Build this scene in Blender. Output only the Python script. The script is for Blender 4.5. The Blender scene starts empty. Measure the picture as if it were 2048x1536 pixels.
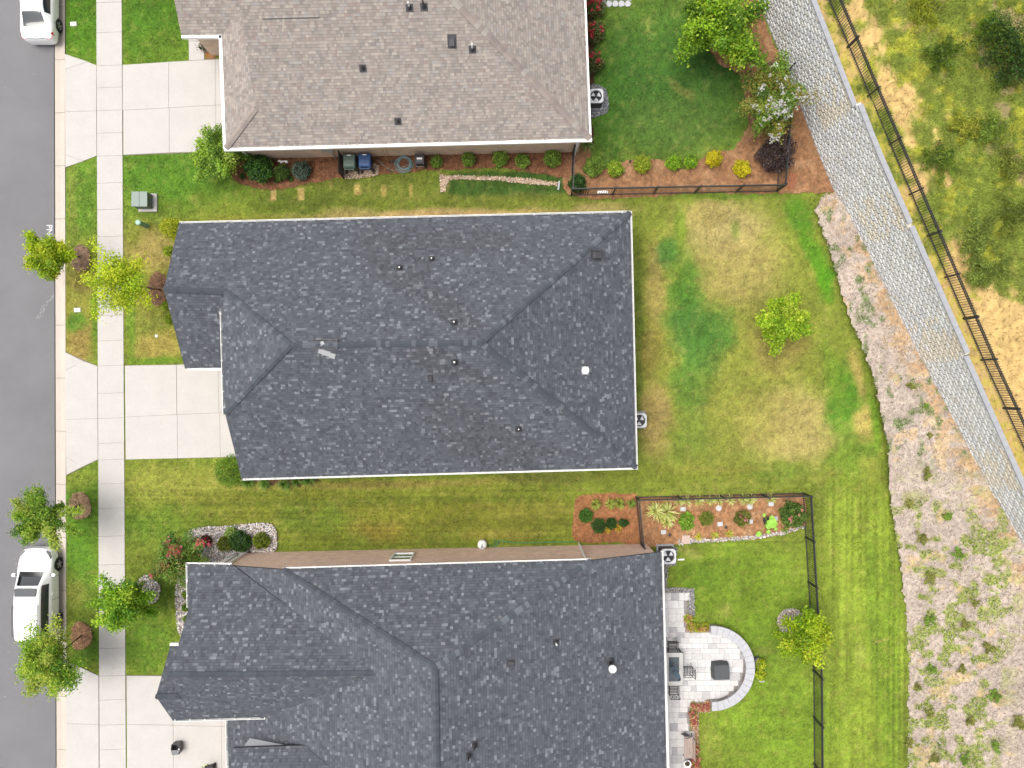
import bpy, bmesh, math, random
import numpy as np
from mathutils import Vector, Matrix

# ---------------------------------------------------------------- camera, sky, sun, exposure
SC = bpy.context.scene
H = 40.0            # drone height above the lawn (metres)
F = 1420.0          # focal length in photo pixels (2048 wide)
cam_data = bpy.data.cameras.new('camera')
cam = bpy.data.objects.new('camera', cam_data)
SC.collection.objects.link(cam)
cam.location = (0, 0, H)
cam.rotation_euler = (0, 0, 0)
cam_data.sensor_width = 36.0
cam_data.lens = 36.0 * F / 2048.0
cam_data.clip_start = 0.5
cam_data.clip_end = 1500.0
SC.camera = cam

SUN_DIR = Vector((-0.32, 0.06, 0.94)).normalized()      # towards the sun
world = bpy.data.worlds.new('World')
SC.world = world
world.use_nodes = True
wt = world.node_tree
for n in list(wt.nodes):
    wt.nodes.remove(n)
w_out = wt.nodes.new('ShaderNodeOutputWorld')
w_bg = wt.nodes.new('ShaderNodeBackground')
w_sky = wt.nodes.new('ShaderNodeTexSky')
w_sky.sky_type = 'NISHITA'
w_sky.sun_disc = False
w_sky.sun_elevation = math.asin(SUN_DIR.z)
w_sky.sun_rotation = math.atan2(SUN_DIR.x, SUN_DIR.y)
w_sky.dust_density = 6.0
w_sky.air_density = 1.2
w_hsv = wt.nodes.new('ShaderNodeHueSaturation')           # thin overcast: a paler sky
w_hsv.inputs['Saturation'].default_value = 0.32
wt.links.new(w_sky.outputs['Color'], w_hsv.inputs['Color'])
wt.links.new(w_hsv.outputs['Color'], w_bg.inputs['Color'])
w_bg.inputs['Strength'].default_value = 0.15
wt.links.new(w_bg.outputs['Background'], w_out.inputs['Surface'])

sun_data = bpy.data.lights.new('sun', 'SUN')
sun_data.energy = 1.5
sun_data.angle = math.radians(40)
sun_data.color = (1.0, 0.955, 0.89)
sun = bpy.data.objects.new('sun', sun_data)
SC.collection.objects.link(sun)
sun.rotation_euler = SUN_DIR.to_track_quat('Z', 'Y').to_euler()
sun.location = SUN_DIR * 60

SC.view_settings.view_transform = 'Standard'
SC.view_settings.look = 'None'
SC.view_settings.gamma = 1.0
SC.view_settings.use_curve_mapping = False
SC.view_settings.exposure = 0.60

# ---------------------------------------------------------------- small helpers
COLL = SC.collection
RNG = random.Random(7)
K = 0.56                     # photo sRGB value of a flat lit surface -> base colour

def lin1(c):
    c = c / 255.0
    return c / 12.92 if c <= 0.04045 else ((c + 0.055) / 1.055) ** 2.4

def col(r, g, b, k=K):
    return (lin1(r) * k, lin1(g) * k, lin1(b) * k)

KL = 0.92                    # leaves: a crown shades itself, so its leaves are brighter than its outside
def nlin(a):
    a = np.clip(a, 0, 255) / 255.0
    return np.where(a <= 0.04045, a / 12.92, ((a + 0.055) / 1.055) ** 2.4)

def P(px, py, z=0.0):
    """photo pixel -> world point on the level z"""
    s = (H - z) / F
    return Vector(((px - 1024.0) * s, -(py - 768.0) * s, z))

def link(o, parent=None):
    COLL.objects.link(o)
    if parent is not None:
        o.parent = parent
    return o

def tag(o, label=None, cat=None, group=None, kind=None):
    if label: o['label'] = label
    if cat: o['category'] = cat
    if group: o['group'] = group
    if kind: o['kind'] = kind
    return o

def thing(name, label, cat, loc=(0, 0, 0), rz=0.0, group=None):
    o = bpy.data.objects.new(name, None)
    o.empty_display_size = 0.2
    o.location = loc
    o.rotation_euler = (0, 0, rz)
    COLL.objects.link(o)
    return tag(o, label, cat, group)

def setting(name):
    o = bpy.data.objects.new(name, None)
    COLL.objects.link(o)
    o['kind'] = 'structure'
    return o

def copy_tree(o, parent=None):
    c = o.copy()
    COLL.objects.link(c)
    c.parent = parent
    for ch in [x for x in o.children]:
        copy_tree(ch, c)
    return c

class MB:
    """collects simple solids and links them as ONE mesh object"""
    def __init__(s):
        s.v = []; s.f = []; s.c = []
    def add(s, vs, fs, c=None):
        o = len(s.v)
        s.v += [tuple(v) for v in vs]
        s.f += [tuple(i + o for i in f) for f in fs]
        s.c += [c] * len(fs)
        return s
    def box(s, ctr, size, rz=0.0, M=None, c=None, taper=1.0):
        x, y, z = [a / 2 for a in size]
        vs = [Vector(q) for q in ((-x, -y, -z), (x, -y, -z), (x, y, -z), (-x, y, -z),
              (-x * taper, -y * taper, z), (x * taper, -y * taper, z), (x * taper, y * taper, z), (-x * taper, y * taper, z))]
        R = Matrix.Rotation(rz, 3, 'Z') if M is None else M
        C = Vector(ctr)
        s.add([R @ v + C for v in vs], [(0, 3, 2, 1), (4, 5, 6, 7), (0, 1, 5, 4), (1, 2, 6, 5), (2, 3, 7, 6), (3, 0, 4, 7)], c)
        return s
    def bar(s, a, b, w, h=None, c=None):
        a = Vector(a); b = Vector(b); d = b - a; L = d.length
        if L < 1e-6: return s
        q = d.to_track_quat('X', 'Z').to_matrix()
        return s.box((a + b) / 2, (L, w, h or w), M=q, c=c)
    def cyl(s, a, b, r0, r1=None, n=10, cap=True, c=None):
        a = Vector(a); b = Vector(b); r1 = r0 if r1 is None else r1
        q = (b - a).to_track_quat('Z', 'Y').to_matrix()
        ring = [(math.cos(2 * math.pi * i / n), math.sin(2 * math.pi * i / n)) for i in range(n)]
        vs = [a + q @ Vector((x * r0, y * r0, 0)) for x, y in ring] + [b + q @ Vector((x * r1, y * r1, 0)) for x, y in ring]
        fs = [(i, (i + 1) % n, n + (i + 1) % n, n + i) for i in range(n)]
        if cap: fs += [tuple(range(n - 1, -1, -1)), tuple(range(n, 2 * n))]
        return s.add(vs, fs, c)
    def tube(s, pts, rads, n=8, c=None):
        pts = [Vector(p) for p in pts]
        if not hasattr(rads, '__len__'): rads = [rads] * len(pts)
        vs = []; fs = []
        for i, p in enumerate(pts):
            d = (pts[min(i + 1, len(pts) - 1)] - pts[max(i - 1, 0)])
            q = d.to_track_quat('Z', 'Y').to_matrix()
            vs += [p + q @ Vector((math.cos(2 * math.pi * k / n) * rads[i], math.sin(2 * math.pi * k / n) * rads[i], 0)) for k in range(n)]
        for i in range(len(pts) - 1):
            fs += [(i * n + k, i * n + (k + 1) % n, (i + 1) * n + (k + 1) % n, (i + 1) * n + k) for k in range(n)]
        fs += [tuple(range(n - 1, -1, -1)), tuple((len(pts) - 1) * n + k for k in range(n))]
        return s.add(vs, fs, c)
    def prism(s, poly, z0, z1, c=None):
        n = len(poly)
        a = sum(poly[i][0] * poly[(i + 1) % n][1] - poly[(i + 1) % n][0] * poly[i][1] for i in range(n))
        if a < 0: poly = poly[::-1]
        vs = [(p[0], p[1], z0) for p in poly] + [(p[0], p[1], z1) for p in poly]
        fs = [tuple(range(n - 1, -1, -1)), tuple(range(n, 2 * n))] + [(i, (i + 1) % n, n + (i + 1) % n, n + i) for i in range(n)]
        return s.add(vs, fs, c)
    def lathe(s, ctr, prof, n=16, c=None):
        C = Vector(ctr); vs = []; fs = []
        for r, z in prof:
            vs += [C + Vector((r * math.cos(2 * math.pi * k / n), r * math.sin(2 * math.pi * k / n), z)) for k in range(n)]
        for i in range(len(prof) - 1):
            fs += [(i * n + k, i * n + (k + 1) % n, (i + 1) * n + (k + 1) % n, (i + 1) * n + k) for k in range(n)]
        fs += [tuple(range(n - 1, -1, -1)), tuple((len(prof) - 1) * n + k for k in range(n))]
        return s.add(vs, fs, c)
    def mesh(s, name, mat, smooth=False, bevel=0.0):
        m = bpy.data.meshes.new(name)
        m.from_pydata(s.v, [], s.f)
        if any(c is not None for c in s.c):
            at = m.attributes.new('Col', 'FLOAT_COLOR', 'FACE')
            arr = np.ones((len(s.f), 4), np.float32)
            arr[:, :3] = [(c if c is not None else (0.5, 0.5, 0.5)) for c in s.c]
            at.data.foreach_set('color', arr.ravel())
        m.materials.append(mat)
        if bevel > 0:
            bm = bmesh.new(); bm.from_mesh(m)
            bmesh.ops.bevel(bm, geom=list(bm.edges), offset=bevel, segments=1, affect='EDGES')
            bm.to_mesh(m); bm.free()
        if smooth:
            m.polygons.foreach_set('use_smooth', [True] * len(m.polygons))
        m.update()
        return m
    def build(s, name, mat, parent=None, smooth=False, bevel=0.0):
        return link(bpy.data.objects.new(name, s.mesh(name, mat, smooth, bevel)), parent)

def np_obj(name, V, Fc, mat, C=None, dom='FACE', parent=None, smooth=False):
    """fast mesh: V (n,3), Fc (m,k) with constant k, C colours per face or point"""
    m = bpy.data.meshes.new(name)
    n, k = Fc.shape
    m.vertices.add(len(V)); m.vertices.foreach_set('co', V.astype(np.float32).ravel())
    m.loops.add(n * k); m.loops.foreach_set('vertex_index', Fc.astype(np.int32).ravel())
    m.polygons.add(n)
    m.polygons.foreach_set('loop_start', np.arange(0, n * k, k, dtype=np.int32))
    m.polygons.foreach_set('loop_total', np.full(n, k, np.int32))
    if smooth: m.polygons.foreach_set('use_smooth', np.ones(n, bool))
    m.update(calc_edges=True)
    if C is not None:
        at = m.attributes.new('Col', 'FLOAT_COLOR', dom)
        arr = np.ones((len(C), 4), np.float32); arr[:, :3] = C
        at.data.foreach_set('color', arr.ravel())
    m.materials.append(mat)
    return link(bpy.data.objects.new(name, m), parent)

# ---------------------------------------------------------------- noise
_T = np.random.default_rng(11).random((8, 256, 256))
def vnoise(x, y, seed=0):
    x = np.asarray(x, float); y = np.asarray(y, float)
    ix = np.floor(x).astype(int); iy = np.floor(y).astype(int)
    fx = x - ix; fy = y - iy
    fx = fx * fx * (3 - 2 * fx); fy = fy * fy * (3 - 2 * fy)
    T = _T[seed % 8]
    a = T[ix & 255, iy & 255]; b = T[(ix + 1) & 255, iy & 255]
    c = T[ix & 255, (iy + 1) & 255]; d = T[(ix + 1) & 255, (iy + 1) & 255]
    return (a * (1 - fx) + b * fx) * (1 - fy) + (c * (1 - fx) + d * fx) * fy
def fbm(x, y, seed=0, octv=4):
    s = 0; a = 0.5; t = 0
    for o in range(octv):
        s = s + a * vnoise(x * 2 ** o + 17.3 * o, y * 2 ** o - 9.1 * o, seed + o); t += a; a *= 0.5
    return s / t
def sstep(a, b, x):
    t = np.clip((x - a) / (b - a), 0, 1)
    return t * t * (3 - 2 * t)
def pip(poly, x, y):
    """points in polygon (numpy)"""
    ins = np.zeros(np.shape(x), bool)
    n = len(poly)
    for i in range(n):
        x0, y0 = poly[i][0], poly[i][1]; x1, y1 = poly[(i + 1) % n][0], poly[(i + 1) % n][1]
        if y0 == y1: continue
        c = ((y0 > y) != (y1 > y)) & (x < (x1 - x0) * (y - y0) / (y1 - y0) + x0)
        ins ^= c
    return ins
def smooth_poly(pts, n=6):
    """closed Catmull-Rom through pixel points"""
    out = []
    m = len(pts)
    for i in range(m):
        p0, p1, p2, p3 = [np.array(pts[(i + k) % m], float) for k in (-1, 0, 1, 2)]
        for t in np.linspace(0, 1, n, endpoint=False):
            out.append(tuple(0.5 * ((2 * p1) + (-p0 + p2) * t + (2 * p0 - 5 * p1 + 4 * p2 - p3) * t * t + (-p0 + 3 * p1 - 3 * p2 + p3) * t ** 3)))
    return out
def ell(cx, cy, rx, ry=None, n=28, wob=0.0, seed=0):
    ry = ry or rx; r = random.Random(seed)
    ph = [r.random() * 6.28 for _ in range(3)]
    return [(cx + rx * (1 + wob * math.sin(3 * a + ph[0]) + wob * .6 * math.sin(5 * a + ph[1])) * math.cos(a),
             cy + ry * (1 + wob * math.sin(3 * a + ph[0]) + wob * .6 * math.sin(5 * a + ph[1])) * math.sin(a))
            for a in [2 * math.pi * i / n for i in range(n)]]

# ---------------------------------------------------------------- materials
MATS = {}
def new_mat(name):
    m = bpy.data.materials.new(name); m.use_nodes = True
    nt = m.node_tree
    for n in list(nt.nodes): nt.nodes.remove(n)
    out = nt.nodes.new('ShaderNodeOutputMaterial')
    b = nt.nodes.new('ShaderNodeBsdfPrincipled')
    nt.links.new(b.outputs['BSDF'], out.inputs['Surface'])
    return m, nt, b, out

def noisy_factor(nt, scale, lo, hi, detail=4.0, rough=0.6):
    tc = nt.nodes.new('ShaderNodeTexCoord')
    n = nt.nodes.new('ShaderNodeTexNoise'); n.inputs['Scale'].default_value = scale
    n.inputs['Detail'].default_value = detail; n.inputs['Roughness'].default_value = rough
    nt.links.new(tc.outputs['Object'], n.inputs['Vector'])
    mr = nt.nodes.new('ShaderNodeMapRange')
    mr.inputs['From Min'].default_value = 0.25; mr.inputs['From Max'].default_value = 0.75
    mr.inputs['To Min'].default_value = lo; mr.inputs['To Max'].default_value = hi
    nt.links.new(n.outputs['Fac'], mr.inputs['Value'])
    return mr.outputs['Result'], n

def mul(nt, col_socket, fac_socket):
    m = nt.nodes.new('ShaderNodeVectorMath'); m.operation = 'SCALE'
    nt.links.new(col_socket, m.inputs[0]); nt.links.new(fac_socket, m.inputs['Scale'])
    return m.outputs['Vector']

def mat(name, c, rough=0.7, metal=0.0, scale=6.0, amt=0.12, bump=0.0, bscale=40.0, spec=0.35, coat=0.0, scale2=None, amt2=0.0):
    """plain procedural material: base colour broken up by noise"""
    if name in MATS: return MATS[name]
    m, nt, b, out = new_mat(name)
    rgb = nt.nodes.new('ShaderNodeRGB'); rgb.outputs[0].default_value = (*c, 1)
    f, n = noisy_factor(nt, scale, 1 - amt, 1 + amt)
    v = mul(nt, rgb.outputs[0], f)
    if scale2:
        f2, n2 = noisy_factor(nt, scale2, 1 - amt2, 1 + amt2)
        v = mul(nt, v, f2)
    nt.links.new(v, b.inputs['Base Color'])
    b.inputs['Roughness'].default_value = rough; b.inputs['Metallic'].default_value = metal
    b.inputs['Specular IOR Level'].default_value = spec
    b.inputs['Coat Weight'].default_value = coat
    if bump > 0:
        f3, n3 = noisy_factor(nt, bscale, 0, 1)
        bp = nt.nodes.new('ShaderNodeBump'); bp.inputs['Strength'].default_value = bump; bp.inputs['Distance'].default_value = 0.02
        nt.links.new(f3, bp.inputs['Height']); nt.links.new(bp.outputs['Normal'], b.inputs['Normal'])
    MATS[name] = m
    return m

def mat_vc(name, rough=0.9, scale=30.0, amt=0.2, bump=0.3, bscale=60.0, leaf=0.0, spec=0.2, rnd=0.0):
    """colour comes from the mesh's colour attribute, broken up by noise"""
    if name in MATS: return MATS[name]
    m, nt, b, out = new_mat(name)
    at = nt.nodes.new('ShaderNodeAttribute'); at.attribute_name = 'Col'
    f, n = noisy_factor(nt, scale, 1 - amt, 1 + amt)
    v = mul(nt, at.outputs['Color'], f)
    nt.links.new(v, b.inputs['Base Color'])
    b.inputs['Roughness'].default_value = rough; b.inputs['Specular IOR Level'].default_value = spec
    if bump > 0:
        f3, n3 = noisy_factor(nt, bscale, 0, 1)
        bp = nt.nodes.new('ShaderNodeBump'); bp.inputs['Strength'].default_value = bump; bp.inputs['Distance'].default_value = 0.03
        nt.links.new(f3, bp.inputs['Height']); nt.links.new(bp.outputs['Normal'], b.inputs['Normal'])
    if leaf > 0:
        tr = nt.nodes.new('ShaderNodeBsdfTranslucent'); nt.links.new(v, tr.inputs['Color'])
        mx = nt.nodes.new('ShaderNodeMixShader'); mx.inputs['Fac'].default_value = leaf
        nt.links.new(b.outputs['BSDF'], mx.inputs[1]); nt.links.new(tr.outputs['BSDF'], mx.inputs[2])
        nt.links.new(mx.outputs['Shader'], out.inputs['Surface'])
    MATS[name] = m
    return m

def mat_brick(name, c1, c2, mortar):
    m, nt, b, out = new_mat(name)
    tc = nt.nodes.new('ShaderNodeTexCoord')
    sx = nt.nodes.new('ShaderNodeSeparateXYZ'); nt.links.new(tc.outputs['Object'], sx.inputs[0])
    ad = nt.nodes.new('ShaderNodeMath'); ad.operation = 'ADD'
    nt.links.new(sx.outputs['X'], ad.inputs[0]); nt.links.new(sx.outputs['Y'], ad.inputs[1])
    cx = nt.nodes.new('ShaderNodeCombineXYZ'); nt.links.new(ad.outputs[0], cx.inputs['X']); nt.links.new(sx.outputs['Z'], cx.inputs['Y'])
    br = nt.nodes.new('ShaderNodeTexBrick')
    br.inputs['Scale'].default_value = 1.0; br.inputs['Brick Width'].default_value = 0.215; br.inputs['Row Height'].default_value = 0.076
    br.inputs['Mortar Size'].default_value = 0.007; br.inputs['Color1'].default_value = (*c1, 1); br.inputs['Color2'].default_value = (*c2, 1)
    br.inputs['Mortar'].default_value = (*mortar, 1); br.inputs['Bias'].default_value = 0.0
    nt.links.new(cx.outputs[0], br.inputs['Vector'])
    f, n = noisy_factor(nt, 2.0, 0.85, 1.15)
    nt.links.new(mul(nt, br.outputs['Color'], f), b.inputs['Base Color'])
    bp = nt.nodes.new('ShaderNodeBump'); bp.inputs['Strength'].default_value = 0.6; bp.inputs['Distance'].default_value = 0.01; bp.invert = True
    nt.links.new(br.outputs['Fac'], bp.inputs['Height']); nt.links.new(bp.outputs['Normal'], b.inputs['Normal'])
    b.inputs['Roughness'].default_value = 0.85
    MATS[name] = m
    return m

M_GROUND = mat_vc('lawn_soil', rough=0.95, scale=14, amt=0.22, bump=0.5, bscale=45)
M_GRASS = mat_vc('grass_blades', rough=0.75, scale=3, amt=0.12, bump=0, leaf=0.25)
M_LEAF = mat_vc('foliage', rough=0.55, scale=8, amt=0.12, bump=0, leaf=0.45, spec=0.3)
M_MULCH = mat_vc('mulch', rough=0.95, scale=40, amt=0.35, bump=0.7, bscale=60)
M_STONE = mat_vc('river_stone', rough=0.8, scale=25, amt=0.15, bump=0.2)
M_SHING = mat_vc('asphalt_shingle', rough=0.92, scale=70, amt=0.13, bump=0.25, bscale=180, spec=0.25)
M_FLAT = mat_vc('painted', rough=0.6, scale=10, amt=0.05, bump=0)
M_CONC = mat('concrete', col(232, 227, 221, .50), 0.85, scale=1.1, amt=0.05, bump=0.25, bscale=90, scale2=9, amt2=0.04)
M_CURB = mat('kerb_concrete', col(232, 219, 205, .53), 0.88, scale=1.0, amt=0.06, bump=0.3, bscale=80, scale2=14, amt2=0.06)
M_ROAD = mat('asphalt', col(147, 146, 149, .52), 0.9, scale=0.3, amt=0.11, bump=0.5, bscale=120, scale2=35, amt2=0.10)
M_WHITE = mat('white_metal', (0.72, 0.72, 0.70), 0.45, scale=3, amt=0.04)
M_TRIM = mat('white_trim', (0.68, 0.68, 0.67), 0.6, scale=4, amt=0.06)
M_BLACK = mat('black_metal', (0.018, 0.018, 0.020), 0.5, scale=8, amt=0.2, spec=0.5)
M_IRON = mat('dark_iron', (0.035, 0.034, 0.038), 0.55, scale=8, amt=0.2)
M_BARK = mat('bark', (0.11, 0.085, 0.06), 0.9, scale=18, amt=0.35, bump=0.6, bscale=40)
M_GLASS = mat('dark_glass', (0.025, 0.03, 0.034), 0.04, scale=2, amt=0.1, spec=0.8)
M_PAINT = mat('white_car_paint', (0.80, 0.80, 0.80), 0.28, scale=2, amt=0.015, spec=0.5, coat=0.6)
M_RUBBER = mat('tyre_rubber', (0.02, 0.02, 0.02), 0.85, scale=20, amt=0.2)
M_ALLOY = mat('alloy', (0.55, 0.56, 0.58), 0.3, metal=0.9, scale=6, amt=0.06)
M_DECK = mat('roof_underlay', (0.05, 0.05, 0.055), 0.9)
M_BRICK1 = mat_brick('tan_brick', col(218, 190, 166, .92), col(198, 168, 146, .92), col(222, 210, 198, .88))
M_BRICK3 = mat_brick('pink_brick', col(228, 194, 176, .98), col(208, 172, 154, .98), col(230, 216, 206, .9))
# ---------------------------------------------------------------- wall line and hill (needed for the terrain)
BATTER = 0.10
# photo pixels of the wall's foot and the ground level there: the mulch slope climbs along the wall
_foot = ((1478, -90, 0), (1536, 51, 0), (1650, 330, .22), (1669, 373, .28), (1812, 660, .95), (1972, 965, 1.85), (2023, 1050, 2.1), (2100, 1180, 2.4))
_nrm = Vector((.893, .45, 0))
WB = [Vector((P(*p).x, P(*p).y, 0)) - _nrm * BATTER * p[2] for p in _foot]
_seg = []
_s = 0.0
for a, b in zip(WB[:-1], WB[1:]):
    L = (b - a).length
    _seg.append((a, b, _s, L)); _s += L
WALL_LEN = _s
def wall_at(s):
    for a, b, s0, L in _seg:
        if s <= s0 + L or (a, b, s0, L) == _seg[-1]:
            d = (b - a) / L
            n = Vector((-d.y, d.x, 0.0))          # outward, away from the lawn
            return a + d * (s - s0), d, n
def wall_sd(x, y):
    """(s, signed distance behind the wall base line) of plan points, numpy"""
    x = np.asarray(x, float); y = np.asarray(y, float)
    bd = np.full(x.shape, 1e9); S = np.zeros(x.shape); D = np.zeros(x.shape)
    for i, (a, b, s0, L) in enumerate(_seg):
        dx, dy = (b.x - a.x) / L, (b.y - a.y) / L
        t = (x - a.x) * dx + (y - a.y) * dy
        tc = t.copy()
        if i > 0: tc = np.maximum(tc, 0)
        if i < len(_seg) - 1: tc = np.minimum(tc, L)
        qx = a.x + dx * tc; qy = a.y + dy * tc
        d = np.hypot(x - qx, y - qy)
        m = d < bd
        bd = np.where(m, d, bd); S = np.where(m, s0 + t, S)
        D = np.where(m, -(x - a.x) * dy + (y - a.y) * dx, D)
    return S, D
# heights of the stepped wall: the cap's edge in the photograph fixes them
_tops = [(1662, 108), (1762, 335), (1872, 582), (1986, 845), (2052, 1004)]
_ends_py = [215, 455, 713, 978]
def _solve(px, py):
    lo, hi = 0.5, 6.0
    for _ in range(40):
        h = (lo + hi) / 2
        q = P(px, py, h)
        s, d = wall_sd(np.array([q.x]), np.array([q.y]))
        if d[0] > BATTER * h: lo = h
        else: hi = h
    return round(h / 0.2) * 0.2, float(s[0])
_hs = [_solve(*t) for t in _tops]
print('wall heights', [(round(a, 2), round(b, 1)) for a, b in _hs])
def _step_s(k):
    h = (_hs[k][0] + _hs[k + 1][0]) / 2
    fx = [1710, 1816, 1928, 2045][k]
    q = P(fx, _ends_py[k], h)
    return float(wall_sd(np.array([q.x]), np.array([q.y]))[0][0])
STEPS = [_step_s(k) for k in range(4)]
SECT = list(zip([0.0] + STEPS, STEPS + [WALL_LEN], [h for h, _ in _hs]))
_sk = np.array([(a + b) / 2 for a, b, h in SECT]); _hk = np.array([h for a, b, h in SECT])
_fs = np.array([q[2] for q in _seg] + [WALL_LEN]); _fz = np.array([p[2] for p in _foot])
def slope_z(x, y):
    """ground level of the mulch slope in front of the wall"""
    S, D = wall_sd(x, y)
    f = np.clip(1 + D / 6.5, 0, 1)
    return np.interp(S, _fs, _fz) * f ** 1.3
def PS(px, py, up=0.0):
    z = 0.0
    for _ in range(10):
        q = P(px, py, z + up); z = float(slope_z(np.array([q.x]), np.array([q.y]))[0])
    return P(px, py, z + up)
def hill_z(x, y):
    S, D = wall_sd(x, y)
    stp = np.zeros(np.shape(S))
    for s0, s1, h_ in SECT: stp = np.where((S >= s0) & (S < s1), h_, stp)
    stp = np.where(S < 0, SECT[0][2], np.where(S >= WALL_LEN, SECT[-1][2], stp)) - .06
    w = sstep(.75, 2.4, D)
    base = stp * (1 - w) + (np.interp(S, _sk, _hk) - 0.06) * w
    return base + 0.04 * np.maximum(D - 0.6, 0) + 0.10 * (fbm(np.asarray(x) * .5, np.asarray(y) * .5, 3, 3) - .5) * sstep(0.5, 3, D)
def hz(x, y):
    return float(hill_z(np.array([x]), np.array([y]))[0])
def PH(px, py, up=0.0):
    """photo pixel -> point on the hill above the wall"""
    z = 3.2
    for _ in range(12):
        q = P(px, py, z + up); z = hz(q.x, q.y)
    return P(px, py, z + up)

# ---------------------------------------------------------------- ground, road, kerb, pavement, driveways
g = MB(); g.add([(-900, -900, -0.35), (900, -900, -0.35), (900, 900, -0.35), (-900, 900, -0.35)], [(0, 1, 2, 3)])
ground = g.build('ground', mat('ground_soil', col(120, 130, 60), 0.95, scale=0.4, amt=0.25, scale2=6, amt2=0.2)); ground['kind'] = 'structure'

ZR = -0.09          # road level
def kx(py, x0, x1):  # the street's lines lean a little in the photograph
    return x0 + (x1 - x0) * py / 1536.0
road_pts = [P(-700, -900, ZR), P(kx(-900, 107.5, 111.5), -900, ZR), P(kx(2400, 107.5, 111.5), 2400, ZR), P(-700, 2400, ZR)]
rd = MB(); rd.add(road_pts, [(0, 3, 2, 1)])
road = rd.build('road', M_ROAD); road['kind'] = 'structure'
for v in road.data.polygons: v.use_smooth = False

kerb = setting('kerb')
RK = random.Random(3)
ky = -200.0
joints = list(np.arange(12 - 106.3 * 3, 1800, 106.3))
for y0, y1 in zip(joints[:-1], joints[1:]):
    y0 += 0.35; y1 -= 0.35
    a0 = P(kx(y0, 107.5, 111.5) , y0); b0 = P(kx(y0, 129.5, 133.5), y0); a1 = P(kx(y1, 107.5, 111.5), y1); b1 = P(kx(y1, 129.5, 133.5), y1)
    m0 = a0.lerp(b0, .45); m1 = a1.lerp(b1, .45)
    k = MB()
    top = [(a0, ZR + .012), (m0, ZR + .004), (b0, 0.012), (b1, 0.012), (m1, ZR + .004), (a1, ZR + .012)]
    vs = [(p.x, p.y, z) for p, z in top] + [(p.x, p.y, -0.3) for p, z in top]
    k.add(vs, [(1, 0, 5, 4), (2, 1, 4, 3), (6, 7, 8, 9, 10, 11), (0, 1, 7, 6), (1, 2, 8, 7), (2, 3, 9, 8), (3, 4, 10, 9), (4, 5, 11, 10), (5, 0, 6, 11)])
    k.build('kerb_segment', M_CURB, kerb)

def slab(poly_px, name, parent, z=0.03, m=None, inset=0.28):
    c = np.mean(np.array(poly_px, float), axis=0)
    q = []
    for p in poly_px:
        p = np.array(p, float)
        q.append(tuple(p + np.sign(c - p) * inset))
    dz = RK.uniform(-0.002, 0.002)
    return MB().prism([P(*p) for p in q], -0.15, z + dz).build(name, m or M_CONC, parent)

SWL = lambda y: kx(y, 193.0, 199.5)
SWR = lambda y: kx(y, 244.0, 252.5)
sidewalk = setting('sidewalk')
MB().prism([P(SWL(-300) + .6, -300), P(SWR(-300) - .6, -300), P(SWR(1850) - .6, 1850), P(SWL(1850) + .6, 1850)], -0.16, 0.018).build('joint_bed', mat('joint', col(150, 140, 128), 0.95), sidewalk)
sj = [-250, -200, -146, -94, -42, 5, 65, 131, 175, 221, 266, 312, 366, 419, 473, 527, 581, 631, 681, 731, 786, 836, 886, 919, 967, 1016, 1072, 1129, 1185, 1240, 1296, 1351, 1399, 1449, 1498, 1548, 1600, 1655, 1710]
for y0, y1 in zip(sj[:-1], sj[1:]):
    t = RNG.uniform(-.4, .4)
    slab([(SWL(y0), y0 + 1), (SWR(y0), y0 - .8), (SWR(y1), y1 - .8), (SWL(y1), y1 + 1)], 'slab', sidewalk, z=0.032)

JB = MATS['joint']
def bed_under(d, poly):
    MB().prism([P(*p) for p in poly], -0.17, 0.017).build('joint_bed', JB, d)

# driveway of the tan-roofed house
d1 = setting('driveway')
bed_under(d1, [(130, 108), (193, 130.5), (193, 313), (130, 333)])
slab([(130, 108), (176, 124), (130, 139)], 'slab', d1)
slab([(130, 139), (176, 124), (193.5, 130.5), (193.5, 222), (130.5, 224)], 'slab', d1)
slab([(130.5, 224), (193.5, 222), (194, 312), (168, 322), (131, 310)], 'slab', d1)
slab([(131, 310), (168, 322), (131, 335)], 'slab', d1)
bed_under(d1, [(245, 131), (448, 116), (452, 303), (247, 311)])
for x0, x1, ya, yb, yc, yd in ((245.5, 338, 130, 124, 221, 216), (338, 431, 124, 119, 216, 210.5), (431, 458, 119, 117, 210.5, 210)):
    slab([(x0, ya), (x1, yb), (x1, yd), (x0, yc)], 'slab', d1)
for x0, x1, ya, yb, yc, yd in ((247, 339, 221, 216, 310, 305.5), (339, 432, 216, 210.5, 305.5, 303), (432, 460, 210.5, 210, 303, 301)):
    slab([(x0, ya), (x1, yb), (x1, yd), (x0, yc)], 'slab', d1)
walk1 = setting('front_walk')
slab([(377, 60), (440, 60), (440, 82), (377, 82)], 'slab', walk1)
slab([(377.5, 82), (409, 82), (409, 120), (378.5, 121.5)], 'slab', walk1)
slab([(409, 82), (440, 82), (440, 104), (409, 104)], 'slab', walk1)

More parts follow.
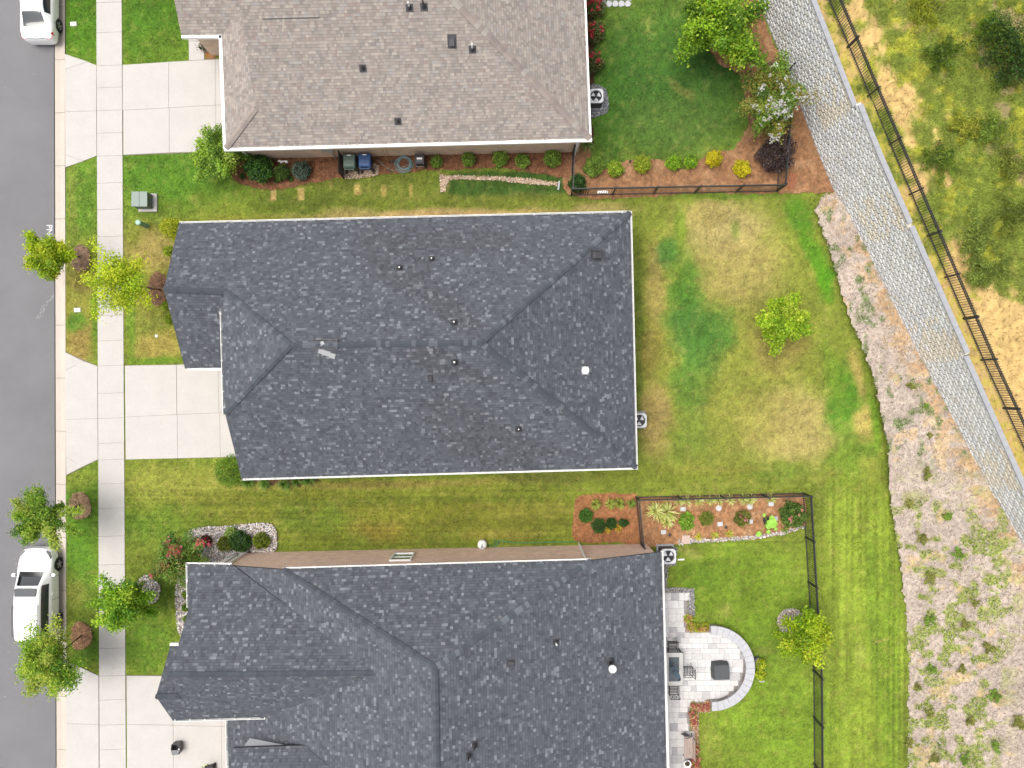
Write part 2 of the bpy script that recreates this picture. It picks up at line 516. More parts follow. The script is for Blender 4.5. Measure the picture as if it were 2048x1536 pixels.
# driveway of the middle house
d2 = setting('driveway')
bed_under(d2, [(131, 704), (196, 732), (197, 919), (133, 951)])
slab([(131, 704.5), (167, 722), (131, 741)], 'slab', d2)
slab([(131, 741), (167, 722), (195.5, 732), (196, 837), (132, 839)], 'slab', d2)
slab([(132, 839), (196, 837), (196.5, 919), (166, 933), (132.5, 914)], 'slab', d2)
slab([(132.5, 914), (166, 933), (133, 950)], 'slab', d2)
bed_under(d2, [(250, 731), (470, 727), (480, 914), (252, 919)])
for x0, x1, y0, y1, y2, y3 in ((250, 353, 731, 729.5, 834, 829), (353.5, 437, 729.5, 727, 829, 825.5), (437, 482, 727, 726, 825.5, 824),
                              (251, 355, 834, 829, 919, 916.5), (355, 440, 829, 825.5, 916.5, 914.5), (440, 484, 825.5, 824, 914.5, 914)):
    slab([(x0, y0), (x1, y1), (x1 + 1, y3), (x0 + 1, y2)], 'slab', d2)

# driveway of the house with the patio
d3 = setting('driveway')
bed_under(d3, [(132.5, 1320), (198, 1351), (199, 1700), (135, 1700)])
slab([(132.5, 1336), (160, 1336), (133, 1362)], 'slab', d3)
slab([(133, 1362), (161, 1334), (198, 1351), (198, 1448), (133, 1447)], 'slab', d3)
slab([(133, 1447), (198, 1448), (199, 1640), (134, 1640)], 'slab', d3)
bed_under(d3, [(253, 1350), (480, 1352), (480, 1700), (256, 1700)])
for x0, x1, y0, y1, y2, y3 in ((253.5, 346, 1351, 1352, 1448, 1450), (346, 442, 1352, 1353, 1450, 1452.5), (442, 470, 1353, 1353, 1452.5, 1453),
                              (254, 347, 1448, 1450, 1560, 1561), (347, 443, 1450, 1452.5, 1561, 1562), (443, 470, 1452.5, 1453, 1562, 1562),
                              (254, 347, 1560, 1561, 1680, 1680), (347, 443, 1561, 1562, 1680, 1680)):
    slab([(x0, y0), (x1, y1), (x1 + .5, y3), (x0 + .5, y2)], 'slab', d3)

# chalk and paint marks on the asphalt
cu = bpy.data.curves.new('chalk_letters', 'FONT'); cu.body = 'PNG @'; cu.size = 0.46; cu.space_character = 1.0; cu.offset = 0.008; cu.extrude = 0.001
to = bpy.data.objects.new('chalk_letters_tmp', cu); COLL.objects.link(to)
bpy.context.view_layer.update()
tm = bpy.data.meshes.new_from_object(to.evaluated_get(bpy.context.evaluated_depsgraph_get()))
bpy.data.objects.remove(to)
M_CHALK = mat('chalk', (0.5, 0.5, 0.5), 0.9, scale=30, amt=0.3)
tm.materials.clear(); tm.materials.append(M_CHALK)
to = bpy.data.objects.new('chalk_writing', tm); COLL.objects.link(to)
to.location = P(93.5, 449, ZR + 0.006); to.rotation_euler = (0, 0, -math.pi / 2)
tag(to, 'white hand-sprayed letters on the asphalt beside the kerb', 'road marking')
ch = MB(); rc = random.Random(5)
for i in range(46):
    t = rc.random(); L = rc.uniform(.05, .22)
    q = P(106 - 31 * t + rc.gauss(0, 2.2), 590 + 46 * t + rc.gauss(0, 2.2), ZR + 0.005)
    ch.box(q, (rc.uniform(.01, .035), L, 0.002), rz=-0.62 + rc.gauss(0, .15))
tag(ch.build('chalk_smear', mat('faded_chalk', (.27, .27, .275), .9, scale=30, amt=.3)), 'pale scuffed streak slanting across the asphalt to the kerb', 'road marking', kind='stuff')
for (cx, cy) in ((9, 174), (30, 1128), (27, 1118), (65, 147), (14, 1305), (20, 1340), (8, 1395)):
    ch = MB().prism([(P(x, y).x, P(x, y).y) for x, y in ell(cx, cy, rc.uniform(.9, 2.2), rc.uniform(.6, 1.4), 7, .25, cx)], ZR + .003, ZR + .005)
    tag(ch.build('paint_spot', MATS['faded_chalk']), 'small white paint spot on the asphalt road', 'road marking', 'white paint spots on the road')

# ---------------------------------------------------------------- lawn
LAY = [  # cx, cy, rx, ry, rot, rgb, strength, power
 (160, 40, 60, 120, 0, (90, 138, 36), .95, 2), (310, 50, 95, 100, 0, (84, 130, 36), .95, 2), (330, 90, 60, 40, 0, (112, 140, 44), .5, 2),
 (160, 400, 50, 110, 0, (104, 148, 46), .85, 2), (142, 400, 10, 90, 0, (165, 165, 80), .5, 2), (350, 345, 150, 70, 0, (92, 138, 40), .95, 2), (300, 420, 60, 30, 0, (104, 142, 44), .7, 2),
 (160, 600, 50, 120, 0, (150, 150, 64), .9, 2), (160, 690, 28, 34, 0, (170, 142, 84), .75, 2), (160, 560, 30, 30, 0, (150, 130, 80), .5, 2), (152, 645, 18, 20, 0, (84, 140, 40), .7, 2), (190, 640, 8, 70, 0, (100, 145, 40), .7, 2),
 (305, 505, 55, 42, 0, (184, 160, 108), .95, 2), (300, 540, 70, 120, 0, (160, 150, 72), .5, 2), (315, 690, 60, 38, 0, (176, 156, 84), .85, 2), (300, 640, 40, 22, 0, (140, 146, 66), .6, 2), (262, 630, 9, 110, 0, (110, 150, 44), .7, 2), (310, 722, 60, 8, 0, (106, 150, 40), .8, 2),
 (160, 1060, 50, 150, 0, (98, 144, 42), .9, 2), (155, 955, 45, 25, 0, (140, 155, 58), .8, 2), (150, 1180, 22, 36, 0, (150, 150, 70), .6, 2), (175, 1290, 30, 45, 0, (88, 134, 38), .8, 2),
 (360, 965, 130, 40, 0, (152, 156, 66), .85, 2), (330, 1050, 120, 34, 0, (106, 144, 46), .85, 2), (380, 1012, 60, 7, 0, (86, 128, 40), .5, 2), (430, 1000, 90, 16, 0, (140, 142, 56), .6, 2), (290, 1290, 60, 80, 0, (104, 142, 44), .85, 2), (330, 1170, 30, 60, 0, (92, 132, 40), .7, 2),
 (600, 400, 120, 30, 0, (104, 126, 44), .8, 2), (860, 405, 300, 25, 0, (112, 124, 48), .8, 2), (860, 429, 290, 11, -1.3, (192, 164, 114), .95, 2), (1200, 420, 70, 16, 0, (186, 164, 110), .75, 2), (700, 424, 60, 10, 0, (160, 150, 88), .7, 2), (480, 438, 110, 8, 0, (140, 142, 56), .7, 2),
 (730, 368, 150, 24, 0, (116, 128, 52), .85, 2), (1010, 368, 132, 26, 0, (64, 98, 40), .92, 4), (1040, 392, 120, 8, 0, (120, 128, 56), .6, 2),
 (547, 391, 6, 11, 0, (206, 172, 116), .95, 8), (602, 388, 6, 13, 0, (200, 170, 112), .9, 8), (661, 370, 4, 7, 0, (190, 165, 100), .7, 8), (714, 379, 7, 12, 0, (200, 172, 108), .9, 8), (768, 381, 6, 11, 0, (198, 170, 104), .85, 8), (821, 380, 4, 12, 0, (196, 168, 100), .85, 8), (890, 365, 9, 20, 0, (190, 168, 110), .7, 4),
 (820, 1030, 480, 60, 0, (124, 128, 46), .95, 2), (760, 968, 300, 10, -1.3, (160, 146, 78), .75, 2), (1130, 955, 140, 14, 0, (112, 118, 56), .7, 2), (820, 1000, 400, 10, -1.3, (106, 120, 42), .7, 2), (760, 1060, 60, 20, 0, (150, 132, 58), .6, 2), (1010, 1070, 90, 12, 0, (150, 140, 64), .6, 2), (620, 1040, 90, 30, 0, (100, 128, 42), .6, 2), (1060, 1020, 90, 20, 0, (140, 138, 60), .5, 2),
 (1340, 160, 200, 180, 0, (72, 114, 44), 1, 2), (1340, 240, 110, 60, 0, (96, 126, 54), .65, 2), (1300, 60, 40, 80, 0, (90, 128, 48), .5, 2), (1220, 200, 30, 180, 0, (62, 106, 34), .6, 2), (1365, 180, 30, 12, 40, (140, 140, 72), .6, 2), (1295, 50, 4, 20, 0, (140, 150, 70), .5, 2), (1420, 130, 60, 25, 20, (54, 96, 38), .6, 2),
 (1450, 680, 230, 330, 0, (150, 156, 66), .92, 2), (1450, 455, 95, 62, 0, (188, 170, 116), .85, 2), (1480, 540, 90, 75, 0, (180, 164, 102), .75, 2), (1400, 430, 60, 30, 0, (176, 160, 96), .7, 2), (1590, 860, 100, 84, 10, (184, 167, 106), .85, 2), (1555, 690, 60, 60, 0, (168, 152, 84), .75, 2), (1510, 840, 60, 60, 0, (160, 156, 76), .6, 2),
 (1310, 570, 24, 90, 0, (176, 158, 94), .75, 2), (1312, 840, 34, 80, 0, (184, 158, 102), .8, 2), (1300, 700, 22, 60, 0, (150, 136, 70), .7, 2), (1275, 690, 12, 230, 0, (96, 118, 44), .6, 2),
 (1335, 508, 22, 30, 30, (72, 126, 52), .75, 2), (1372, 560, 34, 60, 0, (92, 140, 48), .75, 2), (1372, 600, 38, 50, 0, (86, 138, 48), .7, 2), (1390, 655, 62, 54, 0, (80, 132, 54), .8, 2), (1396, 705, 44, 60, 0, (82, 132, 52), .75, 2), (1440, 660, 32, 36, 0, (84, 136, 52), .7, 2), (1378, 780, 38, 44, 0, (88, 136, 50), .65, 2), (1385, 870, 40, 60, 0, (118, 150, 56), .5, 2), (1470, 460, 10, 20, 0, (120, 150, 60), .5, 2), (1360, 450, 14, 50, 0, (126, 156, 50), .8, 2),
 (1628, 500, 20, 70, -22, (98, 152, 38), .9, 2), (1650, 560, 18, 40, -15, (94, 158, 32), .9, 2), (1600, 430, 26, 36, -20, (96, 148, 40), .85, 2), (1480, 392, 120, 7, 0, (110, 146, 44), .8, 2), (1690, 800, 36, 70, 0, (92, 144, 40), .9, 2), (1665, 740, 18, 80, -12, (120, 152, 48), .7, 2), (1700, 920, 40, 60, 0, (112, 146, 48), .85, 2), (1725, 850, 22, 36, 0, (206, 178, 110), .85, 2), (1715, 740, 12, 60, -8, (190, 168, 96), .8, 2), (1748, 840, 9, 70, -8, (110, 155, 40), .8, 2), (1735, 930, 20, 60, 0, (176, 164, 84), .6, 2), (1735, 900, 24, 18, 0, (98, 134, 44), .8, 2),
 (1400, 950, 260, 22, 0, (126, 138, 50), .85, 2), (1560, 945, 60, 20, 0, (116, 142, 50), .7, 2), (1440, 938, 120, 8, 0, (150, 148, 66), .6, 2),
 (1725, 1280, 90, 360, 0, (140, 162, 54), .95, 2), (1690, 1200, 10, 260, 0, (150, 170, 62), .6, 2), (1745, 1200, 14, 240, -3, (118, 150, 46), .6, 2), (1780, 1350, 22, 240, 0, (118, 150, 44), .7, 2), (1715, 1020, 60, 60, 0, (136, 156, 54), .7, 2), (1765, 1282, 20, 3, -18, (200, 190, 110), .7, 2), (1720, 1310, 12, 24, 0, (160, 168, 84), .5, 2),
 (1480, 1190, 150, 110, 0, (124, 154, 46), .95, 2), (1550, 1440, 130, 130, 0, (128, 160, 48), .95, 2), (1400, 1150, 50, 40, 0, (104, 140, 40), .7, 2), (1520, 1290, 60, 60, 0, (108, 142, 42), .6, 2), (1450, 1220, 20, 14, 0, (160, 165, 80), .5, 2), (1530, 1300, 20, 10, 0, (156, 160, 76), .5, 2), (1600, 1250, 30, 80, 0, (112, 148, 42), .6, 2), (1420, 1480, 20, 40, 0, (156, 172, 72), .5, 2), (1380, 1105, 26, 10, 20, (170, 165, 96), .5, 2),
]
def lawn_rgb(X, Y):
    px = 1024 + X * F / H; py = 768 - Y * F / H
    C = np.zeros(px.shape + (3,)); C[:] = (128, 146, 52)
    w1 = fbm(px / 34, py / 34, 0, 4) - .5; w2 = fbm(px / 30 + 40, py / 30 + 7, 1, 4) - .5
    for cx, cy, rx, ry, rot, rgb, st, pw in LAY:
        r = math.radians(rot); ca, sa = math.cos(r), math.sin(r)
        R = max(rx, ry) * 1.6 + 30
        msk = (np.abs(px - cx) < R) & (np.abs(py - cy) < R)
        if not msk.any(): continue
        wob = 1.0 if pw == 2 else 0.12
        x = px[msk] - cx + w1[msk] * min(rx, 44) * 1.1 * wob; y = py[msk] - cy + w2[msk] * min(ry, 44) * 1.1 * wob
        u = (x * ca + y * sa) / rx; v = (-x * sa + y * ca) / ry
        d = (np.abs(u) ** pw + np.abs(v) ** pw) ** (1 / pw)
        a = (st * (1 - sstep(.4, 1.4, d) if pw == 2 else st * (1 - sstep(.85, 1.1, d))))[:, None]
        C[msk] = C[msk] * (1 - a) + np.array(rgb) * a
    # mowing and growth variation of the turf itself
    n = fbm(px / 9, py / 9, 4, 4); n2 = fbm(px / 60, py / 60, 5, 3); n3 = fbm(px / 3.2, py / 3.2, 2, 2)
    t = (n - .5) * 0.30 + (n2 - .5) * .20 + (n3 - .5) * .24
    dry = sstep(.56, .74, fbm(px / 11 + 30, py / 11, 6, 5))[..., None] * .32
    C = C * (1 - dry) + (C * .35 + np.array((196, 172, 108)) * .65) * dry
    mow_v = (fbm(px / 5.5, py / 260, 3, 3) - .5) * sstep(1600, 1660, px) * sstep(930, 1000, py)
    mow_h = (fbm(px / 260, py / 4.5, 5, 3) - .5) * sstep(945, 975, py) * (1 - sstep(1085, 1110, py)) * (1 - sstep(1600, 1660, px))
    mow_f = (fbm(px / 200, py / 6, 1, 3) - .5) * sstep(1320, 1340, px) * (1 - sstep(1600, 1625, px)) * sstep(1090, 1110, py)
    t = t + .34 * mow_v + .30 * mow_h + .14 * mow_f
    C = C * (1 + t[..., None])
    g = C.mean(-1, keepdims=True)
    return (g + (C - g) * .92) * np.array((1.09, 1.085, 1.03))

res = 0.1
xs = np.arange(P(131.5, 0).x, 31, res); ys = np.arange(-25, 25.5, res)
GX, GY = np.meshgrid(xs, ys, indexing='ij')
ck = kx(768 - GY * F / H, 131.5, 135) - 2
GZ = -0.02 + 0.02 * fbm(GX * .8, GY * .8, 2, 3)
V = np.stack([GX, GY, GZ], -1).reshape(-1, 3)
nx, ny = GX.shape
ii, jj = np.meshgrid(np.arange(nx - 1), np.arange(ny - 1), indexing='ij')
a = (ii * ny + jj).ravel(); Fq = np.stack([a, a + ny, a + ny + 1, a + 1], -1)
S, D = wall_sd(GX[:-1, :-1], GY[:-1, :-1])
Fq = Fq[(D.ravel() < 0.25)]
LC = nlin(lawn_rgb(GX, GY)) * K
lawn = np_obj('lawn', V, Fq, M_GROUND, LC.reshape(-1, 3), 'POINT'); lawn['kind'] = 'structure'
# ---------------------------------------------------------------- roofs
def clip_axis(poly, ax, val, keep_less):
    out = []
    n = len(poly)
    for i in range(n):
        p = poly[i]; q = poly[(i + 1) % n]
        dp = (val - p[ax]) if keep_less else (p[ax] - val)
        dq = (val - q[ax]) if keep_less else (q[ax] - val)
        if dp >= 0: out.append(p)
        if (dp > 0 and dq < 0) or (dp < 0 and dq > 0):
            t = dp / (dp - dq)
            out.append((p[0] + (q[0] - p[0]) * t, p[1] + (q[1] - p[1]) * t))
    return out
def area2(poly):
    return 0.5 * sum(poly[i][0] * poly[(i + 1) % len(poly)][1] - poly[(i + 1) % len(poly)][0] * poly[i][1] for i in range(len(poly)))
def newell(pts):
    n = Vector((0, 0, 0))
    for i in range(len(pts)):
        a = pts[i]; b = pts[(i + 1) % len(pts)]
        n += Vector(((a.y - b.y) * (a.z + b.z), (a.z - b.z) * (a.x + b.x), (a.x - b.x) * (a.y + b.y)))
    n.normalize()
    return n if n.z > 0 else -n

def pick(rng, pal):
    r = rng.random() * sum(w for _, w in pal)
    for c, w in pal:
        r -= w
        if r <= 0: break
    j = rng.uniform(.93, 1.07)
    return tuple(x * j for x in c)

PAL_DARK = [(col(95, 99, 106), 30), (col(101, 105, 112), 28), (col(106, 111, 118), 20), (col(88, 92, 99), 12), (col(113, 118, 125), 9), (col(131, 136, 142), 7), (col(145, 150, 155), 2.2)]
PAL_TAN = [(col(174, 164, 156), 26), (col(166, 157, 149), 22), (col(182, 171, 162), 22), (col(158, 150, 144), 10), (col(191, 181, 170), 12), (col(176, 170, 166), 8), (col(169, 153, 146), 5)]
PAL_DARK_CAP = [(col(92, 97, 105), 30), (col(97, 102, 110), 30), (col(88, 92, 100), 20), (col(122, 128, 135), 9)]
PAL_TAN_CAP = [(col(172, 160, 152), 20), (col(180, 167, 158), 20), (col(164, 152, 146), 20), (col(188, 180, 172), 10)]

class Roof:
    def __init__(s, house, pal, cap_pal, seed, expo=0.145, stain=None):
        s.house = house; s.pal = pal; s.cap = cap_pal; s.rng = random.Random(seed); s.e = expo
        s.planes = []; s.cells = []; s.stain = stain
    def slope(s, pts, shingled=True, thick=0.14):
        pts = [Vector(p) for p in pts]
        n = newell(pts)
        ctr = sum(pts, Vector((0, 0, 0))) / len(pts)
        cam_p = Vector((0, 0, H))
        flat = []
        for p in pts:                                   # make the slope truly flat
            r = p - cam_p
            flat.append(cam_p + r * ((ctr - cam_p).dot(n) / r.dot(n)))
        pts = flat
        m = MB()
        k = len(pts)
        a = sum(pts[i].x * pts[(i + 1) % k].y - pts[(i + 1) % k].x * pts[i].y for i in range(k))
        if a < 0: pts = pts[::-1]
        m.add(list(pts) + [p - Vector((0, 0, thick)) for p in pts],
              [tuple(range(k)), tuple(range(2 * k - 1, k - 1, -1))] + [(i, k + i, k + (i + 1) % k, (i + 1) % k) for i in range(k)])
        m.build('roof_deck', M_DECK, s.house)
        s.planes.append((pts, n))
        if shingled: s.lay(pts, n)
        return pts, n
    def lay(s, pts, n):
        u = (Vector((0, 0, 1)) - n * n.z).normalized(); v = u.cross(n).normalized()
        o = pts[0]
        poly = [((p - o).dot(v), (p - o).dot(u)) for p in pts]
        umin = min(p[1] for p in poly); umax = max(p[1] for p in poly)
        rng = s.rng; e = s.e
        row = umin
        W = [.09, .11, .13, .15, .17, .2, .24]
        run_c = None
        while row < umax - .01:
            r1 = min(row + e, umax)
            st = clip_axis(clip_axis(poly, 1, row, False), 1, r1, True)
            if len(st) >= 3:
                v0 = min(p[0] for p in st); v1 = max(p[0] for p in st)
                x = v0 - rng.random() * .2
                while x < v1:
                    w = rng.choice(W)
                    cell = clip_axis(clip_axis(st, 0, x, False), 0, x + w, True)
                    if len(cell) >= 3 and abs(area2(cell)) > 4e-4:
                        c = pick(rng, s.pal)
                        mid = o + v * (x + w / 2) + u * (row + e / 2)
                        if s.stain: c = s.stain(mid, c, rng)
                        s.cells.append((o, u, v, n, row, e, cell, c, rng.uniform(.003, .009), mid, len(cell) == 4 and abs(area2(cell)) > .97 * w * e, x, w))
                    x += w
            row += e
    def finish(s, single=300):
        """every shingle is a raised tab; the 300 that show largest are objects of their own, the rest one part"""
        full = [c for c in s.cells if c[10]]
        full.sort(key=lambda c: (c[9].x ** 2 + c[9].y ** 2) - 6 * c[9].z)
        # spread the singled-out shingles over the whole of the roof nearest the camera
        chosen = set(id(c) for c in full[:single])
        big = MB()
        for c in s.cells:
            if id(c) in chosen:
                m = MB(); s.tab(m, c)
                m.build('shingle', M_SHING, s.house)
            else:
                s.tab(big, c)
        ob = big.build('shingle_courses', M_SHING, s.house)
        ob['kind'] = 'stuff'
    def tab(s, m, c):
        o, u, v, n, r0, e, cell, colr, lift, mid, fullq, x, w = c
        def pt(p, h): return o + v * p[0] + u * p[1] + n * h
        def hh(p): return lift + .010 * (1 - (p[1] - r0) / e) + .002
        if area2(cell) * (v.cross(u)).dot(n) < 0: cell = cell[::-1]
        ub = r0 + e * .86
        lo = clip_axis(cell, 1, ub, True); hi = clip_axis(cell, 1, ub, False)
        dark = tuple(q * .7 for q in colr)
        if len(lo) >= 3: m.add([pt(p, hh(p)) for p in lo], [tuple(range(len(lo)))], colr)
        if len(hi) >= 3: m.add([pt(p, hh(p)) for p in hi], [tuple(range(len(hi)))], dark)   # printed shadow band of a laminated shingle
        k = len(cell)
        for i in range(k):
            p = cell[i]; q = cell[(i + 1) % k]
            if abs(p[1] - q[1]) < 1e-5 and abs(p[1] - r0) < 1e-4:
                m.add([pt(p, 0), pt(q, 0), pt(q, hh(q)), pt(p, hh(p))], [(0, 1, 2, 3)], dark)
    def caps(s, p0, p1, na, nb, wid=.16, step=.2):
        p0 = Vector(p0); p1 = Vector(p1)
        def on_roof(p):
            zs = []
            for pts, n in s.planes:
                if (n - na).length < 1e-6 or (n - nb).length < 1e-6:
                    zs.append(pts[0].z - ((p.x - pts[0].x) * n.x + (p.y - pts[0].y) * n.y) / n.z)
            zs.sort(key=lambda z: abs(z - p.z))
            return Vector((p.x, p.y, max(zs[:2]) + .04)) if zs else p
        p0 = on_roof(p0); p1 = on_roof(p1)
        d = (p1 - p0); L = d.length; d.normalize()
        def side(n):
            q = n.cross(d).normalized()
            return q if q.z < 0 else -q
        sa, sb = side(na), side(nb)
        if sa.dot(sb) > 0: sb = -sb
        up = (na + nb).normalized()
        vars_ = []
        for q in range(5):
            c = pick(s.rng, s.cap); dk = tuple(x * .8 for x in c)
            m = MB(); l = step * 1.18
            A = [sa * wid + up * .030, sa * wid * .35 + up * .044, up * .052 - up * .0, sb * wid * .35 + up * .044, sb * wid + up * .030]
            B = [x + d * l - up * .018 for x in A]
            A0 = [x - up * .022 for x in A]
            vs = A + B + A0
            m.add(vs, [(i, i + 1, 5 + i + 1, 5 + i) for i in range(4)], c)
            m.add(vs, [(10 + i, 10 + i + 1, i + 1, i) for i in range(4)], dk)
            vars_.append(m.mesh('ridge_shingle', M_SHING))
        k = 0.0
        while k < L - .1:
            ob = bpy.data.objects.new('ridge_shingle', s.rng.choice(vars_))
            ob.location = p0 + d * k
            link(ob, s.house); k += step
    def hit(s, px, py):
        """highest roof point under a photo pixel"""
        best = None
        for pts, n in s.planes:
            r = Vector(((px - 1024) / F, -(py - 768) / F, -1.0)); c = Vector((0, 0, H))
            t = (pts[0] - c).dot(n) / r.dot(n); q = c + r * t
            if pip([(p.x, p.y) for p in pts], np.array([q.x]), np.array([q.y]))[0] and (best is None or q.z > best[0].z): best = (q, n)
        if best is None: print('roof miss', px, py); return P(px, py, 5), Vector((0, 0, 1))
        return best

def gutter(house, a, b, inward, w=.13, step=.76):
    """open white trough with hangers; a-b is its outer edge, inward points at the roof"""
    a = Vector(a); b = Vector(b); d = (b - a); L = d.length; d.normalize(); i = Vector(inward).normalized()
    up = Vector((0, 0, 1))
    prof = [i * w + up * .0, i * w - up * .11, i * .03 - up * .11, Vector((0, 0, 0)), i * .022 + up * .002, i * .022 - up * .03]
    m = MB()
    vs = [a + p for p in prof] + [b + p for p in prof]
    n = len(prof)
    m.add(vs, [(k, k + 1, n + k + 1, n + k) for k in range(n - 1)] + [(0, 1, 2, 3), (n, n + 3, n + 2, n + 1)])
    g_ = m.build('gutter', M_WHITE, house)
    hm = MB().box((0, 0, 0), (.035, w, .012), rz=math.atan2(d.y, d.x)).mesh('gutter_hanger', M_WHITE)
    k = .12
    while k < L:
        o = bpy.data.objects.new('gutter_hanger', hm); o.location = a + d * k + i * (w * .5) + up * .008
        link(o, g_); k += step
    return g_

def pipe_vent(R, px, py, h=.35, r=.045, tip=M_WHITE, boot=.11):
    q, n = R.hit(px, py)
    m = MB(); M3 = n.to_track_quat('Z', 'Y').to_matrix()
    m.box(q + n * .02, (boot * 3, boot * 3, .02), M=M3)
    m.lathe(q, [(boot, .0), (boot * .85, .1), (r * 1.35, .16), (r * 1.3, .2)], 12)
    ob = m.build('pipe_boot', M_IRON, R.house)
    p = MB().cyl(q + Vector((0, 0, .1)), q + Vector((0, 0, h)), r, r, 12, cap=False)
    p.cyl(q + Vector((0, 0, .1)), q + Vector((0, 0, h - .03)), r * .8, r * .8, 10)
    p.build('vent_pipe', tip, R.house)
def box_vent(R, px, py, sx=.28, sy=.34, h=.16, down=(0, -1)):
    q, n = R.hit(px, py)
    d = Vector((down[0], down[1], 0)); d = (d - n * d.dot(n)).normalized(); x = d.cross(n)
    M3 = Matrix((x, d, n)).transposed()
    m = MB().box(q + n * .025, (sx * 1.5, sy * 1.5, .02), M=M3)
    m.build('vent_flange', M_IRON, R.house)
    m = MB()
    hx, hy = sx / 2, sy / 2
    loc = [(-hx, -hy, .03), (hx, -hy, .03), (hx, hy, .03), (-hx, hy, .03), (-hx * .8, -hy * .4, h * .5), (hx * .8, -hy * .4, h * .5), (hx * .85, hy, h), (-hx * .85, hy, h)]
    m.add([q + M3 @ Vector(t) for t in loc], [(4, 5, 6, 7), (0, 1, 5, 4), (1, 2, 6, 5), (2, 3, 7, 6), (3, 0, 4, 7)])
    m.build('vent_hood', M_IRON, R.house)

def wall_prism(house, poly, z1, matr, z0=-.2):
    return MB().prism(poly, z0, z1).build('wall', matr, house)
def vwall(house, pts, matr, th=.12, off=(0, 1)):
    """upright wall piece: outline pts, thickness along off"""
    pts = [Vector(p) for p in pts]; o = Vector((off[0], off[1], 0)).normalized() * th; k = len(pts)
    return MB().add(pts + [p + o for p in pts], [tuple(range(k)), tuple(range(2 * k - 1, k - 1, -1))] + [(i, (i + 1) % k, k + (i + 1) % k, k + i) for i in range(k)]).build('wall', matr, house)

# ---- house in the middle: dark shingles, front gable, clipped gable over the garage
h2 = thing('house', 'house with dark grey shingle roof and white gutters, standing between two neighbours', 'house', P(830, 690))
h2.location = (0, 0, 0)
def stain2(mid, c, rng):
    # weathered, slightly warmer batches of shingles running diagonally over the slope
    px = 1024 + mid.x * F / (H - mid.z); py = 768 - mid.y * F / (H - mid.z)
    w = 0
    for (cx, cy, rx, ry, an) in ((790, 520, 110, 60, 40), (900, 620, 90, 30, 35), (900, 480, 160, 30, 0), (960, 870, 160, 55, 30), (890, 730, 110, 26, 20), (1010, 900, 130, 25, 0)):
        a = math.radians(an); x = px - cx; y = py - cy
        uu = (x * math.cos(a) + y * math.sin(a)) / rx; vv = (-x * math.sin(a) + y * math.cos(a)) / ry
        w = max(w, 1 - (uu * uu + vv * vv))
    if w > 0 and rng.random() < min(.8, w * 1.6):
        return (c[0] * .90, c[1] * .87, c[2] * .87)
    return c
R2 = Roof(h2, PAL_DARK, PAL_DARK_CAP, 21, stain=stain2)
ZE, ZT = 3.3, 7.3
A2 = P(358, 447, ZE); B2 = P(1260, 425, ZE); C2 = P(1272, 935, ZE); D2 = P(483, 957, ZE)
G2 = P(328, 578, 5.58); J2 = P(450, 583, 5.72); AP2 = P(580, 691, ZT); RE2 = P(961, 685, ZT)
K2 = P(450, 826, 5.4); E2 = P(370, 736, ZE)
tpl, nT = R2.slope([A2, G2, J2, AP2, RE2, B2])
_, nR = R2.slope([B2, RE2, C2])
_, nS = R2.slope([AP2, K2, D2, C2, RE2])
_, nL = R2.slope([J2, P(443, 620, 5.46), P(449, 829, 5.4), AP2])
_, nF = R2.slope([G2, E2, P(462, 735, ZE), P(462, 583, 5.6)])
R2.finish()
R2.caps(AP2, RE2, nT, nS); R2.caps(B2, RE2, nT, nR); R2.caps(C2, RE2, nS, nR); R2.caps(J2, AP2, nT, nL); R2.caps(K2, AP2, nS, nL); R2.caps(G2, J2, nT, nF)
wall_prism(h2, [(-16.85, 8.0), (5.75, 8.55), (6.05, -4.0), (-13.6, -4.5), (-13.6, 1.2), (-16.55, 1.2)], 3.12, M_BRICK1)
vwall(h2, [(-13.62, 1.0, 3.2), (-13.62, -4.4, 3.2), (-13.62, -1.4, 5.1), (-13.62, 1.0, 5.25)], M_TRIM, .15, (1, 0))
vwall(h2, [(-16.8, 7.9, 3.2), (-16.8, 1.3, 3.2), (-16.6, 4.6, 5.2)], M_TRIM, .15, (1, 0))
vwall(h2, [(-16.5, 1.3, 3.1), (-13.4, 1.25, 3.1), (-13.4, 1.25, 3.3), (-16.5, 1.3, 3.3)], M_TRIM, .1, (0, 1))
gutter(h2, A2 + Vector((0, .10, -.02)), B2 + Vector((0, .10, -.02)), (0, -1, 0))
gutter(h2, D2 + Vector((0, -.10, -.02)), C2 + Vector((0.1, -.10, -.02)), (0, 1, 0))
gutter(h2, B2 + Vector((.10, .08, -.02)), C2 + Vector((.10, -.08, -.02)), (-1, 0, 0))
gutter(h2, E2 + Vector((.02, -.10, -.02)), P(444, 737, ZE) + Vector((0, -.10, -.02)), (0, 1, 0))
gutter(h2, P(443, 622, 5.46) + Vector((-.1, 0, -.03)), P(449, 829, 5.4) + Vector((-.1, 0, -.03)), (1, 0, 0))
for (x, y, hh_, r_) in ((800, 536, .3, .04), (864, 518, .3, .04), (909, 645, .45, .045), (910, 725, .55, .05), (1037, 858, .35, .04)):
    pipe_vent(R2, x, y, hh_, r_)
box_vent(R2, 1192, 511, .34, .42, .18, (1, 0))
box_vent(R2, 861, 756, .16, .26, .1, (0, -1))
q, n_ = R2.hit(1170, 741)
MB().box(q + n_ * .025, (.42, .42, .03), M=n_.to_track_quat('Z', 'Y').to_matrix()).build('flue_flange', mat('galvanised', (.42, .43, .44), .4, metal=.5), h2)
MB().lathe(q, [(.1, 0), (.1, .22), (.17, .23), (.19, .26), (.17, .30), (.02, .33)], 20).build('flue_cap', M_WHITE, h2, smooth=False)
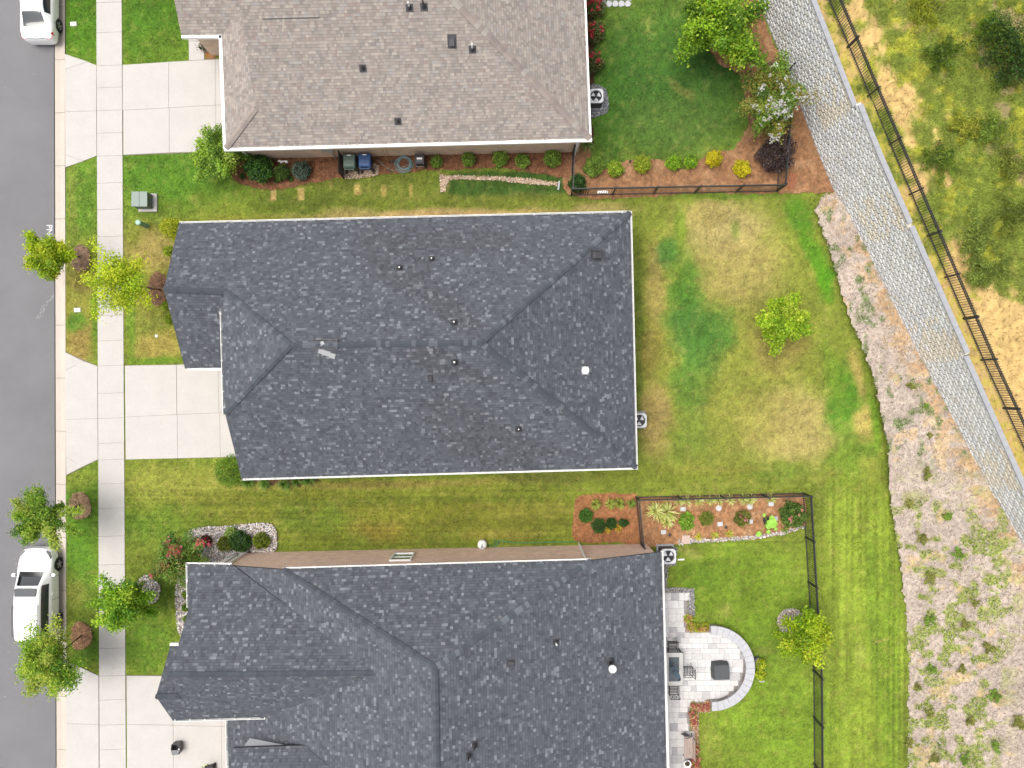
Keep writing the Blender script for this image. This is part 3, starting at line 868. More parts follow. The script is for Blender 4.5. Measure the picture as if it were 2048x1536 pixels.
# open ridge slot with its black vent frame, and loose pale shingles beside it
q0, _ = R2.hit(620, 682); q1, _ = R2.hit(674, 681)
fr = MB(); q0 = P(621, 688.5, ZT + .06); q1 = P(674, 688, ZT + .06)
for s_ in (-.21, .21):
    fr.box((q0 + q1) / 2 + Vector((0, s_, -.075)), ((q1 - q0).length, .035, .06))
fr.box(q1 + Vector((0, 0, -.03)), (.05, .42, .06))
fr.build('ridge_vent_frame', M_BLACK, h2)
MB().box((q0 + q1) / 2 + Vector((0, 0, -.02)), ((q1 - q0).length - .06, .3, .03)).build('ridge_vent_mesh', mat('vent_mesh', col(96, 100, 108), .9, scale=60, amt=.3), h2)
M_PALE = mat('pale_shingle', col(192, 194, 196), .85, scale=20, amt=.1)
grp = 'pale shingles lying loose on the roof'
for (x, y) in ((643, 702), (654, 706), (665, 711)):
    q, n_ = R2.hit(x, y)
    Mx = n_.to_track_quat('Z', 'Y').to_matrix() @ Matrix.Rotation(0, 3, 'Z')
    xv = Vector((.92, -.38, 0)); xv = (xv - n_ * xv.dot(n_)).normalized(); yv = n_.cross(xv)
    Mx = Matrix((xv, yv, n_)).transposed()
    o_ = MB().box(q + n_ * .035, (.27, .27, .02), M=Mx).build('loose_shingle', M_PALE)
    tag(o_, 'pale grey square shingle lying loose on the dark roof below the ridge vent', 'shingle', grp)
q = P(645, 687, ZT + .09)
tag(MB().add([q + Vector((-.08, -.13, 0)), q + Vector((.1, -.02, .0)), q + Vector((.03, .12, .0)), q + Vector((-.09, .08, 0)), q + Vector((-.08, -.13, .012)), q + Vector((.1, -.02, .012)), q + Vector((.03, .12, .012)), q + Vector((-.09, .08, .012))],
    [(3, 2, 1, 0), (4, 5, 6, 7), (0, 1, 5, 4), (1, 2, 6, 5), (2, 3, 7, 6), (3, 0, 4, 7)]).build('shingle_scrap', M_PALE), 'small pale shingle scrap lying on the ridge vent frame', 'scrap')

# ---- neighbour with tan shingles
h1 = thing('house', 'house with tan-brown shingle roof, white fascia and tan brick side wall', 'house')
R1 = Roof(h1, PAL_TAN, PAL_TAN_CAP, 31)
Z1 = 3.0
a1 = P(452, 297, Z1); b1 = P(1180, 278, Z1); c1 = P(512, 215, 3.87)
rid_r = Vector((-4.6, 19.92, 6.6)); rid_l = Vector((-13.15, 19.75, 6.6))
s1, nS1 = R1.slope([a1, c1, rid_l, rid_r, b1])
_, nR1 = R1.slope([b1, rid_r, Vector((3.5, 27.3, Z1))])
_, nL1 = R1.slope([a1, c1, P(509, -13, 3.85), P(443, 71, Z1)])
_, nU1 = R1.slope([P(363, 71, Z1), P(443, 71, Z1), P(509, -13, 3.85), Vector((-13.1, 22.3, 5.05)), Vector((-17.28, 22.2, 5.05))])
R1.slope([rid_l, rid_r, Vector((3.5, 27.3, Z1)), Vector((-13.2, 27.1, Z1))], shingled=False)
R1.slope([Vector((-17.28, 22.2, 5.05)), Vector((-13.1, 22.3, 5.05)), Vector((-13.1, 26.4, Z1)), Vector((-17.28, 26.3, Z1))], shingled=False)
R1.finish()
R1.caps(b1, rid_r, nS1, nR1, .19, .24); R1.caps(a1, c1, nS1, nL1, .17, .24); R1.caps(rid_l, rid_r, nS1, Vector((0, .45, .9)).normalized(), .17, .24)
wall_prism(h1, [(-14.6, 12.68), (3.72, 13.06), (3.3, 27), (-16.9, 27), (-16.9, 18.5), (-14.5, 18.5)], 2.84, M_BRICK1)
vwall(h1, [(-13.0, 14.2, 3.4), (-13.0, 19.7, 3.4), (-13.0, 19.7, 6.3), (-13.0, 14.2, 3.7)], M_TRIM, .12, (1, 0))
def fascia(house, a, b, out, w=.16, h=.16):
    a = Vector(a); b = Vector(b); o = Vector(out).normalized()
    return MB().bar(a + o * (w / 2 - .02) - Vector((0, 0, .055)), b + o * (w / 2 - .02) - Vector((0, 0, .055)), w, h).build('gutter', M_WHITE, house)
fascia(h1, a1 + Vector((-.1, 0, 0)), b1 + Vector((.1, 0, 0)), (0, -1, 0)); fascia(h1, a1, P(443, 71, Z1), (-1, 0, 0)); fascia(h1, P(363, 71, Z1), P(443, 71, Z1), (0, -1, 0)); fascia(h1, b1, Vector((3.5, 27.3, Z1)), (1, 0, 0), .1)
for (x, y, hh_) in ((819, 16, .55), (848, 14, .6), (945, 99, .6), (796, 243, .35), (726, 137, .3)):
    pipe_vent(R1, x, y, hh_, .045, M_IRON if x in (848, 726, 796) else M_WHITE, .12)
box_vent(R1, 904, 83, .3, .42, .2, (0, -1))
q0, n_ = R1.hit(526, 38); q1, _ = R1.hit(640, 35)
MB().bar(q0 + n_ * .03, q1 + n_ * .03, .035, .02).build('flashing_strip', M_IRON, h1)
# white corner board and downspout at the rear corner of the brick wall
MB().bar(P(1147, 310) + Vector((.05, -.02, 0)), Vector((P(1147, 310).x + .05, P(1147, 310).y - .02, 2.85)), .1, .1).build('downspout', M_TRIM, h1)
MB().bar(Vector((-14.62, 12.64, 0)), Vector((-14.62, 12.64, 2.85)), .11, .11).build('downspout', M_TRIM, h1)
for (x, z, w_, h_) in ((648, 1.45, .28, .3), (660, 1.5, .34, .42)):
    X_ = (x - 1024) * (H - z) / F; Y_ = 12.68 + (X_ + 14.6) * .0207 - .08
    MB().box((X_, Y_, z), (w_, .16, h_), rz=.02).build('meter_box', mat('meter_grey', col(205, 207, 206), .5), h1)
MB().bar((-9.92, 12.70, 0), (-9.92, 12.70, 1.3), .05, .05).build('conduit', MATS['meter_grey'], h1)

# ---- neighbour with patio
h3 = thing('house', 'house with dark shingle roof, pinkish brick side wall and round patio behind', 'house')
R3 = Roof(h3, PAL_DARK, PAL_DARK_CAP, 41)
e1 = P(565, 1139, 4.2); e2 = P(1182, 1121, 4.2); ap3 = P(870, 1335, 6.9)
_, nN3 = R3.slope([e1, e2, ap3])
_, nR3 = R3.slope([e2, P(1323, 1104, 2.95), P(1333, 1536, 2.95), Vector((8.3, -27, 2.95)), Vector((-3.4, -27, 6.9)), ap3])
gr0 = P(338, 1350, 5.85); gr1 = P(752, 1347, 5.85)
_, nW3 = R3.slope([P(467, 1132, 3.3), e1, ap3, Vector((-3.4, -27, 6.9)), Vector((-14.8, -27, 3.06)), P(457, 1536, 3.06), P(455, 1440, 3.06), P(535, 1433, 3.87), gr1])
_, nGN = R3.slope([P(375, 1129, 3.3), P(467, 1131, 3.32), gr1, gr0, P(357, 1290, 5.18), P(377, 1218, 4.37)])
_, nGS = R3.slope([gr0, gr1, P(535, 1434, 3.87), P(345, 1440, 3.87), P(312, 1393, 4.86), P(361, 1393, 4.86)])
_, nGF = R3.slope([P(312, 1393, 4.86), P(368, 1393, 4.86), P(372, 1291, 3.52), P(341, 1291, 3.52)])
q0 = R3.hit(611, 1490)[0]; q1 = R3.hit(661, 1535)[0]; q2 = R3.hit(500, 1478)[0]
zd = q0.z + .04; dsl = (q1.z - q0.z) / abs(q1.y - q0.y)
dl = P(467, 1496, zd); zr3 = zd + dsl * (21.2 - abs(q0.y)); xr3 = q0.x + (q1.x - q0.x) / (q1.z - q0.z) * (zr3 - q0.z)
_, nD3 = R3.slope([dl, q0 + Vector((0, 0, .04)), q1 + Vector((0, 0, .04)), Vector((xr3, -21.2, zr3)), Vector((dl.x, -21.2, zr3))])
R3.slope([Vector((xr3, -21.2, zr3)), Vector((dl.x, -21.2, zr3)), Vector((dl.x, -24.3, zd)), Vector((q0.x, -24.3, zd))], shingled=False)
DORM = (q0.copy(), q2.copy(), zd)
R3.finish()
R3.caps(e1, ap3, nN3, nW3); R3.caps(e2, ap3, nN3, nR3); R3.caps(Vector((-3.4, -25, 6.9)), ap3, nW3, nR3); R3.caps(gr0, gr1, nGN, nGS); R3.caps(P(312, 1393, 4.86), P(361, 1393, 4.86), nGF, nGS)
wall_prism(h3, [(-14.9, -9.5), (7.6, -9.0), (7.9, -27), (-14.4, -27), (-14.4, -16.6), (-17.1, -16.6), (-17.1, -13.8), (-15.9, -13.8), (-15.9, -10.1), (-14.9, -10.1)], 2.8, M_BRICK3)
vwall(h3, [(-14.9, -9.5, 2.8), (7.6, -9.0, 2.8), (4.0, -9.08, 4.05), (-11.5, -9.425, 4.05)], M_BRICK3, .2, (0, -1))
yd = dl.y - .06
vwall(h3, [(DORM[1].x, yd, DORM[1].z - .2), (DORM[0].x, yd, DORM[0].z - .05), (DORM[0].x, yd, DORM[2] - .12), (DORM[1].x, yd, DORM[2] - .12)], mat('white_siding', (.86, .86, .86), .6, scale=5, amt=.03), .06, (0, -1))
vwall(h3, [(-17.2, -13.9, 2.8), (-17.2, -16.7, 2.8), (-17.2, -16.7, 3.6), (-17.2, -15.4, 4.5), (-17.2, -13.9, 3.4)], M_TRIM, .1, (1, 0))
gutter(h3, P(463, 1130, 3.3) + Vector((0, .1, -.02)), P(375, 1129, 3.3) + Vector((-.1, .1, -.02)), (0, -1, 0))
gutter(h3, e1 + Vector((0, .1, -.02)), e2 + Vector((0, .1, -.02)), (0, -1, 0))
gutter(h3, P(1323, 1104, 2.95) + Vector((.1, .05, -.02)), Vector((8.4, -27, 2.93)), (-1, 0, 0))
gutter(h3, P(345, 1440, 3.87) + Vector((0, -.1, -.02)), P(530, 1435, 3.87) + Vector((0, -.1, -.02)), (0, 1, 0))
gutter(h3, P(455, 1441, 3.06) + Vector((-.1, 0, -.02)), P(457, 1536, 3.06) + Vector((-.1, -3, -.02)), (1, 0, 0))
gutter(h3, P(375, 1129, 3.3) + Vector((-.1, 0, -.02)), P(377, 1216, 4.37) + Vector((-.1, 0, -.02)), (1, 0, 0), w=.09)
MB().bar(P(341, 1291, 3.5) + Vector((0, .08, 0)), P(358, 1291, 3.5) + Vector((0, .08, 0)), .14, .14).build('gutter', M_WHITE, h3)
MB().bar((3.77, -8.98, 0), (3.77, -8.98, 4.1), .1, .08).build('downspout', M_TRIM, h3)
MB().bar((-14.86, -9.4, 0.25), (-14.86, -9.4, 3.2), .1, .1).bar((-14.86, -9.4, .28), (-14.75, -9.05, .12), .1, .1).build('downspout', M_TRIM, h3)
MB().box((-15.6, -9.7, 1.3), (.22, .22, 2.6)).build('porch_column', M_TRIM, h3)
# window in the side wall
wy = -9.29
w_ = MB()
for z in (1.2, 2.7): w_.box((-5.88, wy + .03, z), (1.16, .1, .08), rz=.022)
for x in (-6.42, -5.34): w_.box((x, wy + .03 + (x + 5.88) * .022, 1.95), (.08, .1, 1.46), rz=.022)
w_.box((-5.88, wy + .02, 1.95), (1.0, .06, .06), rz=.022)
wo = w_.build('window', M_WHITE, h3)
for z in (1.58, 2.31): MB().box((-5.88, wy + .005, z), (1.0, .03, .66), rz=.022).build('pane', mat('window_glass', (.12, .17, .14), .08, spec=.7), wo)
sl = MB()
for k in range(13): sl.box((-6.42 + k * .09, wy + .035 + (-.54 + k * .09) * .022, 1.09), (.075, .08, .12), rz=.022)
sl.build('brick_sill', mat('sill_brick', col(196, 160, 140), .85), wo)
pipe_vent(R3, 1112, 1284, .4, .045); pipe_vent(R3, 950, 1489, .5, .045, M_IRON); pipe_vent(R3, 938, 1510, .55, .045, M_IRON)
box_vent(R3, 1021, 1326, .2, .26, .12, (1, 0))
q, n_ = R3.hit(1220, 1323)
MB().lathe(q, [(.22, -.05), (.2, .06), (.1, .14)], 18).build('flue_boot', M_IRON, h3)
MB().cyl(q + Vector((0, 0, .1)), q + Vector((0, 0, 1.0)), .085, .085, 14).build('flue_pipe', M_BLACK, h3)
MB().lathe(q + Vector((0, 0, 1.0)), [(.12, -.12), (.19, -.1), (.2, -.02), (.16, .04), (.02, .07)], 20).build('flue_cap', M_WHITE, h3)
# ---------------------------------------------------------------- beds
EXCL = []            # pixel polygons where no lawn grass grows
def grid_sheet(name, poly_px, colf, z=0.02, res=.06, edge=.12, m=None, rise=.03, zf=None):
    """sheet of ground cover with an uneven edge; colf(px,py)->rgb"""
    q = [P(*p) for p in poly_px]
    x0, x1 = min(p.x for p in q) - .2, max(p.x for p in q) + .2; y0, y1 = min(p.y for p in q) - .2, max(p.y for p in q) + .2
    X, Y = np.meshgrid(np.arange(x0, x1, res), np.arange(y0, y1, res), indexing='ij')
    wx = (fbm(X * 3.1, Y * 3.1, 2, 3) - .5) * edge * 2; wy = (fbm(X * 3.1 + 50, Y * 3.1, 3, 3) - .5) * edge * 2
    ins = pip([(p.x, p.y) for p in q], X + wx, Y + wy)
    nx, ny = X.shape
    i, j = np.meshgrid(np.arange(nx - 1), np.arange(ny - 1), indexing='ij')
    a = (i * ny + j).ravel()
    keep = (ins[:-1, :-1] & ins[1:, :-1] & ins[1:, 1:] & ins[:-1, 1:]).ravel()
    Fq = np.stack([a, a + ny, a + ny + 1, a + 1], -1)[keep]
    Z = z + rise * fbm(X * 2, Y * 2, 4, 3)
    if zf is not None: Z = Z + zf(X, Y)
    use = np.unique(Fq); mp = np.zeros(nx * ny, int); mp[use] = np.arange(len(use))
    V = np.stack([X, Y, Z], -1).reshape(-1, 3)[use]
    C = nlin(soft(colf(1024 + V[:, 0] * F / H, 768 - V[:, 1] * F / H))) * K
    o = np_obj(name, V, mp[Fq], m or M_MULCH, C, 'POINT'); o['kind'] = 'structure'
    return o
def soft(c):
    g = c.mean(-1, keepdims=True)          # loose litter deepens its own colour by inter-reflection
    return (g + (c - g) * .82) * 1.08
def flatc(rgb, amt=.25, alt=None):
    def f(px, py):
        n = fbm(px / 6, py / 6, 1, 3)[:, None] - .5
        c = np.array(rgb, float) * (1 + n * amt * 2)
        if alt is not None:
            w = sstep(.5, .7, fbm(px / 22, py / 22, 5, 3))[:, None]
            c = c * (1 - w) + np.array(alt) * (1 + n * amt * 2) * w
        return c
    return f
NR = np.random.default_rng(5)
def sample_in(poly_px, n):
    a = np.array(poly_px); lo = a.min(0); hi = a.max(0)
    pts = NR.uniform(lo, hi, (int(n * 2.6) + 20, 2))
    m = pip(poly_px, pts[:, 0], pts[:, 1])
    return pts[m][:n]
def area_m2(poly_px):
    q = [(P(*p).x, P(*p).y) for p in poly_px]
    return abs(area2(q))
def straw(poly_px, rgbs, parent, dens=90, L=(.06, .16), w=.010, z=.05, name='mulch_straw', zf=None, var=(.65, 1.4)):
    n = int(area_m2(poly_px) * dens)
    p = sample_in(poly_px, n); n = len(p)
    x = (p[:, 0] - 1024) * H / F; y = -(p[:, 1] - 768) * H / F
    a = NR.uniform(0, math.pi, n); l = NR.uniform(*L, n) / 2; t = NR.uniform(-.02, .03, n)
    dx, dy = np.cos(a) * l, np.sin(a) * l; ux, uy = -np.sin(a) * w, np.cos(a) * w
    zz = z + NR.uniform(-.02, .03, n)
    if zf is not None: zz = zz + zf(x, y)
    V = np.stack([np.stack([x - dx - ux, y - dy - uy, zz - t], -1), np.stack([x + dx - ux, y + dy - uy, zz + t], -1), np.stack([x + dx + ux, y + dy + uy, zz + t], -1), np.stack([x - dx + ux, y - dy + uy, zz - t], -1)], 1).reshape(-1, 3)
    c = nlin(soft(np.array(rgbs, float)[NR.integers(0, len(rgbs), n)])) * K * NR.uniform(*var, (n, 1))
    o = np_obj(name, V, np.arange(4 * n).reshape(n, 4), M_MULCH, c, 'FACE', parent); o['kind'] = 'stuff'
    return o
_oct = np.array([(1, 0, 0), (-1, 0, 0), (0, 1, 0), (0, -1, 0), (0, 0, 1), (0, 0, -1)], float)
_octf = np.array([(0, 2, 4), (2, 1, 4), (1, 3, 4), (3, 0, 4), (2, 0, 5), (1, 2, 5), (3, 1, 5), (0, 3, 5)])
def stones(poly_px, rgbs, parent, dens=330, r=(.025, .06), z=.05, name='stones'):
    n = int(area_m2(poly_px) * dens)
    p = sample_in(poly_px, n); n = len(p)
    ctr = np.stack([(p[:, 0] - 1024) * H / F, -(p[:, 1] - 768) * H / F, z + NR.uniform(-.015, .03, n)], -1)
    sz = NR.uniform(*r, (n, 1)) * NR.uniform(.7, 1.35, (n, 3)); sz[:, 2] *= .65
    a = NR.uniform(0, 6.28, n); t = NR.uniform(-.6, .6, n)
    v = _oct[None] * sz[:, None, :] * NR.uniform(.8, 1.15, (n, 6, 1))
    x = v[..., 0] * np.cos(a)[:, None] - v[..., 1] * np.sin(a)[:, None]; y = v[..., 0] * np.sin(a)[:, None] + v[..., 1] * np.cos(a)[:, None]
    zz = v[..., 2] + x * np.sin(t)[:, None] * .5
    V = (np.stack([x, y, zz], -1) + ctr[:, None]).reshape(-1, 3)
    Fc = (_octf[None] + np.arange(n)[:, None, None] * 6).reshape(-1, 3)
    c = np.repeat(nlin(np.array(rgbs, float)[NR.integers(0, len(rgbs), n)]) * .92 * NR.uniform(.66, 1.12, (n, 1)), 8, 0)
    o = np_obj(name, V, Fc, M_STONE, c, 'FACE', parent, smooth=True); o['kind'] = 'stuff'
    return o

RUST = [(164, 108, 72), (140, 90, 60), (184, 130, 90), (116, 74, 50)]
TAN = [(190, 134, 84), (204, 152, 100), (160, 108, 66), (176, 120, 74)]
RIVER = [(222, 216, 208), (200, 190, 182), (178, 168, 162), (236, 232, 226), (160, 150, 146), (206, 186, 170), (190, 192, 198)]
GREYG = [(150, 152, 160), (120, 122, 130), (176, 178, 184), (98, 100, 108), (196, 194, 190)]
TANROCK = [(226, 200, 172), (206, 176, 148), (236, 216, 192), (190, 160, 134), (216, 196, 180)]

# mulch bed along the tan-roofed house
b1a = smooth_poly([(455, 300), (460, 352), (487, 371), (530, 380), (575, 378), (610, 370), (650, 362), (686, 357), (700, 352), (760, 350), (800, 348), (850, 342), (900, 341), (960, 338), (1000, 336), (1050, 345), (1100, 351), (1141, 353), (1146, 300), (1000, 300), (800, 304), (600, 312)], 5)
m1 = grid_sheet('mulch_bed', b1a, flatc((148, 96, 64), .3), .02); straw(b1a, RUST, m1, 110); EXCL.append(b1a)
# mulch bed round the fenced back yard
b1b = smooth_poly([(1144, 300), (1180, 290), (1184, 325), (1200, 338), (1228, 336), (1245, 324), (1290, 318), (1330, 322), (1352, 334), (1378, 334), (1402, 318), (1424, 302), (1452, 303), (1470, 292), (1486, 266), (1494, 242), (1488, 190), (1474, 148), (1440, 130), (1424, 112), (1410, 80), (1400, 40), (1400, -60), (1490, -60), (1536, 60), (1600, 210), (1665, 368), (1668, 384), (1560, 388), (1400, 388), (1144, 394)], 5)
m2 = grid_sheet('mulch_bed', b1b, flatc((176, 124, 82), .26, (192, 142, 98)), .02); straw(b1b, TAN + RUST[:1], m2, 110); EXCL.append(b1b)
b1c = [(1165, -80), (1188, -80), (1190, 140), (1186, 210), (1190, 290), (1170, 300)]
m3 = grid_sheet('mulch_bed', b1c, flatc((96, 66, 46), .3), .015); straw(b1c, [(130, 84, 56), (96, 66, 44)], m3, 90); EXCL.append(b1c)
b1d = [(409, 104), (432, 104), (431, 118), (411, 119)]
m4 = grid_sheet('mulch_bed', b1d, flatc((188, 128, 74), .3), .022, edge=.03); straw(b1d, TAN, m4, 120); EXCL.append(b1d)
# gravel under the bins
b1e = smooth_poly([(686, 330), (752, 328), (757, 345), (748, 353), (690, 358)], 4)
g1 = grid_sheet('gravel_pad', b1e, flatc((186, 160, 136), .3), .045, edge=.05); stones(b1e, TANROCK, g1, 500, (.02, .04), .08); EXCL.append(b1e)
# stone runnel with its forked end
b1f = [(879, 344), (886, 350), (892, 352), (920, 351), (1000, 353), (1060, 357), (1116, 365), (1116, 372), (1060, 369), (1000, 362), (920, 359), (900, 361), (893, 370), (892, 384), (881, 385), (880, 362)]
g2 = grid_sheet('stone_runnel', b1f, flatc((206, 180, 154), .3), .02, edge=.04); stones(b1f, TANROCK, g2, 420, (.025, .055), .05); EXCL.append(b1f)
# front mulch strip of the middle house, along its lower eave
b2a = [(470, 940), (650, 940), (640, 962), (600, 972), (520, 972), (480, 965)]
m5 = grid_sheet('mulch_bed', b2a, flatc((130, 96, 66), .3), .015, edge=.25); straw(b2a, [(140, 96, 64), (110, 76, 52)], m5, 70); EXCL.append(b2a)
# river-rock bed
b3a = smooth_poly([(376, 1068), (392, 1057), (420, 1053), (470, 1050), (530, 1046), (548, 1052), (554, 1072), (550, 1102), (500, 1104), (470, 1112), (450, 1124), (410, 1124), (390, 1112)], 5)
g3 = grid_sheet('rock_bed', b3a, flatc((176, 168, 162), .25), .02, edge=.05); stones(b3a, RIVER, g3, 430, (.035, .075), .06); EXCL.append(b3a)
b3b = smooth_poly([(370, 1128), (380, 1160), (378, 1240), (366, 1272), (358, 1262), (353, 1220), (354, 1170)], 5)
g4 = grid_sheet('rock_bed', b3b, flatc((176, 168, 162), .25), .02, edge=.05); stones(b3b, RIVER, g4, 430, (.035, .075), .06); EXCL.append(b3b)
ring = ell(297, 1180, 24, 29, 28, .05, 3)
g5 = grid_sheet('rock_ring', ring, flatc((170, 164, 160), .25), .02, edge=.04); stones(ring, RIVER, g5, 430, (.035, .075), .06); EXCL.append(ring)
ring = ell(1582, 1243, 29, 27, 28, .02, 4)
g6 = grid_sheet('rock_ring', ring, flatc((186, 172, 160), .25), .02, edge=.03); stones(ring, RIVER + TANROCK[:2], g6, 560, (.022, .05), .06); EXCL.append(ring)
# tree rings of straw
for i, (cx, cy, rx, ry, rgb) in enumerate(((162, 517, 21, 27, (172, 136, 108)), (318, 578, 22, 34, (148, 108, 80)), (160, 1012, 24, 28, (184, 146, 108)), (163, 1271, 23, 29, (188, 138, 100)))):
    ring = ell(cx, cy, rx, ry, 26, .05, i)
    o_ = grid_sheet('mulch_ring', ring, flatc(rgb, .25), .03, edge=.06, rise=.06)
    straw(ring, [rgb, tuple(min(255, int(c * 1.25)) for c in rgb), tuple(int(c * .7) for c in rgb)], o_, 240, (.08, .2), .008, .075); EXCL.append(ring)
# beds beside the patio house
b3c = smooth_poly([(1150, 1082), (1147, 1030), (1150, 998), (1164, 989), (1200, 986), (1250, 986), (1274, 990), (1280, 1040), (1282, 1086), (1230, 1085)], 5)
m6 = grid_sheet('mulch_bed', b3c, flatc((182, 120, 74), .26), .02, edge=.06); straw(b3c, [(196, 120, 64), (170, 98, 50), (208, 140, 84)], m6, 130); EXCL.append(b3c)
b3d = [(1273, 993), (1350, 990), (1450, 988), (1606, 985), (1612, 1000), (1612, 1050), (1570, 1068), (1520, 1078), (1440, 1080), (1372, 1085), (1350, 1090), (1330, 1094), (1284, 1094), (1280, 1050)]
m7 = grid_sheet('mulch_bed', b3d, flatc((192, 136, 90), .26, (204, 156, 110)), .02, edge=.06); straw(b3d, [(200, 134, 78), (176, 108, 58), (214, 160, 106)], m7, 130); EXCL.append(b3d)
edg = [(1352, 1081), (1380, 1077), (1440, 1075), (1510, 1070), (1562, 1062), (1608, 1050), (1610, 1055), (1565, 1069), (1512, 1078), (1440, 1083), (1384, 1086), (1358, 1090)]
g7 = grid_sheet('stone_edging', edg, flatc((200, 194, 188), .2), .03, edge=.03); stones(edg, RIVER, g7, 420, (.03, .07), .06); EXCL.append(edg)
# gravel at the air conditioners
b1g = smooth_poly([(1180, 172), (1206, 175), (1215, 188), (1217, 220), (1208, 229), (1180, 232)], 4)
g8 = grid_sheet('gravel_pad', b1g, flatc((150, 150, 152), .25), .02, edge=.04); stones(b1g, GREYG, g8, 650, (.018, .035), .05); EXCL.append(b1g)
b3e = [(1322, 1094), (1354, 1094), (1354, 1104), (1352, 1130), (1336, 1134), (1334, 1174), (1388, 1176), (1390, 1232), (1374, 1232), (1374, 1186), (1322, 1186)]
g9 = grid_sheet('gravel_strip', b3e, flatc((150, 146, 144), .25), .015, edge=.04); stones(b3e, GREYG + RIVER[:3], g9, 600, (.018, .035), .045); EXCL.append(b3e)
b3f = [(1370, 1228), (1384, 1228), (1384, 1246), (1416, 1246), (1416, 1264), (1370, 1264)]
b3g = [(1381, 1404), (1420, 1404), (1422, 1424), (1398, 1426), (1398, 1560), (1381, 1560)]
for b_ in (b3f, b3g):
    o_ = grid_sheet('flower_bed', b_, flatc((176, 134, 96), .3), .02, edge=.04); stones(b_, TANROCK, o_, 300, (.015, .035), .045); EXCL.append(b_)

# ---------------------------------------------------------------- mulch slope below the retaining wall
slope_px = [(1640, 392), (1668, 384), (1700, 440), (1815, 662), (1975, 966), (2030, 1055), (2110, 1190), (2110, 1620), (1812, 1620), (1815, 1440), (1816, 1320), (1810, 1220), (1796, 1130), (1778, 1040), (1768, 980), (1764, 900), (1746, 810), (1724, 720), (1702, 668), (1676, 590), (1650, 500), (1624, 425)]
def slope_col(px, py):
    n = fbm(px / 5, py / 5, 1, 3) - .5; big = fbm(px / 40, py / 40, 6, 4)
    c = np.zeros((len(px), 3)); c[:] = (206, 186, 169)
    S_, D_ = wall_sd((px - 1024) * H / F, -(py - 768) * H / F)
    near = sstep(-1.3, -.2, D_)[:, None] * sstep(.35, .6, fbm(px / 18, py / 18, 3, 3))[:, None]
    c = c * (1 - near) + np.array((214, 172, 122)) * near
    w = (sstep(.52, .68, fbm(px / 26 + 9, py / 26, 2, 4)) * sstep(880, 1060, py) * sstep(-4.2, -2.6, -D_ - 7))[:, None]
    low = (sstep(.46, .60, fbm(px / 17 + 9, py / 17, 2, 4)) * sstep(900, 1060, py) * (1 - sstep(1950, 2030, px)))[:, None] * .9
    c = c * (1 - low) + np.array((172, 182, 84)) * low
    hi = (sstep(.58, .7, fbm(px / 14 + 3, py / 20, 7, 4)) * (1 - sstep(850, 1000, py)) * sstep(-6, -2.2, D_) )[:, None] * .6
    c = c * (1 - hi) + np.array((120, 148, 82)) * hi
    sand = sstep(.66, .76, fbm(px / 30, py / 30 + 20, 4, 3))[:, None] * .7
    c = c * (1 - sand) + np.array((228, 190, 134)) * sand
    return c * (1 + n[:, None] * .34 + (big[:, None] - .5) * .18)
ms = grid_sheet('mulch_slope', slope_px, slope_col, .02, res=.07, edge=.16, rise=.022, zf=slope_z)
straw(slope_px, [(214, 195, 178), (196, 174, 156), (180, 158, 138), (228, 212, 200), (160, 140, 120)], ms, 75, (.06, .16), .011,   .085, zf=slope_z, var=(.8, 1.22))
EXCL.append([(p[0] + (10 if p[0] < 1830 and p[1] > 420 and p[1] < 1600 else 0), p[1]) for p in slope_px])

# ---------------------------------------------------------------- retaining wall
rw = thing('retaining_wall', 'long stepped retaining wall of pale grey concrete blocks below the iron fence', 'wall')
M_BLOCK = mat_vc('split_block', rough=.9, scale=9, amt=.12, bump=.6, bscale=45)
BL, BH = .46, .2
rb = random.Random(9)
def block_mesh(L, c, deep=.02):
    m = MB(); x = L / 2 - .011; z = BH - .010; b_ = .035 + deep
    vs = [(-x, .25, 0), (x, .25, 0), (x, .25, z), (-x, .25, z), (-x, .045, .006), (x, .045, .006), (x, .045, z - .006), (-x, .045, z - .006),
          (-x + .035, 0.0, .015), (x - .035, 0.0, .015), (x - .04, .0, z - .02), (-x + .04, .0, z - .02)]
    fs = [(3, 2, 6, 7), (0, 4, 5, 1), (1, 5, 6, 2), (0, 3, 7, 4), (4, 8, 9, 5), (5, 9, 10, 6), (6, 10, 11, 7), (7, 11, 8, 4), (8, 11, 10, 9)]
    m.add([(v[0], v[1], v[2]) for v in vs], fs, c)
    return m
blk_cols = [col(220, 221, 221, .70), col(227, 228, 226, .70), col(212, 213, 214, .70), col(230, 231, 229, .66), col(220, 218, 212, .66)]
blk_meshes = [block_mesh(BL, c).mesh('block', M_BLOCK) for c in blk_cols]
blk_stain = [block_mesh(BL, c).mesh('block', M_BLOCK) for c in (col(230, 222, 206, .66), col(226, 216, 198, .66))]
places = []
for (s0, s1, h_) in SECT:
    nc = int(round(h_ / BH))
    for j in range(nc):
        s_ = (math.floor(s0 / BL) + (.5 if j % 2 else 0)) * BL
        while s_ < s1:
            if s_ >= s0 - .01:
                p, d, n = wall_at(s_)
                places.append((p + n * (BATTER * j * BH + rb.uniform(-.012, .012)) + Vector((0, 0, j * BH)), d, n, j, s_, nc, s1 - s_, s_ - s0))
            s_ += BL
vis = [pl for pl in places if -60 < 768 - pl[0].y * F / (H - pl[0].z) < 1590 and pl[0].x * F / (H - pl[0].z) + 1024 < 2060]
vis.sort(key=lambda q: -q[3])
single = set(id(q) for q in vis[:300])
rest = MB()
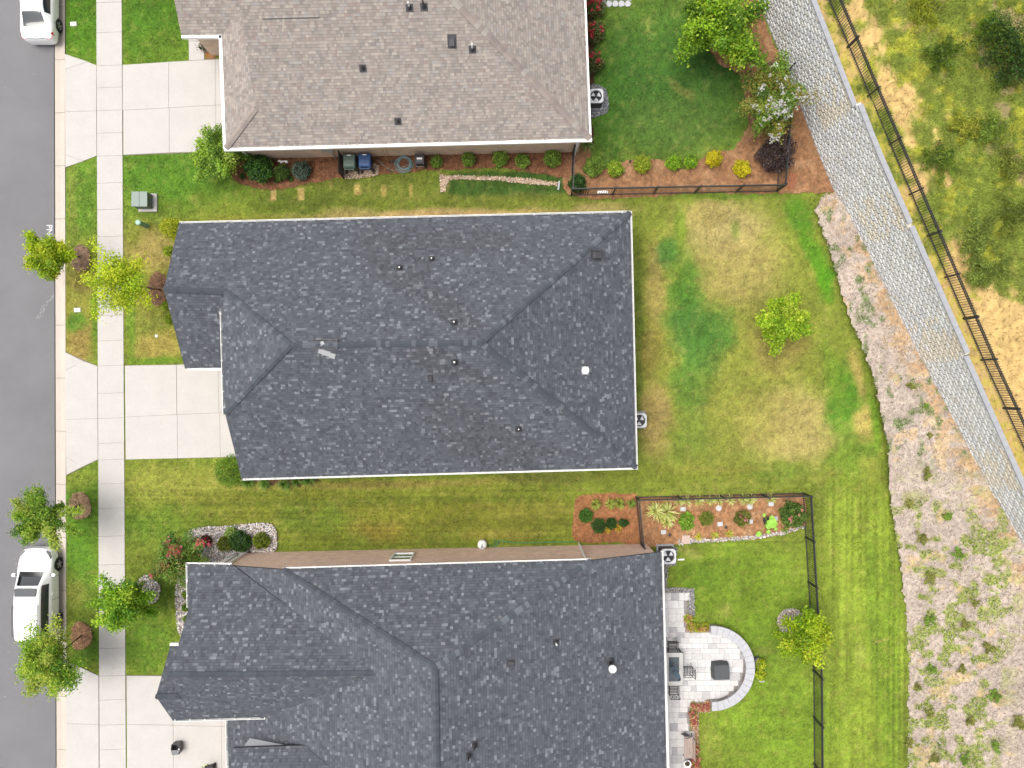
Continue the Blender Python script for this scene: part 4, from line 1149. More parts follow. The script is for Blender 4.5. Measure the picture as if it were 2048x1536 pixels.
for q in places:
    p, d, n, j, s_, nc, to_end, fr_ = q
    st = to_end < 2.2 and rb.random() < .8 * (1 - to_end / 2.4) + .15 and (j > nc * .25)
    me = rb.choice(blk_stain if st else blk_meshes)
    rz = math.atan2(d.y, d.x)
    # local +y must point into the hill
    if id(q) in single:
        o = bpy.data.objects.new('block', me); o.location = p; o.rotation_euler = (0, 0, rz + rb.uniform(-.01, .01)); link(o, rw)
    else:
        R_ = Matrix.Rotation(rz, 3, 'Z')
        c = col(230, 222, 206, .66) if st else rb.choice(blk_cols)
        bm_ = block_mesh(BL, c)
        rest.add([R_ @ Vector(v) + p for v in bm_.v], bm_.f, c)
o = rest.build('block_courses', M_BLOCK, rw); o['kind'] = 'stuff'
# dark earth-backed core behind the blocks, and the caps
core = MB()
for (s0, s1, h_) in SECT:
    k = max(2, int((s1 - s0) / 2) + 1); ss = np.linspace(s0, s1, k)
    for u0, u1 in zip(ss[:-1], ss[1:]):
        pa, da, na = wall_at(u0); pb, db, nb = wall_at(u1)
        f0 = pa + na * .09; f1 = pb + nb * .09; t0 = pa + na * (.09 + BATTER * h_); t1 = pb + nb * (.09 + BATTER * h_)
        zt = h_ - .03
        core.add([f0 - Vector((0, 0, .2)), f1 - Vector((0, 0, .2)), Vector((t1.x, t1.y, zt)), Vector((t0.x, t0.y, zt)),
                  pa + na * .64 - Vector((0, 0, .2)), pb + nb * .64 - Vector((0, 0, .2)), Vector(((pb + nb * .64).x, (pb + nb * .64).y, zt)), Vector(((pa + na * .64).x, (pa + na * .64).y, zt))],
                 [(0, 1, 2, 3), (3, 2, 6, 7), (4, 7, 6, 5), (0, 3, 7, 4), (1, 5, 6, 2)])
core.build('wall_core', mat('block_core', col(60, 60, 64), .95), rw)
M_CAP = mat('cap_stone', col(188, 190, 196), .85, scale=4, amt=.08, bump=.3, bscale=60)
cap_m = MB().box((0, .11, .045), (.455, .26, .09)).mesh('cap_stone', M_CAP)
for (s0, s1, h_) in SECT:
    s_ = s0 + .24
    while s_ < s1 - .1:
        p, d, n = wall_at(s_)
        o = bpy.data.objects.new('cap_stone', cap_m); o.location = p + n * (BATTER * h_) + Vector((0, 0, h_)); o.rotation_euler = (0, 0, math.atan2(d.y, d.x)); link(o, rw)
        s_ += .462

# ---------------------------------------------------------------- hill behind the wall
def hill_rgb(X, Y, Z):
    px = 1024 + X * F / (H - Z); py = 768 - Y * F / (H - Z)
    S_, D_ = wall_sd(X, Y)
    c = np.zeros(X.shape + (3,)); c[:] = (236, 200, 132)
    def mixin(w, rgb):
        w = np.clip(w, 0, 1)[..., None]; c[:] = c * (1 - w) + np.array(rgb) * w
    v = fbm(px / 26, py / 26, 1, 5); v2 = fbm(px / 70, py / 70, 3, 3); v3 = fbm(px / 10, py / 10, 6, 4)
    dens = v * .7 + v2 * .5 - .08 + .34 * sstep(2.2, 5.0, D_) - .40 * sstep(540, 660, py)
    mixin(sstep(.50, .64, dens) * .9, (160, 164, 78))
    mixin(sstep(.60, .76, dens) * .7, (132, 150, 60))
    mixin(sstep(.56, .7, fbm(px / 20 + 60, py / 20, 4, 4)) * sstep(.52, .62, dens) * .8, (194, 190, 74))
    mixin(sstep(.6, .74, fbm(px / 30 + 20, py / 30 + 60, 0, 4)) * sstep(3.5, 7, D_) * .75, (186, 162, 124))
    strip = (1 - sstep(1.0, 1.5, D_)) * sstep(.3, .45, D_)
    mixin(strip * sstep(.42, .58, v3) * .7, (190, 178, 74))
    return c * (.80 + .40 * v3[..., None])
ss = np.arange(-14, WALL_LEN + 16, .14)
dd = np.concatenate([np.arange(.58, 14, .14), np.arange(14, 60, 1.5)])
SS, DD = np.meshgrid(ss, dd, indexing='ij')
BX = np.zeros(SS.shape); BY = np.zeros(SS.shape)
for i, s_ in enumerate(ss):
    p, d, n = wall_at(s_)
    BX[i] = p.x + n.x * dd; BY[i] = p.y + n.y * dd
_p, _d, _n = wall_at(WALL_LEN * .55)
# use one common normal far from the wall so the sheet never folds
far = sstep(.3, 6, DD)
S0 = np.zeros(SS.shape)
for i, s_ in enumerate(ss):
    p, d, n = wall_at(s_)
    BX[i] = p.x + (n.x * (1 - far[i]) + _n.x * far[i]) * dd; BY[i] = p.y + (n.y * (1 - far[i]) + _n.y * far[i]) * dd
HZ = hill_z(BX, BY)
nx, ny = SS.shape
i, j = np.meshgrid(np.arange(nx - 1), np.arange(ny - 1), indexing='ij'); a = (i * ny + j).ravel()
hill = np_obj('hillside', np.stack([BX, BY, HZ], -1).reshape(-1, 3), np.stack([a, a + 1, a + ny + 1, a + ny], -1)[:, ::-1], mat_vc('hill_soil', rough=.95, scale=22, amt=.2, bump=.6, bscale=40), (nlin(hill_rgb(BX, BY, HZ)) * K).reshape(-1, 3), 'POINT')
hill['kind'] = 'structure'

# ---------------------------------------------------------------- fences
def fence(name, label, pts, h, group=None, post=2.4, gap=.115, rails=(.12, -.05, -.22), picket_over=.0, matr=M_BLACK, start_posts=True):
    """pts: ground points; every post, rail and picket is a part"""
    f = thing(name, label, 'fence', pts[0], group=group)
    base = Vector(pts[0])
    pm = MB().box((0, 0, h / 2 + .03), (.08, .08, h + .06)).box((0, 0, h + .075), (.095, .095, .03)).mesh('post', matr)
    km = MB().box((0, 0, h / 2 + .03 + picket_over / 2), (.023, .023, h - .06 + picket_over)).mesh('picket', matr)
    first = True
    for a, b in zip(pts[:-1], pts[1:]):
        a = Vector(a); b = Vector(b); d = b - a; L = d.length; n = max(1, round(L / post)); rz = math.atan2(d.y, d.x)
        for i in range(n + 1):
            if i == 0 and not first: continue
            o = bpy.data.objects.new('post', pm); o.location = a + d * (i / n) - base; o.rotation_euler = (0, 0, rz); link(o, f)
        for r in rails:
            z = r if r > 0 else h + r
            MB().bar(a - base + Vector((0, 0, z)), b - base + Vector((0, 0, z)), .045, .045).build('rail', matr, f)
        k = int(L / gap)
        for i in range(1, k):
            o = bpy.data.objects.new('picket', km); o.location = a + d * (i / k) - base; o.rotation_euler = (0, 0, rz); link(o, f)
        first = False
    return f
fb = [PH(*p) + Vector((0, 0, .08)) for p in ((1620, -76), (1652, 0), (1734, 194), (1817, 390), (1888, 555), (1960, 720), (2048, 912), (2120, 1070))]
fence('iron_fence', 'black iron picket fence running along the hill above the block wall', fb, 1.1, post=2.43, gap=.128, rails=(.2, -.04, -.17), picket_over=.10)
fence('iron_fence', 'black picket fence along the mulch bed of the tan-roofed house', [P(1145, 309), P(1142, 391), P(1553, 383), P(1566, 200)], 1.45, gap=.128, rails=(.12, -.03, -.18))
fence('iron_fence', 'black picket fence enclosing the garden bed and lawn beside the patio', [P(1281, 1087), P(1271, 994), P(1605, 986), P(1626, 1340), P(1628, 1620)], 1.25, gap=.125, rails=(.12, -.03, -.18))
fence('gate_leaf', 'short black iron gate leaf standing open by the white-flowered tree', [P(1569, 150), P(1558, 166)], 1.45, gap=.128, rails=(.12, -.03, -.18))
# ---------------------------------------------------------------- plants
def leaf_quads(ctr, L, W, up, rng, cols):
    """rhombus leaves: centres (n,3); returns V, F, C"""
    n = len(ctr)
    a = rng.normal(size=(n, 3)); a[:, 2] *= .55; a /= np.linalg.norm(a, axis=1)[:, None] + 1e-9
    nr = rng.normal(size=(n, 3)) * .75; nr[:, 2] += up
    b = np.cross(nr, a); b /= np.linalg.norm(b, axis=1)[:, None] + 1e-9
    l = (L * rng.uniform(.7, 1.3, n))[:, None]; w = (W * rng.uniform(.7, 1.3, n))[:, None]
    V = np.stack([ctr - a * l, ctr + b * w, ctr + a * l, ctr - b * w], 1).reshape(-1, 3)
    return V, np.arange(4 * n).reshape(n, 4), cols

def crown_pts(rng, r, n, limbs, spread=.17, flat=.8, inner=.25, up=.15):
    """leaf centres grouped along limbs so that the outline is uneven and gaps stay open"""
    d = rng.normal(size=(limbs, 3)); d[:, 2] = d[:, 2] * flat + up; d /= np.linalg.norm(d, axis=1)[:, None]
    ln = r * rng.uniform(.72, 1.08, limbs)
    k = rng.integers(0, limbs, n)
    t = inner + (1 - inner) * rng.random(n) ** .7
    bend = rng.normal(size=(limbs, 3)) * .22
    p = d[k] * (ln[k] * t)[:, None] + bend[k] * (r * t * t)[:, None]
    p += rng.normal(size=(n, 3)) * (spread * r * (1.15 - .5 * t))[:, None]
    p[:, 2] *= flat
    return p, k, t, d, ln

def tree(name, label, base, crown, zc, r, rgbs, seed, n=7000, limbs=18, leaf=(.06, .034), flat=.85, spread=.15, flowers=None, group=None, trunk=.05, up=1.5, multi=1, tint=.16):
    rng = np.random.default_rng(seed)
    b = P(*base); c = P(crown[0], crown[1], zc)
    t = thing(name, label, 'tree', b, group=group)
    lc = c - b
    limbs = int(limbs * 1.6); n = int(n * 1.9); leaf = (leaf[0] * 1.08, leaf[1] * 1.15)
    p, k, tt, d, ln = crown_pts(rng, r, n, limbs, spread, flat)
    cols = np.array(rgbs, float)
    limb_t = rng.uniform(1 - tint, 1 + tint, limbs)
    ci = (rng.integers(0, len(rgbs), limbs)[k] + (rng.random(n) < .35) * rng.integers(0, len(rgbs), n)) % len(rgbs)
    C = nlin(cols[ci]) * KL * limb_t[k][:, None] * rng.uniform(.7, 1.3, (n, 1))
    V, Fq, C = leaf_quads(p + np.array(lc), leaf[0], leaf[1], up, rng, C)
    np_obj('crown', V, Fq, M_LEAF, C, 'FACE', t)
    m = MB()
    for q in range(multi):
        o = Vector((rng.normal() * .12, rng.normal() * .12, 0)) if multi > 1 else Vector((0, 0, 0))
        mid = lc * .5 + Vector((rng.normal() * .05, rng.normal() * .05, 0)) + o
        m.tube([o - Vector((0, 0, .1)), o * 1.0 + lc * .2, mid, lc + o], [trunk, trunk * .85, trunk * .7, trunk * .35], 8)
    for q in range(limbs):
        e = Vector(d[q] * ln[q] * .85); e.z *= flat
        st = lc * rng.uniform(.72, .98)
        m.tube([st, st.lerp(lc + e, .5) + Vector((0, 0, .04)), lc + e], [trunk * .38, trunk * .22, trunk * .08], 5)
    m.build('trunk', M_BARK, t, smooth=True)
    if flowers:
        frgb, fn, fr = flowers
        m = MB()
        sel = np.argsort(-(p[:, 2] + rng.random(n) * r * 1.1))[:fn * 6]
        sel = rng.choice(sel, fn, replace=False)
        pc = []
        for s_ in sel:
            o = p[s_] * 1.06
            kk = rng.integers(5, 12)
            pc.append(o + rng.normal(size=(kk, 3)) * fr)
        pc = np.concatenate(pc) + np.array(lc) + np.array((0, 0, .05))
        fc = nlin(np.array(frgb, float)[rng.integers(0, len(frgb), len(pc))]) * .62 * rng.uniform(.85, 1.1, (len(pc), 1))
        V, Fq, fc = leaf_quads(pc, .055, .05, 1.6, rng, fc)
        np_obj('blossom', V, Fq, M_LEAF, fc, 'FACE', t)
    return t

def shrub(name, label, px, r, rgbs, seed, h=None, n=None, leaf=(.045, .024), group=None, cat='shrub', dense=True, flowers=None, z0=None, ry=None, up=1.3, ragged=False):
    """px = centre of the shrub as it shows in the photograph"""
    rng = np.random.default_rng(seed)
    h = h or r * 1.3
    zc = h * .55
    if z0 is None: c = P(px[0], px[1], zc); b = Vector((c.x, c.y, 0))
    elif z0 == 's':
        q = PS(px[0], px[1], zc); b = Vector((q.x, q.y, q.z - zc))
    else:
        q = PH(px[0], px[1], zc); b = Vector((q.x, q.y, q.z - zc))
    t = thing(name, label, cat, b, group=group)
    n = n or int(900 + 2300 * min(r, 1.2) ** 1.6)
    ry = ry or r
    u = rng.normal(size=(n, 3)); u /= np.linalg.norm(u, axis=1)[:, None]
    rad = rng.uniform(.45, 1.0, n) ** .5
    lum = 1 + .16 * np.sin(u[:, 0] * 5 + seed) * np.cos(u[:, 1] * 6 + seed * 2) + .1 * np.sin(u[:, 2] * 7 + u[:, 0] * 9)
    p = u * (rad * lum)[:, None] * np.array([r, ry, h * .5])
    p[:, 2] = np.maximum(p[:, 2] + h * .52, .03)
    # clumps
    lobes = rng.normal(size=(9, 3)); lobes /= np.linalg.norm(lobes, axis=1)[:, None]
    w = (u @ lobes.T); kb = w.argmax(1); lt = rng.uniform(.8, 1.22, 9)[kb]
    p[:, :2] *= (0.9 + .2 * (w.max(1)))[:, None]
    if ragged:
        p, kk, tt, dd_, ln_ = crown_pts(rng, r, n, 11, .16, h / r * .5, .1, .35)
        p[:, 2] = np.maximum(p[:, 2] + h * .42, .02); lt = rng.uniform(.78, 1.25, 11)[kk]
    C = nlin(np.array(rgbs, float)[rng.integers(0, len(rgbs), n)]) * KL * (lt * rng.uniform(.72, 1.3, n))[:, None]
    V, Fq, C = leaf_quads(p, leaf[0], leaf[1], up, rng, C)
    np_obj('foliage', V, Fq, M_LEAF, C, 'FACE', t)
    m = MB()
    for q in range(6):
        e = Vector((rng.normal() * r * .4, rng.normal() * ry * .4, h * .6))
        m.tube([(e.x * .15, e.y * .15, -.05), e * .6, e], [.022, .016, .006], 5)
    m.build('stems', M_BARK, t)
    if flowers:
        frgb, fn = flowers
        sel = np.argsort(-(p[:, 2] + rng.random(n) * h * .7))[:fn * 5]; sel = rng.choice(sel, min(fn, len(sel)), replace=False)
        pc = np.concatenate([p[s_] * 1.05 + rng.normal(size=(7, 3)) * .045 for s_ in sel]) + np.array((0, 0, .04))
        fc = nlin(np.array(frgb, float)[rng.integers(0, len(frgb), len(pc))]) * .6 * rng.uniform(.8, 1.1, (len(pc), 1))
        V, Fq, fc = leaf_quads(pc, .05, .045, 1.5, rng, fc)
        np_obj('flowers', V, Fq, M_LEAF, fc, 'FACE', t)
    return t

def blade_plant(name, label, px, r, rgbs, seed, n=70, w=.016, group=None, cat='plant', z0=None, h=None):
    """arching strap leaves from one crown"""
    rng = np.random.default_rng(seed)
    h = h or r * .9
    if z0 is None: b = P(px[0], px[1], 0)
    else: b = PH(px[0], px[1])
    t = thing(name, label, cat, b, group=group)
    a = rng.uniform(0, 6.283, n); L = r * rng.uniform(.6, 1.15, n); hh = h * rng.uniform(.6, 1.1, n)
    V = []; Fq = []
    dx, dy = np.cos(a), np.sin(a)
    segs = [(0.03, 0), (.35, .75), (.75, 1.0), (1.0, .72)]; ww = [w, w, w * .8, w * .15]
    rows = []
    for (f, zf), wi in zip(segs, ww):
        c = np.stack([dx * L * f, dy * L * f, hh * zf + .01], -1); s_ = np.stack([-dy * wi, dx * wi, np.zeros(n)], -1)
        rows.append(c - s_); rows.append(c + s_)
    V = np.stack(rows, 1).reshape(-1, 3)
    o = np.arange(n)[:, None] * 8
    Fq = np.concatenate([o + np.array([[2 * k, 2 * k + 1, 2 * k + 3, 2 * k + 2]]) for k in range(3)], 0)
    c1 = nlin(np.array(rgbs, float)[rng.integers(0, len(rgbs), n)]) * KL * rng.uniform(.75, 1.25, (n, 1))
    np_obj('leaves', V, Fq, M_LEAF, np.tile(c1, (3, 1)), 'FACE', t)
    MB().lathe((0, 0, -.02), [(.05, 0), (.06, .04), (.02, .09)], 8).build('crown_base', MATS['bark'], t)
    return t

YG = [(176, 192, 36), (152, 178, 32), (196, 202, 52), (122, 156, 28)]
MG_ = [(96, 134, 40), (120, 152, 46), (78, 116, 34), (142, 160, 52), (160, 158, 66)]
BG = [(122, 164, 36), (146, 184, 44), (98, 142, 30), (170, 196, 56), (84, 124, 28)]
DG = [(48, 84, 34), (64, 104, 40), (84, 126, 48), (38, 66, 30)]

tree('street_tree', 'yellow-green young street tree reaching over the kerb, beside white letters on the road', (160, 513), (99, 511), 2.7, 1.2, YG, 1, 6500, 17)
tree('front_tree', 'airy lime-green young tree over the sidewalk before the middle house', (322, 580), (246, 569), 3.6, 1.62, [(188, 204, 40), (168, 192, 34), (206, 214, 60), (142, 172, 34)], 2, 3900, 18, spread=.16, leaf=(.062, .026))
tree('street_tree', 'dark green street tree with long drooping shoots, in front of the white minivan', (162, 1010), (84, 1036), 3.3, 1.45, [(108, 148, 44), (134, 170, 50), (86, 124, 34), (156, 182, 62), (172, 184, 78)], 3, 6500, 16, spread=.13, leaf=(.055, .026))
tree('street_tree', 'large dense street tree hiding the rear of the white minivan', (164, 1270), (95, 1326), 3.2, 1.55, [(114, 156, 42), (142, 178, 50), (90, 130, 34), (168, 190, 66), (178, 188, 78)], 4, 9500, 24, spread=.16, leaf=(.058, .028))
tree('front_tree', 'bright green young tree growing from a river-rock ring beside the sidewalk', (298, 1181), (250, 1209), 2.7, 1.42, BG, 5, 7500, 19, spread=.16)
tree('yard_tree', 'small light green tree alone on the patchy back lawn', (1556, 650), (1566, 645), 1.9, 1.22, [(136, 172, 38), (160, 190, 44), (110, 148, 30), (180, 196, 60)], 6, 5600, 16, spread=.17, leaf=(.066, .04))
tree('yard_tree', 'large bright green leafy tree in the mulch bed by the block wall', (1430, 85), (1457, 42), 2.8, 2.05, [(124, 160, 38), (146, 182, 44), (100, 138, 30), (168, 190, 58), (82, 118, 28)], 7, 11000, 26, spread=.15, leaf=(.08, .045), trunk=.07)
tree('crape_myrtle', 'crape myrtle covered in white blossom beside the block wall', (1522, 226), (1546, 193), 2.3, 1.82, [(104, 140, 46), (126, 160, 54), (84, 118, 40), (150, 162, 64), (140, 132, 60)], 8, 9000, 24, spread=.14, multi=4, trunk=.035, flowers=([(240, 238, 234), (226, 222, 214), (250, 248, 246)], 110, .06), leaf=(.055, .03))
tree('yard_tree', 'small yellow-green tree rising over the iron fence beside the rock ring', (1592, 1254), (1619, 1277), 2.0, 1.2, [(164, 188, 34), (140, 172, 30), (190, 200, 56), (112, 146, 28)], 9, 6200, 17, spread=.17, leaf=(.06, .036))
tree('crape_myrtle', 'open crape myrtle with hot pink blossom at the edge of the rock bed', (392, 1112), (352, 1114), 1.9, 1.55, [(92, 132, 48), (116, 150, 58), (74, 108, 40), (140, 150, 76), (160, 130, 80)], 10, 4600, 20, spread=.11, multi=4, trunk=.03, flowers=([(232, 84, 120), (216, 60, 100), (240, 130, 150), (222, 130, 110)], 17, .085), leaf=(.06, .026))
tree('corner_shrub', 'tall loose bright green bush at the front corner of the tan-roofed house', (446, 318), (436, 306), 1.5, 1.3, [(132, 168, 52), (156, 188, 62), (100, 136, 44), (82, 116, 44), (176, 196, 84)], 12, 7500, 22, spread=.16, multi=3, trunk=.03, leaf=(.06, .03))

# dark shrub with purple leaves, roses, lilies
shrub('smoke_bush', 'round shrub with dark purple-brown leaves in front of the fence', (1554, 305), .95, [(72, 58, 58), (96, 80, 78), (52, 42, 44), (112, 100, 98), (88, 66, 56)], 13, h=1.5, n=4200, leaf=(.06, .026))
for i, (x, y, lb) in enumerate(((1191, 12, 'red rose bush by the grey stepping stones behind the tan-roofed house'), (1190, 64, 'red rose bush, middle one of three beneath the white eave'), (1188, 124, 'red rose bush next to the air conditioner of the tan-roofed house'))):
    shrub('rose_bush', lb, (x, y), .52, [(86, 108, 52), (110, 124, 66), (66, 86, 42), (120, 88, 60)], 20 + i, h=1.0, flowers=([(212, 50, 64), (230, 96, 104), (190, 36, 50)], 16), group='rose bushes under the eave')
blade_plant('daylily', 'clump of long arching green leaves at the rear corner of the tan-roofed house', (1172, 288), .6, [(120, 158, 70), (150, 178, 90), (92, 130, 54)], 24, 70)
# bed along the brick wall
shrub('shrub', 'large dark green glossy shrub beside the corner bush', (517, 336), .72, DG + [(96, 140, 56)], 25, h=1.2, n=3800, leaf=(.055, .032))
shrub('shrub', 'mid-green rounded shrub below the white garden lamp', (563, 345), .42, [(78, 104, 40), (98, 128, 48), (60, 84, 34)], 26, h=.7)
shrub('shrub', 'blue-grey leaved shrub in the rust mulch beside the brick wall', (602, 341), .5, [(76, 98, 80), (104, 124, 110), (58, 76, 60), (128, 146, 130)], 27, h=.8)
for i, (x, y) in enumerate(((485, 353), (553, 360), (581, 357))):
    shrub('seedling', 'tiny dark green seedling in the rust mulch near the corner bush', (x, y), .16, DG, 28 + i, h=.25, n=300, leaf=(.03, .016), group='seedlings in the mulch', cat='plant')
LM = [(108, 142, 52), (132, 164, 62), (86, 116, 42), (150, 172, 74)]
for i, (x, y, r) in enumerate(((873, 323, .3), (937, 318, .38), (1000, 317, .42), (1045, 322, .38), (1105, 317, .44))):
    shrub('shrub', 'rounded green shrub in the rust mulch row under the brick wall', (x, y), r, LM, 32 + i, h=r * 1.8, n=1500, group='shrub row under the brick wall')
shrub('shrub', 'dark glossy green shrub in the fence corner below the brick house', (1155, 366), .46, DG, 38, h=.9, n=2200)
for i, (x, y, r, lb) in enumerate(((1187, 333, .52, 'largest green shrub of the row on tan mulch, close to the fence corner'), (1231, 338, .42, 'green shrub with yellowish tips, second from the fence corner'), (1285, 328, .44, 'green shrub with golden tips beside a black garden spotlight'))):
    shrub('shrub', lb, (x, y), r, [LM, [(136, 164, 44), (110, 140, 38), (164, 180, 56)], [(150, 168, 44), (120, 146, 40), (180, 184, 60)]][i], 40 + i, h=r * 1.7, n=1900, group='shrub row along the back fence')
for i, (x, y, r) in enumerate(((1348, 326, .4), (1382, 323, .36))):
    shrub('shrub', 'bright green leafy shrub, one of a close pair at the lawn edge', (x, y), r, BG, 44 + i, h=r * 1.7, n=1500, group='pair of bright green shrubs')
shrub('golden_shrub', 'tall golden yellow shrub touching the lawn edge', (1429, 317), .42, [(206, 190, 24), (226, 208, 40), (176, 168, 24), (190, 184, 50)], 47, h=.85, n=1900)
shrub('golden_shrub', 'round golden yellow shrub standing clear on the tan mulch', (1484, 337), .44, [(198, 186, 26), (214, 202, 40), (168, 166, 28)], 48, h=.75, n=1900)
# front of the middle house
shrub('shrub', 'yellow-green shrub at the upper front corner of the middle house', (343, 457), .55, [(164, 172, 34), (136, 154, 34), (186, 184, 48)], 50, h=1.4, n=2000)
for i, (x, y) in enumerate(((337, 502), (334, 612), (340, 638))):
    shrub('shrub', 'small yellow-green shrub peeking out under the front gable', (x, y), .26, [(150, 170, 44), (126, 150, 40)], 51 + i, h=.7, n=800, group='small shrubs under the front gable')
shrub('shrub', 'feathery green shrub at the garage corner of the middle house', (461, 942), .78, [(118, 154, 42), (94, 132, 38), (142, 172, 56), (78, 112, 36)], 55, h=1.2, n=3600, leaf=(.05, .016))
for i, (x, y) in enumerate(((500, 963), (532, 965), (570, 968), (595, 962), (620, 960))):
    blade_plant('grass_clump', 'short green grass clump in the dark mulch under the lower eave', (x, y), .42, [(92, 132, 44), (116, 154, 56), (76, 110, 38)], 56 + i, 70, group='grass clumps under the eave')
# rock bed of the patio house
shrub('shrub', 'dark green rounded shrub on the white river rock', (480, 1085), .58, DG, 62, h=.8, n=2600)
shrub('shrub', 'olive green mound leaning on the darker shrub in the rock bed', (450, 1087), .42, [(106, 118, 32), (126, 136, 40), (84, 96, 28)], 63, h=.55, n=1700)
shrub('shrub', 'olive green mound standing alone at the end of the rock bed', (522, 1083), .47, [(110, 128, 30), (134, 148, 40), (88, 104, 26)], 64, h=.6, n=2000)
shrub('shrub', 'pale green leafy plant among the shrubs of the rock bed', (462, 1066), .32, [(150, 180, 80), (124, 156, 64), (172, 196, 104)], 65, h=.5, n=800)
shrub('shrub', 'small red-leaved shrub with pink flowers on the river rock', (412, 1082), .3, [(110, 60, 56), (86, 46, 44), (96, 84, 56)], 66, h=.5, n=800, flowers=([(226, 70, 110)], 3))
for i, (x, y) in enumerate(((372, 1190), (371, 1215), (374, 1238))):
    shrub('shrub', 'small green mound on river rock against the front wall', (x, y), .2, [(120, 148, 40), (96, 124, 34)], 67 + i, h=.35, n=500, group='small mounds on the rock strip')
# fenced and open beds beside the patio house
for i, (x, y) in enumerate(((1191, 1008), (1219, 1006), (1238, 1006))):
    blade_plant('lily_turf', 'yellow-edged grass tuft in the orange mulch outside the fence', (x, y), .36, [(150, 164, 60), (182, 188, 92), (104, 128, 44)], 71 + i, 80, group='grass tufts outside the fence')
blade_plant('lily_turf', 'plain green grass tuft in the orange mulch touching the fence', (1262, 1006), .3, [(110, 140, 50), (136, 160, 64)], 75, 70)
shrub('shrub', 'round clipped green ball shrub on orange mulch', (1172, 1031), .38, [(74, 122, 40), (96, 144, 50), (58, 98, 34)], 76, h=.6, n=1900, leaf=(.03, .018))
shrub('shrub', 'dark green oval shrub behind yellow flowers', (1198, 1052), .4, DG, 77, h=.6, n=1900, leaf=(.03, .018), ry=.42)
shrub('shrub', 'dark green clipped shrub between the oval and the low one', (1223, 1047), .3, DG, 78, h=.5, n=1300, leaf=(.03, .018))
shrub('shrub', 'low dark green shrub at the end of the clipped trio', (1247, 1046), .28, DG, 79, h=.4, n=1200, leaf=(.03, .018), ry=.2)
for i, (x, y) in enumerate(((1215, 1058), (1236, 1056))):
    shrub('flower_clump', 'small yellow flower clump on orange mulch before the dark shrubs', (x, y), .15, [(150, 150, 50)], 80 + i, h=.2, n=150, leaf=(.025, .015), cat='flowers', flowers=([(240, 200, 50), (246, 216, 90)], 14), group='yellow flower clumps')
VAR = [(200, 206, 110), (226, 226, 160), (160, 180, 80), (210, 210, 130)]
for i, (x, y, r) in enumerate(((1310, 1020, .62), (1334, 1022, .66), (1333, 1042, .4))):
    blade_plant('variegated_iris', 'large cream and green striped strap-leaved clump on the mulch', (x, y), r, VAR, 83 + i, 60, .024, group='striped strap-leaved clumps')
for i, x in enumerate((1356, 1372, 1396, 1418, 1436, 1460, 1486, 1500, 1540)):
    blade_plant('border_grass', 'pale striped grass tuft growing along the upper fence of the bed', (x, 1001 - (x - 1356) * .02), .36, VAR, 90 + i, 45, .016, group='striped grass along the fence')
shrub('shrub', 'light green spreading shrub beside a pale stepping block', (1373, 1042), .42, [(128, 170, 48), (104, 146, 40), (150, 186, 66)], 101, h=.4, n=1300, ry=.5)
shrub('shrub', 'olive green shrub standing alone in the middle of the fenced bed', (1413, 1037), .38, [(120, 132, 50), (144, 150, 60), (98, 112, 42)], 102, h=.5, n=1400)
shrub('rose_bush', 'small shrub with pink blooms in the fenced bed', (1485, 1037), .42, [(112, 122, 48), (136, 138, 56), (92, 104, 40)], 103, h=.6, n=1500, flowers=([(232, 130, 130), (240, 170, 160)], 5))
shrub('shrub', 'large dark green leafy shrub with pink flowers in the fence corner', (1587, 1030), .68, [(72, 106, 40), (96, 130, 50), (56, 84, 34), (128, 148, 66)], 104, h=.8, n=2600, leaf=(.075, .026), flowers=([(238, 140, 120), (244, 180, 160)], 5))
for i, (x, y) in enumerate(((1397, 1072), (1427, 1070), (1457, 1067))):
    blade_plant('daylily', 'small daylily with yellow blooms near the stone edging', (x, y), .28, [(150, 170, 60), (180, 190, 80), (230, 210, 80)], 105 + i, 34, group='daylilies by the stone edging')
blade_plant('daylily', 'small green tuft near the potted big-leaved plant', (1568, 1058), .24, [(140, 170, 70), (110, 140, 56)], 109, 30)
# flower borders of the patio
for i, (x, y) in enumerate(((1376, 1238), (1384, 1254), (1398, 1256), (1410, 1254))):
    shrub('flower_clump', 'yellow-green leafy flower clump in the upper patio corner bed', (x, y), .24, [(170, 178, 40), (144, 160, 40), (190, 190, 70)], 110 + i, h=.3, n=420, leaf=(.035, .02), cat='flowers', flowers=([(236, 220, 120), (226, 150, 110)], 5), group='flowers in the upper patio bed')
for i, (x, y) in enumerate(((1388, 1412), (1402, 1414), (1414, 1412), (1387, 1428), (1388, 1442), (1390, 1496), (1391, 1520), (1390, 1534))):
    shrub('flower_clump', 'pink and yellow flower clump in the lower patio border', (x, y), .22, [(150, 160, 60), (176, 176, 80), (120, 134, 50)], 116 + i, h=.28, n=300, leaf=(.03, .018), cat='flowers', flowers=([(236, 130, 140), (240, 170, 130), (246, 220, 150), (228, 96, 110)], 18), group='flowers in the lower patio border')

